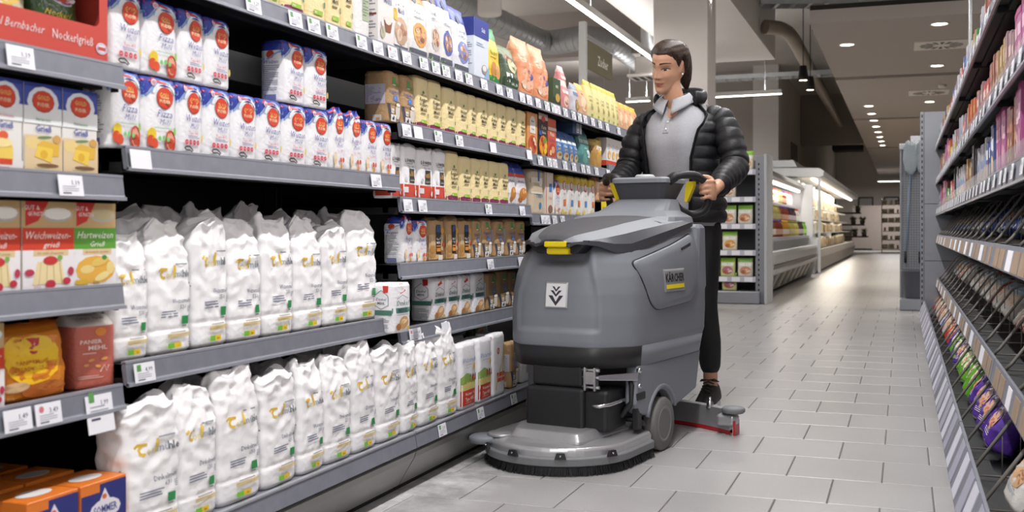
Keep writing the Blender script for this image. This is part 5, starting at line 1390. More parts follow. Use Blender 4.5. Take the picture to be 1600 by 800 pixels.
# bristles, one mass of tufts
g = G(); rnd = random.Random(4)
pts = dpath(DR - .002, n=60)
cum = []
for i in range(len(pts) - 1):
    a, b = Vector(pts[i]), Vector(pts[i + 1]); m = max(1, int((b - a).length / .0022))
    for j in range(m):
        p = a + (b - a) * (j + rnd.random()) / m; t = (b - a).normalized(); nrm = Vector((t.y, -t.x))
        if nrm.dot(p - Vector((0, DC))) < 0: nrm = -nrm
        for dep in (0, .008):
            q = p - nrm * dep; f = q + nrm * rnd.uniform(.004, .016) + t * rnd.uniform(-.003, .003); w_ = .0016
            b0 = g.add([(q.x - t.x * w_, q.y - t.y * w_, .033), (q.x + t.x * w_, q.y + t.y * w_, .033), (f.x + t.x * w_ * .7, f.y + t.y * w_ * .7, rnd.uniform(.001, .004)), (f.x - t.x * w_ * .7, f.y - t.y * w_ * .7, rnd.uniform(.001, .004))])
            g.face((b0, b0 + 1, b0 + 2, b0 + 3), BRUSH)
br = g.obj('bristle', deck); br['kind'] = 'stuff'
g = G(); g.loft([dring(DR - .012, .006), dring(DR - .012, .034)], BRUSH); fixn(g.obj('brush_core', deck))
# clips around the rim
for a in (-.42, -1.10, -1.72, -2.30, -2.85):
    x, y = (DR + .004) * math.cos(a), DC + (DR + .006) * math.sin(a); nx, ny = math.cos(a), math.sin(a); tx, ty = -ny, nx
    g = G(); P = []
    for hw, z, o in ((.020, .060, .0), (.020, .060, .012), (.014, .080, .010), (.010, .080, .0)):
        P.append([(x + nx * o - tx * hw, y + ny * o - ty * hw, z), (x + nx * o + tx * hw, y + ny * o + ty * hw, z)])
    g.loft([[p[0] for p in P], [p[1] for p in P]], SB); c_ = fixn(g.obj('clip', deck))
    g = G(); g.lathe([(0, .002), (.0035, .002), (.0035, -.004)], ALU, 8); o = g.obj('clip_screw', deck, (x + nx * .012, y + ny * .012, .071)); o.rotation_euler = (PI / 2, 0, a + PI / 2)
# bump roller at the kerb side
g = G(); g.lathe([(.0, .070), (.050, .070), (.058, .078), (.058, .090), (.052, .096), (.0, .098)], SGL, 24, (-.222, -.50, 0)); g.obj('bump_roller', scr)
g = G(); g.lathe([(.0, .096), (.052, .096), (.052, .104), (.047, .107), (.0, .108)], SIL, 24, (-.165, -.475, 0)); g.obj('roller_cap', deck)

# black motor blocks
g = G(); g.cbox(-.116, .116, -.392, -.235, .122, .268, SB, .008); mb = g.obj('motor_block', scr, bevel=.010, seg=3)
g = G(); g.cbox(.10, .198, -.372, -.20, .120, .262, SB, .008); g.obj('motor_side', mb, bevel=.012, seg=3)
g = G(); g.cbox(-.100, .104, -.372, -.24, .266, .352, SB, .008); g.obj('gear_housing', mb, bevel=.012, seg=3)
# lifting arm and bracket in bare metal
g = G()
for x in (.112, .150):
    g.cbox(x, x + .009, -.385, -.355, .262, .345, ALU, .002)
for z in (.275, .31, .335): g.tube([(.105, -.372, z), (.170, -.372, z)], .006, ALU, 8)
g.cbox(.118, .155, -.388, -.36, .285, .33, ALU, .003)
g.obj('lift_bracket', scr)
g = G()
g.loft([[(.160 + .086 * t, -.365 + .155 * t, zc_ + dz) for dz in ()] for t in ()] or [[(x, y, z) for (x, y, z) in ((.165, -.372, .300), (.165, -.360, .300), (.165, -.360, .318), (.165, -.372, .318))], [(.252, -.232, .288), (.252, -.214, .288), (.252, -.214, .318), (.252, -.232, .318)]], ALU)
fixn(g.obj('lift_arm', scr, bevel=.003))
for y, z in ((-.228, .332), (-.228, .276)):
    g = G(); g.lathe([(0, .0), (.010, 0), (.010, .012), (.006, .016), (0, .016)], ALU, 10, axis='x'); g.obj('pivot_bolt', scr, (.246, y + .01, z - .008))
# release lever, hose, hook
g = G(); g.tube([(.150, -.385, .212), (.175, -.383, .212), (.20, -.355, .216), (.215, -.30, .222), (.212, -.26, .222)], .007, ALU, 8); g.obj('release_lever', scr)
g = G(); g.tube([(.215, -.22, .31), (.232, -.235, .27), (.232, -.235, .21), (.20, -.25, .165), (.15, -.24, .15)], .011, SB, 8); g.obj('hose', scr)
g = G(); g.cbox(.215, .255, -.235, -.16, .215, .245, SB, .004); g.cbox(.228, .250, -.225, -.185, .11, .22, SB, .004); g.obj('hook_bracket', scr)
g = G(); g.tube([(.17, -.20, .145), (.24, -.19, .14), (.245, -.15, .12)], .010, SB, 8); g.obj('water_pipe', scr)
# squeegee
def sq(t): return (t * .375, .565 - .13 * t * t)
n = 24
arc = [sq(-1 + 2 * k / n) for k in range(n + 1)]
def bar(z0, z1, d0, d1, mat, name, parent):
    g = G(); R_ = []
    for x, y in arc: R_.append([(x, y + d0, z0), (x, y + d1, z0), (x, y + d1, z1), (x, y + d0, z1)])
    g.loft(R_, mat); return fixn(g.obj(name, parent, bevel=.002))
sqo = empty('squeegee', (0, 0, 0), 0, parent=scr)
bar(.017, .100, -.022, .022, SIL, 'squeegee_bar', sqo); bar(.001, .024, -.020, -.013, REDR, 'squeegee_lip', sqo); bar(.001, .024, .013, .020, REDR, 'rear_lip', sqo)
g = G(); g.cbox(-.06, .06, .38, .56, .10, .13, SD, .006); g.tube([(0, .36, .2), (0, .52, .12)], .02, SD, 8); g.obj('squeegee_arm', sqo)
for s_ in (-1, 1):
    ex, ey = s_ * .368, .430
    g = G(); g.cbox(ex - .048, ex + .035, ey - .03, ey + .035, .033, .083, SIL, .010); g.obj('end_casting', sqo, bevel=.006)
    g = G(); g.lathe([(.0, .088), (.040, .088), (.047, .094), (.047, .106), (.040, .112), (.0, .114)], RUB, 24, (ex + s_ * .018, ey, 0)); g.obj('wall_roller', sqo)
    g = G(); g.lathe([(0, .09), (.016, .09), (.014, .115), (.006, .12), (.005, .135), (0, .136)], ALU, 12, (ex - s_ * .10, ey + .055, 0)); g.obj('clamp_knob', sqo)
    g = G(); g.cbox(ex + s_ * .03 - .004, ex + s_ * .03 + .004, ey - .03, ey + .03, .001, .06, REDR, .001); g.obj('end_lip', sqo)
# ================================================================== PERSON BEHIND THE SCRUBBER
SKIN = M('skin', '#c39478', .5, var=.05, vscale=9, bump=.02, bscale=220)
LIP = M('lips', '#b0675c', .38)
def hair_mat(key, sc):
    m = M(key, '#2b201c', .5, spec=.3); nt = m.node_tree; L = nt.links.new; p = nt.nodes['Principled BSDF']
    tc = nt.nodes.new('ShaderNodeTexCoord'); mp = nt.nodes.new('ShaderNodeMapping'); mp.inputs['Scale'].default_value = sc; L(tc.outputs['Object'], mp.inputs['Vector'])
    n = nt.nodes.new('ShaderNodeTexNoise'); n.inputs['Scale'].default_value = 1.0; n.inputs['Detail'].default_value = 4; L(mp.outputs[0], n.inputs['Vector'])
    r = nt.nodes.new('ShaderNodeValToRGB'); r.color_ramp.elements[0].position = .35; r.color_ramp.elements[0].color = (*srgb('#1c1411'), 1); r.color_ramp.elements[1].position = .7; r.color_ramp.elements[1].color = (*srgb('#4a372c'), 1)
    L(n.outputs['Fac'], r.inputs[0]); L(r.outputs[0], p.inputs['Base Color'])
    b = nt.nodes.new('ShaderNodeBump'); b.inputs['Strength'].default_value = .35; b.inputs['Distance'].default_value = .003; L(n.outputs['Fac'], b.inputs['Height']); L(b.outputs[0], p.inputs['Normal'])
    return m
HAIR = hair_mat('hair_dark_brown', (220, 22, 220)); HAIR_T = hair_mat('hair_tail_brown', (260, 260, 14))
BROW = M('brow_brown', '#37271f', .7)
JACK = M('jacket_black', '#17171b', .52, var=.10, vscale=20, crumple=.07, cscale=34, spec=.35)
LINING = M('jacket_lining', '#101014', .7, var=.1, spec=.2)
POLO = M('polo_grey_melange', '#9b9ca2', .85, var=.16, vscale=160, bump=.1, bscale=260)
TROU = M('trousers_black', '#131317', .75, var=.15, vscale=18, bump=.12, bscale=40)
SHOE = M('shoe_black', '#151517', .6, var=.1, bump=.15, bscale=120)
SOLE = M('sole_white', '#d8d8da', .55)
EYEW = M('eye_white', '#d9d4d0', .25); IRIS = M('iris_brown', '#2c1b12', .15)

PO = (-.975, 5.024, 0.0)
PR = -PSI

def remeshed(gs, voxel, smooth_it=6, name='person', mat=None):
    """one continuous surface from overlapping closed pieces"""
    g = G()
    for q in gs:
        off = g.add(q.v)
        for f, mi, sm in zip(q.f, q.mi, q.sm): g.face([off + i for i in f], q.mats[mi], True)
    me = g.mesh(name)
    bm = bmesh.new(); bm.from_mesh(me); bmesh.ops.recalc_face_normals(bm, faces=bm.faces); bm.to_mesh(me); bm.free()
    o = bpy.data.objects.new(name, me); COL.objects.link(o)
    md = o.modifiers.new('r', 'REMESH'); md.mode = 'VOXEL'; md.voxel_size = voxel; md.use_smooth_shade = True
    if smooth_it:
        m2 = o.modifiers.new('s', 'SMOOTH'); m2.iterations = smooth_it; m2.factor = .5
    dg = bpy.context.evaluated_depsgraph_get()
    me2 = bpy.data.meshes.new_from_object(o.evaluated_get(dg))
    o.modifiers.clear(); o.data = me2
    me2.materials.clear(); me2.materials.append(mat)
    me2.polygons.foreach_set('use_smooth', [True] * len(me2.polygons)); me2.polygons.foreach_set('material_index', [0] * len(me2.polygons))
    return o

def limb(pts, rads, mat, n=16):
    g = G(); Q = smooth_path(pts, 4); R_ = []
    for i in range(len(pts) - 1):
        for k in range(4): R_.append(rads[i] + (rads[i + 1] - rads[i]) * k / 4)
    R_.append(rads[-1])
    # rounded ends
    d0 = (Q[0] - Q[1]).normalized(); d1 = (Q[-1] - Q[-2]).normalized()
    Q = [Q[0] + d0 * R_[0] * .7, Q[0] + d0 * R_[0] * .4] + Q + [Q[-1] + d1 * R_[-1] * .4, Q[-1] + d1 * R_[-1] * .7]
    R_ = [R_[0] * .55, R_[0] * .85] + R_ + [R_[-1] * .85, R_[-1] * .55]
    return g.tube(Q, R_, mat, n)

def tor(rows, mat, n=40, p=2.4):
    """torso-like loft: rows of (z, half width, front y, back y, centre x)"""
    g = G(); R_ = []
    for z, a, yf, yb, cx in rows:
        c = (yf + yb) / 2; b = (yb - yf) / 2; ring = []
        for k in range(n):
            t = 2 * PI * k / n; ct, st_ = math.cos(t), math.sin(t)
            q = (abs(ct) ** p + abs(st_) ** p) ** (-1 / p)
            ring.append((cx + a * ct * q, c + b * st_ * q, z))
        R_.append(ring)
    return g.loft(R_, mat, smooth=True)

# ---------------- head in its own frame: face towards -y
HEAD_C = Vector((-.052, -.062, 1.585))
HM = Matrix.Translation(HEAD_C) @ Matrix.Rotation(math.radians(-9), 4, 'Z') @ Matrix.Rotation(math.radians(20), 4, 'X') @ Matrix.Rotation(math.radians(10), 4, 'Y')
HMi = HM.inverted()
HR = [(-.110, .012, -.076, -.046), (-.105, .022, -.084, -.032), (-.093, .035, -.087, -.004), (-.075, .0485, -.087, .034), (-.052, .060, -.088, .060), (-.03, .067, -.089, .078), (0.0, .069, -.090, .090), (.03, .0715, -.093, .096), (.06, .0705, -.091, .096), (.085, .063, -.080, .088), (.105, .047, -.058, .070), (.117, .026, -.028, .042), (.121, .010, -.005, .015)]
def hprof(z):
    for (z0, *a), (z1, *b) in zip(HR, HR[1:]):
        if z <= z1:
            t = (z - z0) / (z1 - z0); return [x + (y - x) * t for x, y in zip(a, b)]
    return list(HR[-1][1:])
def gauss(x, z, cx, cz, sx, sz): return math.exp(-((x - cx) / sx) ** 2 - ((z - cz) / sz) ** 2)
def face_disp(x, z):
    ax = abs(x); d = 0
    d += .0085 * gauss(ax, z, .031, .014, .016, .011)           # sockets go in
    d -= .0045 * gauss(ax, z, .030, .035, .022, .008)           # brow ridge
    d -= .0080 * gauss(ax, z, .038, -.022, .020, .020)          # cheekbones
    d += .0030 * gauss(ax, z, .046, -.058, .016, .020)
    d -= .0065 * gauss(x, z, 0, -.050, .020, .006) + .0065 * gauss(x, z, 0, -.0635, .018, .006)   # lips
    d += .0040 * gauss(x, z, 0, -.0572, .022, .0022)
    d += .0045 * gauss(x, z, 0, -.073, .018, .005)
    d -= .0050 * gauss(x, z, 0, -.092, .016, .012)              # chin
    # nose
    if -.045 < z < .035:
        t = (.032 - z) / .066; t = max(0, min(1, t))
        prot = .003 + .0165 * t ** 1.25 if z > -.026 else .0190 * max(0, 1 - (-.026 - z) / .012)
        wd = .0070 + .0045 * t
        d -= prot * math.exp(-(x / wd) ** 2)
        d -= .006 * gauss(ax, z, .0125, -.027, .0055, .007)
    return d
def head_g(mat):
    g = G(); R_ = []; zs = [-.110 + .231 * k / 80 for k in range(81)]
    for z in zs:
        a, yf, yb = hprof(z); kk_ = max(0, min(1, (z + .12) / .09)); c = yf * (.5 - .25 * kk_) + yb * (.5 + .25 * kk_); ring = []
        n = 72
        for k in range(n):
            t = 2 * PI * k / n; x = a * math.cos(t); y = math.sin(t)
            y = c + (y * (yb - c) if y > 0 else y * (c - yf))
            if math.sin(t) < -.15: y += face_disp(x, z) * min(1, (-math.sin(t) - .15) / .3)
            ring.append(HM @ Vector((x, y, z)))
        R_.append(ring)
    return g.loft(R_, mat, smooth=True)
def ear_g(s_):
    g = G(); R_ = []
    for k in range(9):
        v = -1 + 2 * k / 8; r = math.sqrt(max(.02, 1 - v * v)); R_.append([HM @ Vector((s_ * (.068 + .007 * math.cos(t) * r + .004 * (v > 0) * v), .012 + .015 * r * math.sin(t) + v * .006, .004 + v * .030)) for t in [2 * PI * j / 10 for j in range(10)]])
    return g.loft(R_, SKIN, smooth=True)

# ---------------- hands gripping the loops
def hand_pieces(s_, wrist, grip):
    """palm outside the bar, four fingers wrapped round its front, thumb over the top. The bar runs nearly upright through grip."""
    out = []; gx, gy, gz = grip
    br = .0165
    # palm: outer/back side of the bar
    pc = Vector((gx + s_ * .024, gy + .016, gz))
    pal = G(); R_ = []
    for v, a, b in ((-1.0, .010, .020), (-.7, .0145, .030), (-.2, .016, .036), (.4, .016, .036), (.8, .014, .030), (1.0, .009, .018)):
        cz = pc.z + v * .043; cx = pc.x - s_ * .003 * v; cy = pc.y + .005
        ring = []
        for k in range(14):
            t = 2 * PI * k / 14
            # long axis of the palm section goes from the wrist (outside, back) to the knuckles (front)
            ring.append((cx + a * math.cos(t) * 1.0, cy - .012 + b * math.sin(t), cz))
        R_.append(ring)
    pal.loft(R_, SKIN, smooth=True); out.append(pal)
    # fingers
    for k, (ln, r) in enumerate(((.92, .0088), (1.0, .0092), (.96, .0088), (.80, .0078))):
        z = gz + .034 - k * .0215
        R0 = br + r * .85
        pts = []
        for a in [35, 0, -35, -70, -105, -140, -172]:
            aa = a * (ln if a < 0 else 1)
            t = math.radians(aa)
            # angle measured from outward (s_ x) turning over the front (-y)
            pts.append((gx + s_ * R0 * math.cos(t) * (1.25 if a > -20 else 1.0), gy + (R0 * math.sin(t)) * (1.22 if -110 < a < -10 else 1.0) - (.004 if a == -35 else 0), z - .004 * (a < -100)))
        out.append(limb(pts, [r * 1.12, r * 1.12, r * 1.08, r, r * .98, r * .92, r * .85], SKIN, 10))
    # thumb leaves the palm side near its base and closes over the inside of the bar
    th = [(gx + s_ * .022, gy + .022, gz + .028), (gx + s_ * .008, gy + .028, gz + .048), (gx - s_ * .012, gy + .018, gz + .056), (gx - s_ * .026, gy - .002, gz + .054), (gx - s_ * .030, gy - .020, gz + .048)]
    out.append(limb(th, [.0135, .0125, .0108, .0098, .0088], SKIN, 10))
    # wrist
    out.append(limb([wrist, (Vector(wrist) * .45 + Vector((pc.x + s_ * .004, pc.y + .01, pc.z)) * .55), (pc.x, pc.y + .012, pc.z)], [.027, .025, .026], SKIN, 12))
    return out

GL = Vector((.2765, -.447, .995)); GRr = Vector((-.180, -.447, .995))     # bar centres in the person's frame
SHL, ELL = Vector((.168, .01, 1.355)), Vector((.262, -.085, 1.115))
SHR, ELR = Vector((-.172, .01, 1.350)), Vector((-.236, -.085, 1.115))
WRL = Vector((.298, -.375, 1.010)); WRR = Vector((-.205, -.375, 1.010))

pieces = [head_g(SKIN), ear_g(1), ear_g(-1)]
pieces.append(limb([(-.030, .02, 1.36), (-.034, -.012, 1.43), (-.044, -.035, 1.50), (-.046, -.04, 1.54)], [.058, .047, .045, .048], SKIN, 20))
pieces.append(tor([(.84, .155, -.10, .12, 0), (.92, .160, -.105, .12, 0), (1.02, .135, -.095, .10, 0), (1.12, .135, -.100, .10, -.005), (1.22, .148, -.115, .105, -.008), (1.30, .155, -.100, .10, -.01), (1.36, .135, -.07, .09, -.015), (1.40, .075, -.045, .07, -.022), (1.42, .05, -.03, .055, -.025)], SKIN))
pieces.append(limb([SHL, ELL, WRL], [.045, .036, .027], SKIN)); pieces.append(limb([SHR, ELR, WRR], [.045, .036, .027], SKIN))
pieces += hand_pieces(1, WRL, GL); pieces += hand_pieces(-1, WRR, GRr)
HIPL, KNL, ANL = Vector((.088, .01, .86)), Vector((.112, -.02, .48)), Vector((.118, .05, .10))
HIPR, KNR, ANR = Vector((-.085, .01, .86)), Vector((-.09, -.10, .48)), Vector((-.095, -.16, .10))
for h_, k_, a_ in ((HIPL, KNL, ANL), (HIPR, KNR, ANR)):
    pieces.append(limb([h_, (h_ + k_) / 2, k_, k_ * .45 + a_ * .55 + Vector((0, .015, .03)), a_ + Vector((0, 0, .06)), a_ - Vector((0, 0, .02))], [.082, .068, .052, .050, .034, .034], SKIN))
    f = a_ + Vector((0, 0, -.062)); pieces.append(limb([f + Vector((0, .03, 0)), f + Vector((0, -.04, -.002)), f + Vector((0, -.11, -.006))], [.022, .022, .016], SKIN))
person = remeshed(pieces, .0042, 4, 'person', SKIN)
person.location = PO; person.rotation_euler = (0, 0, PR)
tag(person, 'woman in black quilted jacket and grey polo shirt pushing the scrubber', 'person')
pv = [v.co.copy() for v in person.data.vertices]
_hb = BVHTree.FromPolygons(pv, [tuple(p.vertices) for p in person.data.polygons])

def on_face(x, z, l):
    o_ = HM @ Vector((x, -.3, z)); d_ = (HM.to_3x3() @ Vector((0, 1, 0)))
    h = _hb.ray_cast(o_, d_)
    p = h[0] if h[0] else HM @ Vector((x, -.09, z))
    return tuple(p - d_ * l)
def facepatch(name, fn, nu, nv, mat, lift=.0012):
    g = G(); g.grid(lambda a, b: on_face(*fn(a, b), lift), nu, nv, mat); return g.obj(name, person)
# lips
def lipup(a, b):
    x = -.0255 + .051 * a; s = 1 - (2 * a - 1) ** 2; up = .0048 * (2 * a - 1) ** 2
    top = -.0585 + .0078 * s ** .7 - .0022 * math.exp(-(x / .004) ** 2) + up; lo = -.0585 + up
    return x, lo + (top - lo) * b
def liplow(a, b):
    x = -.0245 + .049 * a; s = 1 - (2 * a - 1) ** 2; up = .0048 * (2 * a - 1) ** 2
    hi = -.0588 + up; lo = -.0590 - .0100 * s ** .8 + up
    return x, lo + (hi - lo) * b
facepatch('upper_lip', lipup, 16, 3, LIP); facepatch('lower_lip', liplow, 16, 3, LIP)
facepatch('mouth_line', lambda a, b: (-.0275 + .055 * a, -.0592 + .0056 * (2 * a - 1) ** 2 + .0011 * b), 14, 1, M('mouth_dark', '#6d3a34', .6), .0018)
for s_ in (-1, 1):
    facepatch('eyebrow', lambda a, b: (s_ * (.011 + .040 * a), .0372 + .0062 * math.sin(a * 2.5) - .0045 * a + (.0076 - .0045 * a) * (b - .5)), 12, 2, BROW, .0014)
    # lowered eyes: white, iris, dark lash line on the lid
    facepatch('eye_white', lambda a, b: (s_ * (.0185 + .026 * a), .0092 + (.0070 * math.sin(a * PI) ** .7) * (b - .45)), 12, 2, EYEW, .0012)
    facepatch('iris', lambda a, b: (s_ * .0318 - .002 + .0105 * (a - .5), .0084 + .0062 * (b - .5)), 4, 3, IRIS, .0017)
    facepatch('lash_line', lambda a, b: (s_ * (.0165 + .031 * a), .0122 + .0038 * math.sin(a * PI) - .0020 * a + .0036 * (b - .5)), 12, 1, IRIS, .0024)
    facepatch('lid_crease', lambda a, b: (s_ * (.019 + .027 * a), .0185 + .0030 * math.sin(a * PI) + .0010 * (b - .5)), 10, 1, M('lid_shade', '#8d6350', .6), .0009)
    facepatch('nostril', lambda a, b: (s_ * (.0045 + .006 * a), -.0335 + .0018 * (b - .5)), 3, 1, M('nostril_dark', '#5a3428', .8), .0012)
g = G(); g.lathe([(0, -.0045), (.0032, -.0032), (.0045, 0), (.0032, .0032), (0, .0045)], M('pearl', '#e9e6e2', .15), 10); g.obj('earring', person, tuple(HM @ Vector((.077, .004, -.026))))

# ---------------- hair
HL = [(0, .080), (25, .079), (45, .066), (60, .048), (74, .020), (82, .004), (88, .030), (100, .036), (112, .010), (122, -.034), (150, -.058), (180, -.062)]
def hline(deg):
    for (a0, z0), (a1, z1) in zip(HL, HL[1:]):
        if deg <= a1: t = (deg - a0) / (a1 - a0); t = t * t * (3 - 2 * t); return z0 + (z1 - z0) * t
    return HL[-1][1]
def hair_cap():
    g = G(); R_ = []; n = 144
    zs = [-.085 + .2055 * (k / 60) ** .9 for k in range(61)]
    for z in zs:
        a, yf, yb = hprof(max(-.085, min(z, .1205))); kk_ = max(0, min(1, (z + .12) / .09)); c = yf * (.5 - .25 * kk_) + yb * (.5 + .25 * kk_); ring = []
        for k in range(n):
            t = 2 * PI * k / n; ct, st_ = math.cos(t), math.sin(t)
            x0 = a * ct; y0 = c + (st_ * (yb - c) if st_ > 0 else st_ * (c - yf))
            deg = abs(math.degrees(math.atan2(x0, -(y0 - .005))))
            f = z - hline(deg) + .002 * noise.noise(Vector((deg * .12, z * 30, 1)))
            gro = max(-.010, min(.0135, f * .42 + .0005)) + (.0016 * noise.noise(Vector((x0 * 95, y0 * 12, z * 95))) if f > .004 else 0)
            nv = Vector((ct, st_, .35 * (z / .12) ** 3 if z > 0 else 0)).normalized()
            p = Vector((x0, y0, z)) + nv * gro
            if f > .01: p.y += .004 * max(0, st_)
            ring.append(HM @ p)
        R_.append(ring)
    top = [HM @ Vector((0.75 * (HMi @ Vector(p)).x, .75 * (HMi @ Vector(p)).y + .0, (HMi @ Vector(p)).z + .004)) for p in R_[-1]]
    R_.append(top)
    g.loft(R_, HAIR, False, True, True)
    return g
hc = hair_cap().obj('hair', person)
def strand_tail(pts, rads, n=26, seed=0):
    g = G(); Q = smooth_path(pts, 6); R_ = []
    for i, p in enumerate(Q):
        t = (Q[min(i + 1, len(Q) - 1)] - Q[max(i - 1, 0)]).normalized(); e = t.cross(Vector((0, 1, 0))).normalized(); f = t.cross(e)
        f_ = i / (len(Q) - 1) * (len(rads) - 1); k0 = min(int(f_), len(rads) - 2); r = rads[k0] + (rads[k0 + 1] - rads[k0]) * (f_ - k0); ring = []
        for k in range(n):
            a = 2 * PI * k / n + i * .03; rr = r * (1 + .16 * noise.noise(Vector((k * 1.9, i * .10, seed))) + .08 * math.cos(k * PI))
            ring.append(p + (e * math.cos(a) + f * math.sin(a) * .8) * rr)
        R_.append(ring)
    return g.loft(R_, HAIR_T, smooth=True)
V = lambda x, y, z: tuple(HM @ Vector((x, y, z)))
strand_tail([V(0, .085, .075), V(.012, .118, .068), V(.022, .125, .03), V(.030, .118, -.03), V(.034, .112, -.085), V(.036, .118, -.13)], [.016, .024, .030, .031, .026, .007], 26, 3).obj('ponytail', person)
g = G(); g.tube([tuple(Vector(V(.004, .098, .072)) + Vector((.018 * math.cos(t), .006 * math.sin(t), .018 * math.sin(t)))) for t in [2 * PI * k / 12 for k in range(12)]], .005, SB, 6, closed=True); g.obj('hair_tie', person)

# ---------------- polo shirt
po = [(.845, .172, -.125, .14, 0), (.90, .174, -.126, .14, 0), (1.0, .158, -.120, .125, 0), (1.10, .152, -.126, .12, -.003), (1.20, .162, -.142, .12, -.006), (1.26, .166, -.140, .118, -.008), (1.32, .164, -.112, .112, -.010), (1.365, .142, -.082, .10, -.015), (1.395, .100, -.066, .085, -.02), (1.415, .078, -.060, .078, -.025), (1.440, .062, -.058, .058, -.031)]
g = tor(po, POLO, 56)
po_o = g.obj('polo_shirt', person)
for v in po_o.data.vertices:                           # bust and soft folds
    c_ = v.co
    if c_.y < 0:
        c_.y -= .026 * (gauss(c_.x, c_.z, .068, 1.215, .055, .055) + gauss(c_.x, c_.z, -.080, 1.215, .055, .055))
        c_.y += .004 * noise.noise(Vector((c_.x * 16, 0, c_.z * 9)))
        if c_.z > 1.34 and c_.y < .0: c_.z -= .060 * math.exp(-((c_.x + .028) / .030) ** 2) * (c_.z - 1.34) / .07
# collar: two leaves with a placket and buttons
def collar(s_):
    g = G()
    def fn(a, b):
        ang = math.radians(-78 + 168 * a) if s_ > 0 else math.radians(-102 - 168 * a)
        drop = .040 + .028 * max(0, 1 - a * 2.6)
        r = .056 + .036 * b + .004 * math.sin(a * 3)
        x = -.034 + r * math.cos(ang) * 1.02; y = -.010 + r * math.sin(ang) * .95 - (.022 * (1 - a) * b)
        z = 1.472 - .036 * max(0, 1 - a * 1.7) - drop * 1.15 * b ** 1.4
        if b == 0: z -= .004
        return (x, y, z)
    g.grid(fn, 18, 6, POLO); o = g.obj('collar', po_o); m = o.modifiers.new('t', 'SOLIDIFY'); m.thickness = .003
    return o
collar(1); collar(-1)
_pb = BVHTree.FromPolygons([v.co.copy() for v in po_o.data.vertices], [tuple(p.vertices) for p in po_o.data.polygons])
def on_polo(x, z, l):
    h = _pb.ray_cast(Vector((x, -1, z)), Vector((0, 1, 0))); p = h[0] if h[0] else Vector((x, -.12, z)); return (p.x, p.y - l, p.z)
g = G(); g.grid(lambda a, b: on_polo(-.030 + .026 * (a - .5), 1.270 + .085 * b, .0022), 4, 8, POLO); o = g.obj('placket', po_o); m = o.modifiers.new('t', 'SOLIDIFY'); m.thickness = .0025
for z in (1.290, 1.325):
    g = G(); g.lathe([(0, .003), (.005, .0025), (.0055, 0)], M('button_pearl', '#d7d7d8', .3), 10, axis='y'); p = on_polo(-.030, z, .006); o = g.obj('button', po_o, p); o.rotation_euler = (PI, 0, 0)

# ---------------- jacket
def baffle(s, period=.058): return abs(math.sin(PI * s / period)) ** .45
def jacket_body():
    g = G(); rows = 140; n = 72; R_ = []
    tab = [(.860, .186, -.135, .160, 0), (.95, .188, -.140, .158, 0), (1.05, .180, -.142, .150, 0), (1.15, .180, -.150, .148, -.003), (1.25, .188, -.158, .150, -.006), (1.31, .192, -.145, .145, -.008), (1.36, .172, -.110, .130, -.012), (1.395, .128, -.080, .112, -.018), (1.425, .096, -.060, .098, -.022), (1.45, .086, -.052, .095, -.024)]
    for k in range(rows + 1):
        z = .860 + .590 * k / rows
        for r0, r1 in zip(tab, tab[1:]):
            if z <= r1[0] + 1e-9:
                t = (z - r0[0]) / (r1[0] - r0[0]); row_ = [a + (b - a) * t for a, b in zip(r0, r1)]; break
        _, a, yf, yb, cx = row_
        hgt = (z - .86) / .59
        # opening in front: edges of the zip
        def op(tab_):
            for (h0, d0), (h1, d1) in zip(tab_, tab_[1:]):
                if hgt <= h1 + 1e-9: return math.radians(d0 + (d1 - d0) * (hgt - h0) / (h1 - h0))
            return math.radians(tab_[-1][1])
        a0 = -PI / 2 + op([(0, 24), (.5, 30), (.72, 40), (.85, 58), (1, 84)]); a1 = 3 * PI / 2 - op([(0, 44), (.5, 46), (.72, 50), (.85, 64), (1, 86)])
        c = (yf + yb) / 2; b = (yb - yf) / 2; ring = []
        puff = .015 * baffle(z - .862)
        for i in range(n + 1):
            t = a0 + (a1 - a0) * i / n; ct, st_ = math.cos(t), math.sin(t); p = 2.4
            q = (abs(ct) ** p + abs(st_) ** p) ** (-1 / p)
            ed = min(i, n - i) / n
            pf = puff * min(1, ed * 14) + .002 * noise.noise(Vector((ct * 7, st_ * 7, z * 30)))
            nx, ny = ct, st_
            ring.append((cx + (a + pf) * ct * q, c + (b + pf) * st_ * q, z + .003 * noise.noise(Vector((t * 3, z * 9, 1)))))
        R_.append(ring)
    g.loft(R_, JACK, False, False, True, closed=False)
    return g
jb = jacket_body()
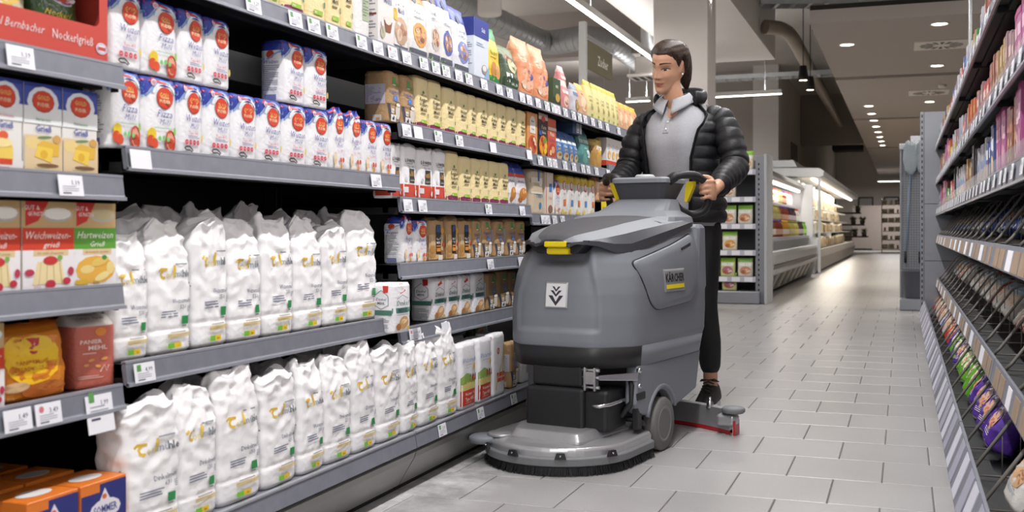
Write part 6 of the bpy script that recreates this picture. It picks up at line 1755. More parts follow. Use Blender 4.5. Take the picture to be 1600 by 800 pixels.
def sleeve(sh, el, wr, s_):
    g = G()
    A = [sh + Vector((-s_ * .055, .0, -.004)), sh + Vector((s_ * .012, 0, -.028)), sh * .5 + el * .5 + Vector((s_ * .022, .008, 0)), el + Vector((s_ * .012, .020, -.004)), el * .5 + wr * .5 + Vector((0, 0, -.012)), wr + Vector((0, .028, 0))]
    Q = smooth_path([tuple(v) for v in A], 22); L = [0]
    for a, b in zip(Q, Q[1:]): L.append(L[-1] + (b - a).length)
    rt = [.050, .066, .063, .062, .053, .042]; R_ = []
    for i in range(len(Q)):
        f_ = i / (len(Q) - 1) * (len(rt) - 1); k0 = min(int(f_), len(rt) - 2); r = rt[k0] + (rt[k0 + 1] - rt[k0]) * (f_ - k0)
        r += .0125 * baffle(L[i], .052) - .008
        if L[-1] - L[i] < .02: r -= .006
        R_.append(r)
    P = [Vector(q) for q in Q]; prev = None; rings = []
    for i, p in enumerate(P):
        t = (P[min(i + 1, len(P) - 1)] - P[max(i - 1, 0)]).normalized()
        e = t.cross(Vector((0, 0, 1))).normalized() if prev is None else (prev - t * prev.dot(t)).normalized()
        prev = e; f = t.cross(e)
        rings.append([p + (e * math.cos(2 * PI * k / 28) + f * math.sin(2 * PI * k / 28)) * (R_[i] * (1 + .05 * noise.noise(Vector((k * .45, i * .10, s_ * 3))))) for k in range(28)])
    g.loft(rings, JACK, True, True, True)
    return g
jo = jb.obj('jacket', person)
md = jo.modifiers.new('t', 'SOLIDIFY'); md.thickness = .012; md.offset = -1; md.use_rim = True
sleeve(SHL, ELL, WRL, 1).obj('sleeve', jo); sleeve(SHR, ELR, WRR, -1).obj('sleeve', jo)
# raised front edges (zip bands), collar and hood lying on the back
for side in (0, 1):
    n_ = 72; edge_ = [jb.v[k * (n_ + 1) + (0 if side == 0 else n_)] for k in range(141)]
    g = G(); g.tube([(x, y - .004, z) for x, y, z in edge_], .0045, LINING, 8); g.obj('zip_band', jo)
g = G(); R_ = []
for k in range(25):
    t = math.radians(-34 + 248 * k / 24) ; ct, st_ = math.cos(t), math.sin(t)
    back = max(0, st_)
    c = Vector((-.025 + .098 * ct, .022 + .085 * st_, 1.435 + .026 * back)); out_ = Vector((ct, st_, 0))
    prof_ = [(-.006, -.035), (.016, -.030), (.030 + .03 * back, .0), (.026 + .028 * back, .028 + .01 * back), (.010, .044 + .012 * back), (-.006, .030)]
    R_.append([c + out_ * (a * (1 + .15 * noise.noise(Vector((k * .6, a * 30, 2))))) + Vector((0, 0, b)) for a, b in prof_])
g.loft(R_, JACK, True, True, True); hd = g.obj('hood', jo); md = hd.modifiers.new('s', 'SUBSURF'); md.levels = 1; md.render_levels = 1
fixn(hd)

# ---------------- trousers and shoes
tp = [tor([(.83, .168, -.118, .135, 0), (.90, .166, -.118, .13, 0), (.96, .150, -.110, .12, 0)], TROU)]
for h_, k_, a_ in ((HIPL, KNL, ANL), (HIPR, KNR, ANR)):
    tp.append(limb([h_ + Vector((0, 0, -.02)), (h_ + k_) / 2, k_, k_ * .45 + a_ * .55 + Vector((0, .015, .03)), a_ + Vector((0, 0, .085))], [.094, .080, .062, .058, .047], TROU, 20))
tr_ = remeshed(tp, .009, 3, 'trousers', TROU); tr_.parent = person
for a_, yaw in ((ANL, .12), (ANR, -.1)):
    so = empty('shoe', (a_.x, a_.y, 0), yaw, parent=person)
    g = G(); R_ = []
    for y, w, zt, zw in ((.078, .022, .066, .05), (.070, .038, .105, .07), (.040, .046, .128, .085), (-.005, .048, .124, .08), (-.05, .048, .098, .066), (-.10, .049, .074, .055), (-.145, .046, .056, .044), (-.178, .034, .040, .034), (-.192, .014, .032, .03)):
        R_.append([(w * 1.0, y, .018), (w * 1.02, y, zw * .6), (w * .72, y, zt * .9), (0.0, y, zt), (-w * .72, y, zt * .9), (-w * 1.02, y, zw * .6), (-w, y, .018)])
    g.loft(R_, SHOE, True, True, True); u = g.obj('upper', so, subsurf=2); fixn(u)
    g = G()
    base = [(.030, .078), (.040, .03), (.041, -.03), (.049, -.10), (.044, -.165), (.020, -.200), (-.020, -.200), (-.044, -.165), (-.048, -.10), (-.041, -.03), (-.040, .03), (-.030, .078)]
    g.loft([[(x * .95, y, .001) for x, y in base], [(x, y, .006) for x, y in base], [(x * 1.03, y, .024) for x, y in base], [(x * .98, y, .028) for x, y in base]], SOLE); fixn(g.obj('sole', so, bevel=.003))
    g = G(); 
    for k in range(4): y = -.035 - k * .020; z = .116 - k * .0100; g.tube([(-.026, y, z - .006), (0, y - .004, z + .004), (.026, y, z - .006)], .0032, SB, 6)
    g.tube([(0, -.03, .126), (.03, -.045, .134), (.044, -.02, .12), (.012, -.03, .126)], .003, SB, 6); g.tube([(0, -.03, .126), (-.03, -.05, .130), (-.044, -.02, .118), (-.012, -.03, .126)], .003, SB, 6)
    g.obj('lace', so)
# ================================================================== RIGHT SHELVING
RX = .28                      # front edge of its shelves
RBX = .150                    # front edge of its floor baskets
RBK = .74
Y0R, BAYR, NR = 2.52, 1.265, 6
ZR = [1.575, 1.272, 1.004]
ZRB = [.772, .400]
WIRE = M('wire_dark', '#77736f', .45, metal=.3, var=.1)
CLEAR = Mglass('clear_plastic', '#eef0f6', .12, .22)
RTAG_REFLECT = M('rail_card_reflection', '#9c8670', .5, var=.35, vscale=24)  # brown mottle paints the stock mirrored in the rail onto its cards
_bag = lambda k, c, c2, d, e: simple(k, 'snack_bag', 'bag', .15, .20, .09, 'pouch', (c, c2), [('e', 0, .45, .38, .22, d), ('e', .1, .40, .2, .1, e), ('r', -.4, .68, .4, .78, c2), ('f', -.3, .14, .3, .24, 3, c2)], hash(k) % 9 + 1 if False else len(k) + 2, gloss=.25, amp=1.8)
_bag('b_purple', '#5a3a9a', '#e2d6dc', '#c99a78', '#b5603a'); _bag('b_green', '#6fae3c', '#4f8a30', '#e0d6b8', '#c0392b'); _bag('b_red', '#b8402f', '#8f2a22', '#e6c29a', '#d98a3a'); _bag('b_white', '#dad6d2', '#8fa0b0', '#c9a078', '#9a6a48'); _bag('b_blue', '#3a56a8', '#24386f', '#d9a860', '#c98a3c')
def cart(k, c, w, h, d, els): simple(k, 'dessert_carton', 'carton', w, h, d, 'carton', (c,), els, side=[('r', -.42, .1, .42, .6, els[0][5] if els[0][0] == 'r' else c), ('r', -.42, .78, .42, .9, '#e6dede')])
cart('c_pink', '#a85488', .08, .19, .05, [('r', -.4, .55, .4, .75, '#e3b4cc'), ('e', 0, .3, .34, .16, '#d9a0b8'), ('r', -.5, .9, .5, 1, '#a83270')])
cart('c_brown', '#8a5040', .075, .17, .05, [('r', -.45, .6, .45, .85, '#b0746a'), ('e', 0, .32, .36, .2, '#c9a183'), ('e', .05, .3, .2, .1, '#6d3a28')])
cart('c_blue', '#46558f', .07, .16, .05, [('r', -.45, .55, .45, .8, '#dfe4f0'), ('e', 0, .28, .32, .17, '#e9cfa0')])
cart('c_black', '#25232c', .085, .19, .055, [('r', -.3, .7, .3, .82, '#a7a3b4'), ('e', .05, .4, .2, .18, '#6d4a3c'), ('f', -.3, .08, .3, .2, 3, '#8a8694')])
cart('c_white', '#aeacb4', .075, .17, .05, [('r', -.45, .42, .45, .6, '#7d9ac8'), ('e', 0, .25, .3, .14, '#c9b49a'), ('t', 'Creme', 0, .76, .09, '#6a6f8a', 'script', .7)])
cart('c_rose', '#94757a', .07, .15, .05, [('r', -.45, .5, .45, .72, '#d8b8b4'), ('e', 0, .28, .32, .16, '#a5524f')])
cart('c_gold', '#a8875a', .06, .16, .05, [('r', -.42, .55, .42, .8, '#cdb995'), ('e', 0, .3, .3, .16, '#5f4530')])
cart('c_yel', '#d3c048', .055, .10, .05, [('r', -.42, .5, .42, .8, '#eee6b0'), ('e', 0, .3, .3, .16, '#b5862c')])
cart('c_orange', '#b0582c', .07, .15, .05, [('r', -.42, .55, .42, .8, '#e0a678'), ('e', 0, .3, .3, .16, '#8a3d1c')])
cart('c_green', '#3c7a48', .06, .12, .05, [('r', -.42, .55, .42, .8, '#cfe0c8'), ('e', 0, .3, .3, .16, '#d9c67c')])
cart('c_red', '#a8322e', .065, .13, .05, [('r', -.42, .55, .42, .8, '#e3bcb4'), ('e', 0, .3, .3, .16, '#d9a060')])
KNAMES = {'c_pink': 'pink', 'c_brown': 'brown', 'c_blue': 'blue', 'c_black': 'black', 'c_white': 'pale grey', 'c_rose': 'dusty rose', 'c_gold': 'tan', 'c_yel': 'small yellow', 'c_orange': 'orange', 'c_green': 'small green', 'c_red': 'red'}

def bent(path, y, r=.0042): return [(x, y, z) for x, z in path]
def divider_mesh(depth, height, front, n=7):
    """bent rod frame with thin upright wires, in the x/z plane; x = 0 is the shelf front"""
    g = G()
    P = [(0.0, 0, .012), (.018, 0, .03), (.02 + front, 0, height * .93), (.045 + front, 0, height), (depth, 0, height)]
    g.tube(P, .0055, WIRE, 6)
    for k in range(n):
        x = .05 + front * .3 + (depth - .06 - front * .3) * k / (n - 1)
        zt = height if x > .045 + front else .03 + (height * .93 - .03) * max(0, (x - .018) / (.002 + front))
        g.tube([(x, 0, .004), (x, 0, zt)], .0018, WIRE, 5)
    g.tube([(0.0, 0, .010), (depth, 0, .010)], .003, WIRE, 5)
    return g.mesh('wire_divider')
DV_UP = divider_mesh(.40, .20, .11); DV_LO = divider_mesh(.50, .27, .15, 9)

rnd = random.Random(21)
for b in range(NR):
    y0, y1 = Y0R + b * BAYR, Y0R + (b + 1) * BAYR
    lab = ['first', 'second', 'third', 'fourth', 'fifth', 'sixth'][b]
    root = empty('gondola_bay', (0, 0, 0), 0, 'dark shelving bay with wire baskets below, %s counted from the mop display' % ['sixth', 'fifth', 'fourth', 'third', 'second', 'next'][b] if b < 5 else 'dark shelving bay with wire baskets next to the grey end panel', 'shelving', 'bays of the dessert shelving')
    g = G(); g.box(RBK, RBK + .012, y0 + .002, y1 - .002, .02, 1.72, STEEL_BLK); g.obj('back_panel', root)
    for y in (y0, y1 - .03):
        g = G(); g.cbox(RBK - .05, RBK, y, y + .03, .02, 1.74, STEEL_BLK, .002); g.obj('upright', root)
    g = G(); g.box(RBX + .06, RBK, y0 + .003, y1 - .003, 0, .085, STEEL_BLK); base = g.obj('base_deck', root)
    for i, z in enumerate(ZR):
        s = shelf(root, y0, y1, z, depth=.44, xf=RX, face=-1, railh=.05 if i < 2 else .055)
        g = G()                                              # brackets under the board
        for y in (y0 + .012, y1 - .016):
            g.loft([[(RBK - .05, yy, z - .028), (RBK - .05, yy, z - .11), (RX + .10, yy, z - .05), (RX + .06, yy, z - .028)] for yy in (y, y + .004)], STEEL_BLK)
            o = g.obj('bracket', s) ; g = G()
        if i:
            g = G(); g.box(RX + .004, RX + .006, y0 + .01, y1 - .01, z + .002, z + .055 - .01 * (i == 1), CLEAR); g.obj('clear_guard', s)
        for k in range(6):
            y = y0 + .1 + k * .205 + rnd.uniform(-.05, .05)
            o = bpy.data.objects.new('price_tag', price_tag_mesh('%d,%d9' % (rnd.randint(0, 3), rnd.randint(1, 9)), rnd.choice(('plain', 'green', 'red')))); COL.objects.link(o); o.parent = s
            o.location = (RX - .0145, y, z - .024); o.rotation_euler = (0, -.12, PI)
    # wire basket shelves
    for i, z in enumerate(ZRB):
        sh_ = shelf(root, y0, y1, z, depth=.44, xf=RX, face=-1, rail=False)
        g = G()
        prof = [(RX + .004, z + .012), (RX - .004, z + .012), (RX - .018, z - .060), (RX - .012, z - .064), (RX + .002, z - .012)]
        g.loft([[(a, y, c) for a, c in prof] for y in (y0 + .004, y1 - .004)], RAIL); r_ = fixn(g.obj('sloped_rail', sh_))
        for k in range(6):
            y = y0 + .1 + k * .2 + rnd.uniform(-.04, .04); w_ = rnd.uniform(.05, .085)
            g = G(); g.loft([[(RX - .0065 - .0012, yy, z - .0), (RX - .0175 - .0012, yy, z - .056), (RX - .0160 - .001, yy, z - .0565), (RX - .005, yy, z)] for yy in (y - w_, y + w_)], RTAG_REFLECT if (b + k) % 3 else PAPER); fixn(g.obj('shelf_card', sh_))
        for k in range(3):
            o = bpy.data.objects.new('wire_divider', DV_UP); COL.objects.link(o); o.parent = sh_
            o.location = (RX + .005, y0 + .14 + k * .42, z + .002)
    g = G()
    prof = [(RBX + .03, .205), (RBX + .022, .205), (RBX - .022, .085), (RBX - .018, .078), (RBX + .02, .09)]
    g.loft([[(a, y, c) for a, c in prof] for y in (y0 + .006, y1 - .006)], RAIL); fixn(g.obj('basket_rail', base))
    for k in range(6):
        y = y0 + .12 + k * .2 + rnd.uniform(-.03, .03)
        g = G(); g.loft([[(RBX + .019, yy, .202), (RBX - .0225, yy, .092), (RBX - .0205, yy, .091), (RBX + .021, yy, .201)] for yy in (y - .06, y + .06)], M('rail_card_pale', '#cfcfdc', .5, var=.05) if k % 2 else M('rail_card_lilac', '#a3a3b4', .5, var=.1)); fixn(g.obj('shelf_card', base))
    for k in range(3):
        o = bpy.data.objects.new('wire_divider', DV_LO); COL.objects.link(o); o.parent = base
        o.location = (RBX + .03, y0 + .12 + k * .42, .088)

# stock on the three upper shelves
plan = {0: ['c_red', 'c_red', 'c_gold', 'c_black', 'c_gold', 'c_brown', 'c_white', 'c_green', 'c_gold', 'c_white', 'c_blue', 'c_red', 'c_white', 'c_rose', 'c_blue'],
        1: ['c_pink', 'c_pink', 'c_rose', 'c_gold', 'c_brown', 'c_red', 'c_rose', 'c_orange', 'c_orange', 'c_rose', 'c_red', 'c_white', 'c_rose', 'c_yel', 'c_white', 'c_yel', 'c_orange'],
        2: ['c_brown', 'c_pink', 'c_brown', 'c_pink', 'c_blue', 'c_white', 'c_white', 'c_black', 'c_gold', 'c_rose', 'c_white', 'c_white', 'c_black', 'c_red', 'c_rose', 'c_green', 'c_green']}
SHN = ['top shelf', 'second shelf', 'third shelf']
for i, z in enumerate(ZR):
    y = 2.62; k = 0
    while y < Y0R + NR * BAYR - .12:
        key = plan[i][min(k // 4, 10 ** 6) % len(plan[i])]
        me = TYPES[key][1]; w = max(v.co.y for v in me.vertices) * 2; d = max(v.co.x for v in me.vertices)
        hs = rnd.uniform(.86, 1.05) * (1.15 if i == 2 and y < 4.2 else .85 if i == 0 else 1.0)
        put(key, (RX + .012 + d + rnd.uniform(0, .012), y + w / 2, z + e0), PI + rnd.uniform(-.04, .04), '%s dessert carton on the %s of the dessert shelving' % (KNAMES[key], SHN[i]), '%s cartons, %s' % (KNAMES[key], SHN[i]), (1, 1, hs))
        y += w + rnd.choice((.004, .006, .012, .03)); k += 1
# bags in the wire baskets
BN = {'b_purple': 'purple and cream nut bag', 'b_green': 'green nut bag', 'b_red': 'red snack bag', 'b_white': 'clear and white nut bag', 'b_blue': 'blue snack bag'}
for b in range(NR):
    for k in range(6):
        yb0 = Y0R + b * BAYR + .10 + k * .21
        yc = yb0 + .125 - (.02 if k == 5 else 0)
        if yc < 2.9: continue
        key = 'b_white' if yc < 3.4 else 'b_purple' if yc < 4.75 else 'b_green' if yc < 5.9 else rnd.choice(('b_green', 'b_red', 'b_purple')) if yc < 7 else rnd.choice(('b_red', 'b_blue', 'b_white'))
        if 3.15 < yc < 3.72: continue
        for j in range(3):
            o = put(key, (RBX + .13 + j * .11, yc + rnd.uniform(-.012, .012), .128 + j * .025), 0, '%s standing in the floor basket row' % BN[key], '%ss in floor baskets' % BN[key], (1, 1.15, .95))
            o.rotation_euler = (rnd.uniform(-.1, .1), -.45, PI + rnd.uniform(-.15, .15))
        for i, z in enumerate(ZRB):
            yy = Y0R + b * BAYR + (.245, .455, .665, .875, 1.085, .040)[k]
            for j in range(2):
                if rnd.random() < .2: continue
                kk = rnd.choice(('b_white', 'b_white', 'b_white', 'b_blue') if i == 0 else ('b_white', 'b_white', 'b_white', 'b_red'))
                o = put(kk, (RX + .15 + j * .13, yy, z + .042), 0, '%s in the %s wire rack' % (BN[kk], 'upper' if i == 0 else 'lower'), '%ss in the %s wire rack' % (BN[kk], 'upper' if i == 0 else 'lower'), (.75, 1.1, .80))
                o.rotation_euler = (rnd.uniform(-.1, .1), -.6, PI + rnd.uniform(-.15, .15))
yE_ = Y0R + NR * BAYR
# tall end panel with perforated post
ep = empty('end_panel', (0, 0, 0), 0, 'tall grey end panel with perforated post closing the dessert shelving', 'panel')
g = G(); g.cbox(.17, .82, yE_ + .005, yE_ + .035, 0, 1.86, STEEL_GRY, .003); g.obj('panel_sheet', ep)
for z in (.55, 1.05): g = G(); g.box(.172, .82, yE_ + .0035, yE_ + .0049, z, z + .004, STEEL_BLK); g.obj('seam', ep)
g = G(); g.cbox(.140, .170, yE_ + .0, yE_ + .04, 0, 1.86, STEEL_GRY, .002); po_ = g.obj('post', ep)
g = G()
for k in range(36): g.box(.150, .160, yE_ - .0012, yE_ - .0002, .06 + k * .05, .085 + k * .05, STEEL_BLK)
g.obj('slot_pattern', po_)['kind'] = 'stuff'
# ================================================================== FAR UNITS
# mop display at the head of the next gondola, facing the camera side (-y)
md_ = empty('mop_display', (.115, 11.95, 0), 0, 'grey perforated mop display stand with a bucket at its foot', 'display stand')
g = G(); g.cbox(-.13, .13, 0, .03, .1, 1.66, M('pegboard', '#7f8187', .5, var=.04), .003); pb_ = g.obj('pegboard', md_)
g = G()
for i in range(10):
    for j in range(58): g.box(-.118 + i * .0258, -.110 + i * .0258, -.0012, -.0002, .16 + j * .0253, .167 + j * .0253, STEEL_BLK)
o = g.obj('perforation_pattern', pb_); o['kind'] = 'stuff'
for x in (-.15, .13): g = G(); g.cbox(x, x + .02, -.01, .05, 0, 1.70, STEEL_GRY, .003); g.obj('post', md_)
g = G(); g.cbox(-.15, .15, -.30, .04, .0, .12, STEEL_GRY, .01); g.obj('foot', md_)
g = G(); g.cbox(-.155, .155, -.05, .03, 1.66, 1.72, M('clear_header', '#c9cdd4', .3), .006); g.obj('header', md_)
g = G(); g.cbox(-.045, .05, -.02, -.012, 1.72, 1.80, PAPER, .003); g.obj('price_card', md_)
bk = empty('bucket', (.115, 11.78, .121), 0, 'dark grey plastic bucket on the mop display foot', 'bucket')
g = G(); g.lathe([(.0, .0), (.095, .0), (.100, .01), (.125, .27), (.135, .275), (.135, .29), (.122, .29), (.118, .27), (.094, .02), (0, .02)], M('bucket_grey', '#4d4f57', .5), 28); g.obj('bucket_shell', bk)
for x, lean, c in ((-.045, .05, '#6d7f96'), (.075, .03, '#7c8ea4')):
    mp = empty('mop', (.115 + x, 11.88, .50), 0, 'blue handled mop in a clear wrapper hanging on the %s of the display' % ('outer post side' if x < 0 else 'shelf side'), 'mop')
    g = G(); g.tube([(-lean, 0, 0), (0, 0, .95)], .011, M('mop_pole_' + c.strip('#'), c, .4), 10); g.tube([(-lean, 0, -.02), (-lean, 0, .10)], .014, STEEL_BLK, 10); g.obj('pole', mp)
    g = G(); R_ = []
    for z, a in ((.90, .02), (.95, .055), (1.05, .075), (1.18, .068), (1.24, .04)):
        R_.append([(a * math.cos(t), -.01 + a * .5 * math.sin(t), z + .012 * math.sin(t * 5)) for t in [2 * PI * k / 20 for k in range(20)]])
    g.loft(R_, M('mop_head', '#9aa4ab', .5, crumple=.5, cscale=30), smooth=True); g.obj('mop_head', mp)

# end unit of the next gondola on the left, facing the camera side
EY = 12.15
eu = empty('gondola_end_unit', (0, 0, 0), 0, 'grey end unit with five shelves of snack bags beside the chiller', 'shelving')
X0, X1 = -2.55, -1.548
g = G(); g.box(X0, X1, EY + .42, EY + .44, .05, 1.62, M('end_unit_back', '#55565a', .6)); g.obj('back_panel', eu)
g = G(); g.cbox(X1 + .0, X1 + .13, EY + .02, EY + .50, 0, 1.645, STEEL_GRY, .004); g.obj('side_panel', eu)
g = G()
prf = [(EY - .16 + .14, 0), (EY - .02, 1.62), (EY + .1, 1.645)]
g.cbox(X1 + .105, X1 + .135, EY - .06, EY + .52, 0, 1.66, M('side_panel_light', '#b4b5b9', .5), .004); g.obj('outer_panel', eu)
g = G()
for k in range(26): g.box(X1 + .03, X1 + .045, EY + .0188, EY + .0199, .14 + k * .056, .165 + k * .056, STEEL_BLK)
o = g.obj('slot_pattern', eu); o['kind'] = 'stuff'
g = G(); g.cbox(X0, X1 + .06, EY - .10, EY + .42, .0, .14, STEEL_GRY, .012); g.obj('base', eu)
RAILW = M('rail_light', '#b9bac6', .4)
SN = {'s1': ('#d9d3c4', '#7fb04a', '#c98a6a'), 's2': ('#c9cf8a', '#86b43c', '#b06a8a'), 's3': ('#e0d6c2', '#8cc04a', '#d99a3c')}
for k_, (c1, c2, c3) in SN.items():
    simple(k_, 'snack_bag', 'bag', .15, .21, .07, 'pouch', (c1, c2), [('e', 0, .34, .38, .22, c3), ('e', .12, .3, .2, .12, '#e6d2b0'), ('e', -.15, .26, .16, .1, '#a8623c'), ('r', -.4, .58, .4, .74, '#eef0e6')], 4, gloss=.3)
lv = [1.49, 1.185, .885, .59, .295, .14]
rnd = random.Random(5)
for i, z in enumerate(lv):
    if i < 5:
        g = G(); g.box(X0, X1, EY, EY + .42, z - .02, z, STEEL_GRY); s = g.obj('shelf', eu)
        g = G(); g.cbox(X0, X1 + .01, EY - .02, EY, z - .055, z + .005, RAILW, .003); r_ = g.obj('price_rail', s)
        for k in range(6):
            x = X1 - .07 - k * .14
            g = G(); g.box(x - .045, x + .045, EY - .022, EY - .0205, z - .05, z, PAPER); g.obj('price_tag', s)
    y = EY + .06
    for k in range(4):
        if i in (1, 2, 3) and k == 0 and rnd.random() < .5: continue
        if i == 5 and k in (0,): continue
        x = X1 - .11 - k * .19 + rnd.uniform(-.015, .015)
        kk = rnd.choice(('s1', 's2', 's3'))
        put(kk, (x, y, z + .002), -PI / 2 + rnd.uniform(-.15, .15), 'snack bag with green top on the %s of the grey end unit' % ['top shelf', 'second shelf', 'third shelf', 'fourth shelf', 'fifth shelf', 'base'][i], 'snack bags on the end unit, level %d' % (i + 1), (1, 1.1, 1.0 if i != 5 else .95))

# chillers along the aisle on the left
CH = M('chiller_grey', '#b1b2b4', .4, metal=.25, var=.03); CHD = M('chiller_taupe', '#938c86', .5); CHI = M('chiller_inside', '#d9d6d0', .4)
COOL = Memit('chiller_tube', '#fff4e6', 6.0)
ch = empty('drinks_chiller', (0, 0, 0), 0, 'open chiller full of juice bottles behind the grey end unit', 'chiller')
cy0, cy1, cxf, cxb = 12.85, 19.4, -1.42, -2.15
g = G(); g.box(cxb - .05, cxb, cy0, cy1, .05, 1.62, CHI); g.obj('back_wall', ch)
def cham(parent, name, prof, y0, y1, mat, bev=.0):
    g = G(); g.loft([[(x, y, z) for x, z in prof] for y in (y0, y1)], mat); return fixn(g.obj(name, parent, bevel=bev))
cham(ch, 'lower_body', [(cxb, .06), (cxf - .14, .06), (cxf - .02, .30), (cxf - .02, .40), (cxf - .10, .44), (cxb, .44)], cy0, cy1, CHD, .01)
cham(ch, 'bumper', [(cxf - .03, .28), (cxf + .02, .30), (cxf + .02, .34), (cxf - .03, .35)], cy0, cy1, CH, .005)
cham(ch, 'front_lip', [(cxf - .12, .44), (cxf + .01, .41), (cxf + .015, .52), (cxf - .0, .56), (cxf - .10, .56)], cy0, cy1, CH, .008)
g = G(); g.box(cxf - .02, cxf - .012, cy0, cy1, .56, .70, Mglass('chiller_glass', '#e8f0f2', .06, .25)); g.obj('front_glass', ch)
cham(ch, 'canopy', [(cxb, 1.56), (cxf - .30, 1.50), (cxf - .24, 1.50), (cxf - .20, 1.54), (cxf - .28, 1.64), (cxb, 1.66)], cy0, cy1, CH, .006)
g = G(); g.box(cxf - .32, cxf - .27, cy0 + .1, cy1 - .1, 1.470, 1.492, COOL); g.obj('light_tube', ch)
lamp('chiller_light', (cxf - .30, (cy0 + cy1) / 2, 1.46), .06, cy1 - cy0 - .3, 20, (0, .5, 0), (1, .95, .88), parent=ch)
for y, top_ in ((cy0, 0), (cy1, 1)):
    cham(ch, 'end_cheek', [(cxb - .05, 0), (cxf - .10, 0), (cxf - .01, .22), (cxf - .01, .36), (cxf - .0, .44), (cxf - .0, .56), (cxb - .05, .56)] if not top_ else [(cxb - .05, 0), (cxf - .10, 0), (cxf - .01, .22), (cxf - .01, .36), (cxf + .03, .44), (cxf + .03, .62), (cxf - .06, .70), (cxf - .06, 1.60), (cxb - .05, 1.66)], y - .03, y + .03, M('side_panel_light', '#b4b5b9', .5), .006)
for k in range(8):
    cham(ch, 'kick_grille', [(cxf - .128, .08), (cxf - .120, .08), (cxf - .03, .27), (cxf - .038, .27)], cy0 + .3 + k * .8, cy0 + .62 + k * .8, M('grille_dark', '#5c5650', .6))
BOT = {}
def bottle(key, liquid, cap, r=.044, h=.235, label='#e3dccf'):
    g = G(); g.lathe([(0, 0), (r * .95, 0), (r, .01), (r, h * .55), (r * .9, h * .66), (r * .45, h * .82), (r * .42, h * .90), (0, h * .90)], M('juice_' + liquid.strip('#'), liquid, .15, coat=.5), 14)
    c = G(); c.lathe([(0, h * .88), (r * .5, h * .88), (r * .5, h), (0, h)], M('cap_' + cap.strip('#'), cap, .4), 12)
    l = G(); l.lathe([(r * 1.015, h * .16), (r * 1.02, h * .17), (r * 1.02, h * .46), (r * 1.015, h * .47)], M('lab_' + label.strip('#'), label, .5), 14)
    BOT[key] = (g.mesh('bottle'), c.mesh('cap'), l.mesh('label_wrap'))
bottle('green', '#6fa83c', '#4c8a2f', label='#a8cf6a'); bottle('orange', '#d98a2c', '#d9682c', label='#f0d8a8'); bottle('amber', '#c98f3a', '#e3b43c', label='#e9e2d4'); bottle('red', '#7c3328', '#5a3a8a', label='#c9a08a'); bottle('brown', '#6d4632', '#5f3f95', label='#d8cdbd'); bottle('olive', '#a59a55', '#7f7a3c', label='#c9bf8a'); bottle('dark', '#43303a', '#2f2a38', label='#b8b0b4'); bottle('white', '#d9d4cc', '#c0392b', label='#e6e2dc')
def put_bottle(key, loc, label, group):
    a, c, l = BOT[key]
    o = bpy.data.objects.new('juice_bottle', a); COL.objects.link(o); o.location = loc; tag(o, label, 'bottle', group)
    for me, nm in ((c, 'cap'), (l, 'label_wrap')):
        q = bpy.data.objects.new(nm, me); COL.objects.link(q); q.parent = o
rows_ = [(1.22, cxf - .38, ['green', 'green', 'orange', 'amber', 'orange', 'amber', 'white', 'olive', 'red', 'white', 'white']), (.94, cxf - .26, ['amber', 'brown', 'brown', 'olive', 'olive', 'red', 'red', 'dark', 'dark', 'white']), (.72, cxf - .14, ['brown', 'brown', 'red', 'amber', 'olive', 'olive', 'dark', 'green'])]
for i, (z, xf, ks) in enumerate(rows_):
    g = G(); g.box(cxb, xf, cy0 + .04, cy1 - .04, z - .02, z, CHI); s = g.obj('shelf', ch)
    g = G(); g.cbox(xf, xf + .02, cy0 + .04, cy1 - .04, z - .045, z + .006, RAILW, .003); g.obj('price_rail', s)
    y = cy0 + .12; k = 0
    while y < cy1 - .15:
        key = ks[min(len(ks) - 1, int((y - cy0) / (cy1 - cy0) * len(ks)))]
        put_bottle(key, (xf - .05, y, z + .001), '%s juice bottle on the %s chiller shelf' % (key, ['upper', 'middle', 'lower'][i]), '%s juice bottles, %s chiller shelf' % (key, ['upper', 'middle', 'lower'][i]))
        y += .125 + (.10 if k % 5 == 4 else 0); k += 1
# tall chiller further on
c2 = empty('tall_chiller', (0, 0, 0), 0, 'tall brightly lit chiller with wide grey canopy further down the aisle', 'chiller')
ty0, ty1, tf, tb = 20.6, 36.5, -1.50, -2.55
g = G(); g.box(tb - .05, tb, ty0, ty1, .05, 1.88, CHI); g.obj('back_wall', c2)
cham(c2, 'canopy', [(tb, 1.84), (tf + .05, 1.78), (tf + .12, 1.81), (tf + .13, 1.90), (tf + .05, 1.96), (tb, 1.98)], ty0 - .06, ty1, CH, .01)
cham(c2, 'roof_box', [(tb, 1.98), (tf - .35, 1.98), (tf - .42, 2.12), (tb, 2.12)], ty0, ty1, CH, .01)
cham(c2, 'lower_body', [(tb, .03), (tf - .02, .03), (tf + .04, .30), (tf - .02, .44), (tb, .44)], ty0, ty1, CHD, .01)
g = G(); g.cbox(tf + .02, tf + .07, ty0 - .05, ty0 - .0, .02, 1.80, CH, .005); g.obj('post', c2)
g = G(); g.box(tb, tf - .02, ty0 - .03, ty0 - .02, .40, 1.78, Mglass('side_glass', '#e9eef0', .06, .16)); g.obj('side_pane', c2)
g = G(); g.cbox(tb, tf - .03, ty0 - .06, ty0, 0, .42, CH, .01); g.obj('end_base', c2)
g = G(); g.box(tf - .12, tf - .06, ty0 + .1, ty1 - .1, 1.750, 1.770, COOL); g.obj('light_tube', c2)
lamp('chiller_light', (tf - .08, (ty0 + ty1) / 2, 1.74), .08, ty1 - ty0 - .4, 170, (0, .55, 0), (1, .92, .80), parent=c2)
simple('tub', 'food_tub', 'tub', .20, .15, .14, 'block', ('#d9c49a',), [('e', 0, .5, .36, .34, '#efe2c2'), ('r', -.4, .1, .4, .3, '#b98f58')], 3)
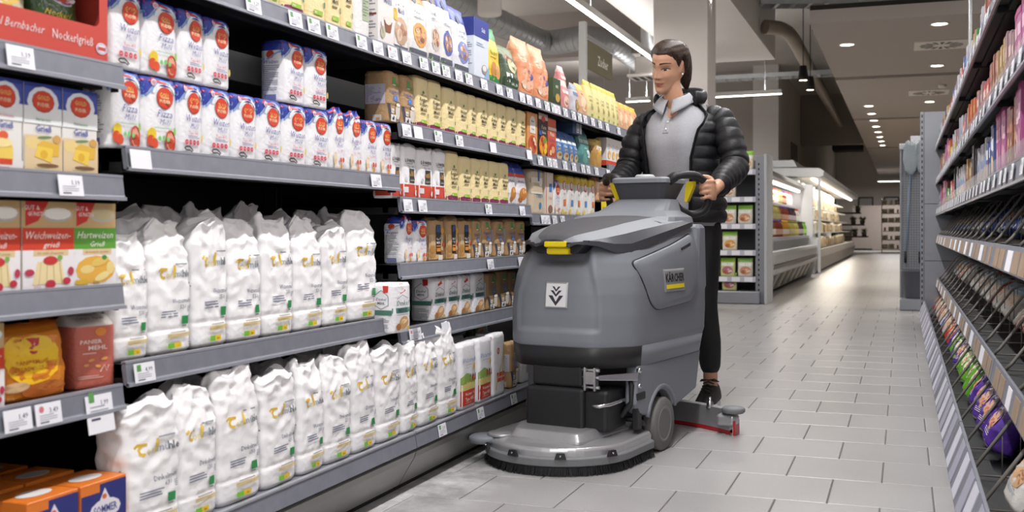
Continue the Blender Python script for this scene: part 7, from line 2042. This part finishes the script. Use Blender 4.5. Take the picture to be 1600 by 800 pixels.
simple('tub2', 'food_tub', 'tub', .20, .16, .14, 'block', ('#e3dccb',), [('e', 0, .5, .3, .3, '#c9a86a'), ('r', -.4, .7, .4, .9, '#cfc3a6')], 5)
simple('tub3', 'food_tub', 'tub', .20, .14, .14, 'block', ('#6d5a40',), [('e', 0, .5, .36, .3, '#d8c49c')], 6)
TN = {'tub': 'straw coloured food tub', 'tub2': 'cream coloured food tub', 'tub3': 'brown food tub'}
rnd = random.Random(9)
for i, z in enumerate((.46, .76, 1.04, 1.30, 1.54)):
    xf = tf - .06 - .07 * i
    if i:
        g = G(); g.box(tb, xf, ty0 + .03, ty1 - .03, z - .02, z, CHI); g.obj('shelf', c2)
    y = ty0 + .16
    while y < 32:
        key = rnd.choice(('tub', 'tub', 'tub2', 'tub2', 'tub3'))
        put(key, (xf - .08, y, z + .002), rnd.uniform(-.1, .1), '%s on chiller shelf level %s' % (TN[key], ['one', 'two', 'three', 'four', 'five'][i]), '%ss, chiller level %d' % (TN[key], i + 1), (1, 1, rnd.uniform(1.05, 1.42)))
        y += .225 if y < 26 else .27
# dark produce stand and far shelf
ps = empty('plant_stand', (-1.35, 38.5, 0), 0, 'dark tiered stand with potted greenery past the tall chiller', 'stand')
for k, z in enumerate((.12, .55, .95, 1.35)):
    g = G(); g.cbox(-.85, .35 - .12 * k, -.5, .5, z, z + .05, M('stand_dark', '#2b2826', .6), .01); g.obj('tier', ps)
g = G(); g.cbox(-.95, -.80, -.55, .55, 0, 2.2, M('stand_dark', '#2b2826', .6), .01); g.obj('stand_back', ps)
rnd = random.Random(3)
for k, (x, z) in enumerate(((.1, .60), (-.2, .60), (.05, 1.0), (-.25, 1.0), (-.1, 1.40))):
    pt = empty('potted_plant', (-1.35 + x, 38.3 + .1 * (k % 2), z + .001), 0, 'small green potted plant on the dark tiered stand', 'plant', 'potted plants on the tiered stand')
    g = G(); g.lathe([(0, 0), (.07, 0), (.09, .13), (.08, .13), (0, .12)], M('pot_brown', '#5a4a3e', .7), 14); g.obj('pot', pt)
    g = G()
    for j in range(40):
        a = rnd.uniform(0, 2 * PI); L_2 = rnd.uniform(.10, .22); el = rnd.uniform(.3, 1.2); w_ = .02
        p = Vector((.02 * math.cos(a), .02 * math.sin(a), .12)); q = p + Vector((math.cos(a) * math.cos(el), math.sin(a) * math.cos(el), math.sin(el))) * L_2; s_ = Vector((-math.sin(a), math.cos(a), 0)) * w_
        b0 = g.add([p, p * .5 + q * .5 + s_, q, p * .5 + q * .5 - s_]); g.face((b0, b0 + 1, b0 + 2, b0 + 3), M('leaf_green', '#5d6b42', .6, var=.2))
    g.obj('foliage', pt)
fs = empty('bread_rack', (-.35, 41.5, 0), 0, 'far white rack with small packs near the grey partition', 'rack')
for k in range(6):
    z = .10 + k * .32
    g = G(); g.cbox(-.4, .5, -.25, .25, z, z + .03, M('rack_white', '#c9c4bd', .6), .005); g.obj('rack_shelf', fs)
for x in (-.4, .47): g = G(); g.cbox(x, x + .03, -.25, .25, 0, 1.95, M('rack_white', '#c9c4bd', .6), .004); g.obj('rack_side', fs)
for k in range(6):
    for j in range(4):
        put(('tub', 'tub2', 'c_red', 'tub3')[(k + j) % 4], (-.35 - .28 + j * .22, 41.36, .132 + k * .32), -PI / 2, 'small pack on the far white rack', 'packs on the far rack')
# ================================================================== LAMPS
LAMP_BODY = M('lamp_housing', '#c9c9c6', .4, metal=.3, var=.03)
LED = Memit('led_diffuser', '#fff6ea', 9.0)
def linear_lamp(p0, p1, power, label, group, w=.07, drop=4.45, up=.30):
    p0 = Vector(p0); p1 = Vector(p1); L = (p1 - p0).length; a = math.atan2(p1.y - p0.y, p1.x - p0.x)
    mid = (p0 + p1) / 2
    root = empty('linear_lamp', mid, a, label, 'lamp', group)
    g = G(); g.cbox(-L / 2, L / 2, -w / 2, w / 2, .01, .08, LAMP_BODY, .006); g.obj('housing', root)
    g = G(); g.box(-L / 2 + .01, L / 2 - .01, -w / 2 + .008, w / 2 - .008, .0, .0099, LED); g.obj('diffuser', root)
    if drop:
        for x in (-L * .35, L * .35):
            g = G(); g.tube([(x, 0, .08), (x, 0, drop - mid.z)], .004, GALV, 6); g.obj('hanger', root)
    if power:
        lamp('lamp_light', (0, 0, -.012), L * .96, w * .8, power, parent=root)
        if up: lamp('added_uplight', (0, 0, .085), L * .96, w * .8, power * up, (PI, 0, 0), parent=root)  # added light facing up, only there to brighten the ceiling
    return root
AIS = 'linear lamps over the flour aisle'
for k in range(5):
    y = -1.6 + k * 2.2
    linear_lamp((-.55, y, 3.2), (-.55, y + 2.0, 3.2), 42, 'long white linear lamp hung above the flour aisle', AIS)
# lamps further off, first the ones the frame shows
def on_height(px, py, z):
    Zc = FPX * (z - H) / (358.0 - py); Xc = (px - 800.0) / FPX * Zc
    return (Xc * math.cos(YAW) - Zc * math.sin(YAW), Xc * math.sin(YAW) + Zc * math.cos(YAW), z)
linear_lamp(on_height(886, -2, 3.0), on_height(1060, 122, 3.0), 60, 'long linear lamp running over the neighbouring aisle', None)
linear_lamp(on_height(1045, 17, 3.2), on_height(1112, -3, 3.2), 14, 'short linear lamp set askew beside the white column', None)
linear_lamp(on_height(1050, 156, 3.0), on_height(1222, 147, 3.0), 22, 'linear lamp running across the far cross aisle', None)
linear_lamp(on_height(978, 160, 3.0), on_height(1016, 158, 3.0), 30, 'linear lamp end seen behind the hanging sign', None)
linear_lamp((-6.6, 20.0, 3.2), (-6.0, 23.0, 3.2), 110, 'added linear lamp hidden before the far cross wall', None)  # added lamp behind the shelf top, brightens the cross wall
linear_lamp((-.9, 42.5, 2.6), (.6, 42.5, 2.6), 110, 'linear lamp at the far end before the back wall', None, drop=3.0, up=0)
for k in range(5):
    xl = -4.6 if k < 2 else -7.6
    linear_lamp((xl, 1 + k * 3.4, 3.3), (xl, 3.6 + k * 3.4, 3.3), 60 if k < 2 else 90, 'added linear lamp out of view beyond the flour shelving', 'added lamps beyond the flour shelving')  # added lamps, placed so that only their light is seen
    linear_lamp((2.9, 1 + k * 3.4, 3.3), (2.9, 3.6 + k * 3.4, 3.3), 50, 'linear lamp over the aisle beyond the dessert shelving', 'lamps beyond the dessert shelving')

# recessed downlights in the lowered ceiling
DL = 'recessed downlights'
DLE = Memit('downlight_glow', '#fff4e2', 14.0); TRIM_W = M('downlight_trim', '#d5cfc8', .5)
def downlight(x, y, power):
    r = empty('downlight', (x, y, zc), 0, 'round recessed downlight in the lowered ceiling', 'downlight', DL)
    g = G(); g.lathe([(.10, 0), (.10, -.008), (.082, -.012), (.078, -.004), (.078, 0)], TRIM_W, 22); g.obj('trim_ring', r)
    g = G(); g.lathe([(0, -.012), (.06, -.010), (.078, -.003), (.078, 0), (0, 0)], DLE, 20); g.obj('glow_disc', r)
    d = bpy.data.lights.new('downlight_light', 'SPOT'); d.energy = power; d.spot_size = 1.9; d.spot_blend = .7; d.shadow_soft_size = .07; d.color = (1, .93, .84)
    o = bpy.data.objects.new('downlight_light', d); COL.objects.link(o); o.parent = r; o.location = (0, 0, -.02)
for x, y in ((-.62, 13.2), (.36, 12.2), (.42, 15.3), (.42, 19.6)): downlight(x, y, 110)
for k in range(8): downlight(-.57 + .01 * k, 19.9 + k * 1.35, 60)
for k in range(5): downlight(2.4, 13.0 + k * 4, 90)
for k in range(3): downlight(.42, 24 + k * 6, 70)
for y in (13.6, 18.3):
    av = empty('air_vent', (.42 if y < 15 else .38, y, zc), 0, 'square ceiling air vent, %s one along the aisle' % ('first' if y < 15 else 'second'), 'air vent')
    g = G(); g.cbox(-.30, .30, -.30, .30, -.012, 0, TRIM_W, .003); g.obj('vent_plate', av)
    for k in range(16):
        a = 2 * PI * k / 16; g = G(); c_, s_ = math.cos(a), math.sin(a)
        g.loft([[(c_ * .10 - s_ * .012, s_ * .10 + c_ * .012, -.0135), (c_ * .24 - s_ * .03, s_ * .24 + c_ * .03, -.0135), (c_ * .24 + s_ * .018, s_ * .24 - c_ * .018, -.0135), (c_ * .10 + s_ * .008, s_ * .10 - c_ * .008, -.0135)], [(c_ * .10 - s_ * .012, s_ * .10 + c_ * .012, -.012), (c_ * .24 - s_ * .03, s_ * .24 + c_ * .03, -.012), (c_ * .24 + s_ * .018, s_ * .24 - c_ * .018, -.012), (c_ * .10 + s_ * .008, s_ * .10 - c_ * .008, -.012)]], STEEL_BLK); fixn(g.obj('vent_slot', av))
sd = empty('smoke_detector', (.55, 17.4, zc), 0, 'small white ceiling detector near the second vent', 'detector')
g = G(); g.lathe([(0, -.05), (.05, -.05), (.06, -.03), (.06, 0), (0, 0)], TRIM_W, 16); g.obj('detector_shell', sd)

# ventilation ducts under the slab
def duct(pts, r, label, rib=.09):
    root = empty('ventilation_duct', (0, 0, 0), 0, label, 'duct')
    Q = smooth_path(pts, 8)
    g = G(); g.tube(Q, r, GALV, 28); g.obj('duct_tube', root)
    L = 0; acc = 0
    for a, b in zip(Q, Q[1:]):
        d = (b - a); n_ = int(d.length / rib)
        for k in range(max(1, n_)):
            acc += d.length / max(1, n_)
            p = a + d * (k / max(1, n_)); t = d.normalized(); e = t.cross(Vector((0, 0, 1))).normalized(); f = t.cross(e)
            g = G(); g.tube([p + (e * math.cos(w) + f * math.sin(w)) * (r + .002) for w in [2 * PI * j / 24 for j in range(24)]], .005, GALV, 5, closed=True); g.obj('seam_rib', root)
    return root
P_ = lambda x, y, z: on_height(x, y, z)
duct([P_(640, -40, 3.9), P_(715, 3, 3.85), P_(800, 45, 3.8), P_(852, 66, 3.78), P_(915, 60, 3.8), P_(965, 72, 3.8), P_(1010, 105, 3.8)], .19, 'large galvanised spiral duct bending above the flour shelving', .17)
duct([P_(780, 62, 4.2), P_(870, 66, 4.2), P_(960, 58, 4.2), P_(1100, 44, 4.2)], .12, 'thinner galvanised duct crossing behind the big duct', .35)
root = empty('duct_outlet', P_(765, 2, 3.55), 0, 'white cylinder outlet hanging from the spiral duct', 'duct outlet')
g = G(); g.lathe([(0, -.17), (.13, -.17), (.145, -.15), (.145, .22), (0, .22)], PLASTER_L, 24); g.obj('outlet_shell', root)
root = empty('air_diffuser', P_(1012, 118, 2.95), 0, 'square white air diffuser beside the woman', 'air diffuser')
g = G(); g.cbox(-.24, .24, -.24, .24, -.04, 0, PLASTER_L, .01); g.obj('diffuser_plate', root)
g = G(); g.cbox(-.15, .15, -.15, .15, 0, .25, PLASTER_L, .02); g.obj('plenum_box', root)
g = G(); g.tube([(0, 0, .25), (0, 0, 4.45 - root.location.z)], .10, GALV, 16); g.obj('supply_pipe', root)
for k in range(4):
    g = G(); g.box(-.19 + k * .10, -.13 + k * .10, -.17, .17, -.042, -.04, STEEL_BLK); g.obj('diffuser_slot', root)
# copper-wrapped pipe, cable tray and pipes along the aisle
tagp = lambda o, l, c: tag(o, l, c)
g = G(); g.tube(smooth_path([P_(1195, 42, 3.6), P_(1222, 46, 3.6), P_(1240, 62, 3.6), P_(1265, 108, 3.6), P_(1290, 152, 3.6), P_(1312, 194, 3.6)], 6), .10, PIPE, 16); tag(g.obj('wrapped_pipe'), 'brown wrapped pipe running below the slab over the aisle', 'pipe')
g = G(); g.tube([(-8.6, 9.0, 3.95), (8.6, 9.0, 3.95)], .03, GALV, 10); tag(g.obj('sprinkler_pipe'), 'thin grey sprinkler pipe crossing below the slab', 'pipe')
def tray(p0, p1, w, label):
    p0, p1 = Vector(p0), Vector(p1); d = (p1 - p0); L = d.length; a = math.atan2(d.y, d.x)
    root = empty('cable_tray', p0, a, label, 'cable tray')
    for s_ in (-1, 1): g = G(); g.cbox(0, L, s_ * w / 2 - .006, s_ * w / 2 + .006, 0, .07, GALV, .002); g.obj('tray_side', root)
    for k in range(int(L / .22)): g = G(); g.cbox(k * .22, k * .22 + .05, -w / 2, w / 2, 0, .012, GALV, .002); g.obj('tray_rung', root)
    for k in range(max(2, int(L / 1.6))): g = G(); g.tube([(.3 + k * 1.6, 0, 0), (.3 + k * 1.6, 0, 4.45 - p0.z)], .006, GALV, 6); g.obj('tray_hanger', root)
tray(P_(1090, 128, 3.35), P_(1310, 117, 3.35), .35, 'perforated cable tray crossing above the far aisle')
tray(P_(1185, 10, 3.9), P_(1335, 9, 3.9), .35, 'cable tray close under the slab over the aisle')
tray((-1.55, 8.9, 3.55), (-1.55, 12.2, 3.55), .4, 'cable tray running beside the white bulkhead')
g = G(); g.cbox(-1.85, -1.05, 31.0, 31.8, 3.0, 3.7, DARK, .02); tag(g.obj('ceiling_unit'), 'dark ceiling unit at the end of the wrapped pipe', 'ceiling unit')
# track spots
for k, (px, py) in enumerate(((1255, 126), (1266, 141))):
    x, y, z = P_(px, py, 3.05)
    r = empty('spot_lamp', (x, y, z), 0, 'black hanging spot lamp with glowing front, %s of the pair' % ('higher' if k == 0 else 'lower'), 'spot lamp')
    g = G(); g.lathe([(0, .22), (.05, .22), (.075, .05), (.085, .0), (.07, .0), (.06, .02), (0, .02)], M('spot_black', '#1c1a19', .5), 18); g.obj('spot_shell', r)
    g = G(); g.lathe([(0, .018), (.062, .018), (.062, .008), (0, .004)], Memit('spot_glow', '#ffe9c4', 20.0), 16); g.obj('spot_lens', r)
    g = G(); g.tube([(0, 0, .22), (0, 0, 4.45 - z)], .008, STEEL_BLK, 6); g.obj('spot_stem', r)
    d = bpy.data.lights.new('spot_light', 'SPOT'); d.energy = 220; d.spot_size = 2.2; d.spot_blend = .8; d.shadow_soft_size = .06; d.color = (1, .93, .82); o = bpy.data.objects.new('spot_light', d); COL.objects.link(o); o.parent = r; o.location = (0, 0, -.01); o.rotation_euler = (.5, -.5, 0)
# hanging aisle sign, parallel to the aisle
sg = empty('aisle_sign', (-2.6, 9.45, 2.36), 0, 'brown hanging aisle sign with white lettering beyond the flour shelving', 'sign')
g = G(); g.cbox(-.012, .012, -.44, .44, -.125, .125, M('sign_olive', '#6f684f', .6, var=.04), .003); g.obj('sign_board', sg)
D = Decals(lambda u, v, l: (.012 + l, u, v)); D.text('Zucker', .10, -.01, .085, '#e2dfd2', 'bold', wmax=.36); D.g.obj('sign_lettering', sg)
g = G(); g.cbox(-.016, .016, -.50, .50, .145, .17, GALV, .004); g.obj('sign_rail', sg)
g = G(); g.cbox(-.03, .03, -.55, -.48, -2.36, .26, M('post_white', '#bdbbb7', .5), .004); g.obj('sign_post', sg)
# slender grey post in the aisle run of the far right
g = G(); g.tube([(.5, 9.3, 0), (.5, 9.3, 4.45)], .014, GALV, 10); tag(g.obj('ceiling_rod'), 'slender grey rod rising behind the dessert shelving', 'rod')
g = G(); x, y, z = P_(1105, 60, 3.4); g.tube([(x, y, 0.2), (x, y, 4.45)], .03, GALV, 10); tag(g.obj('conduit_pipe'), 'upright grey conduit on the wall behind the woman', 'pipe')
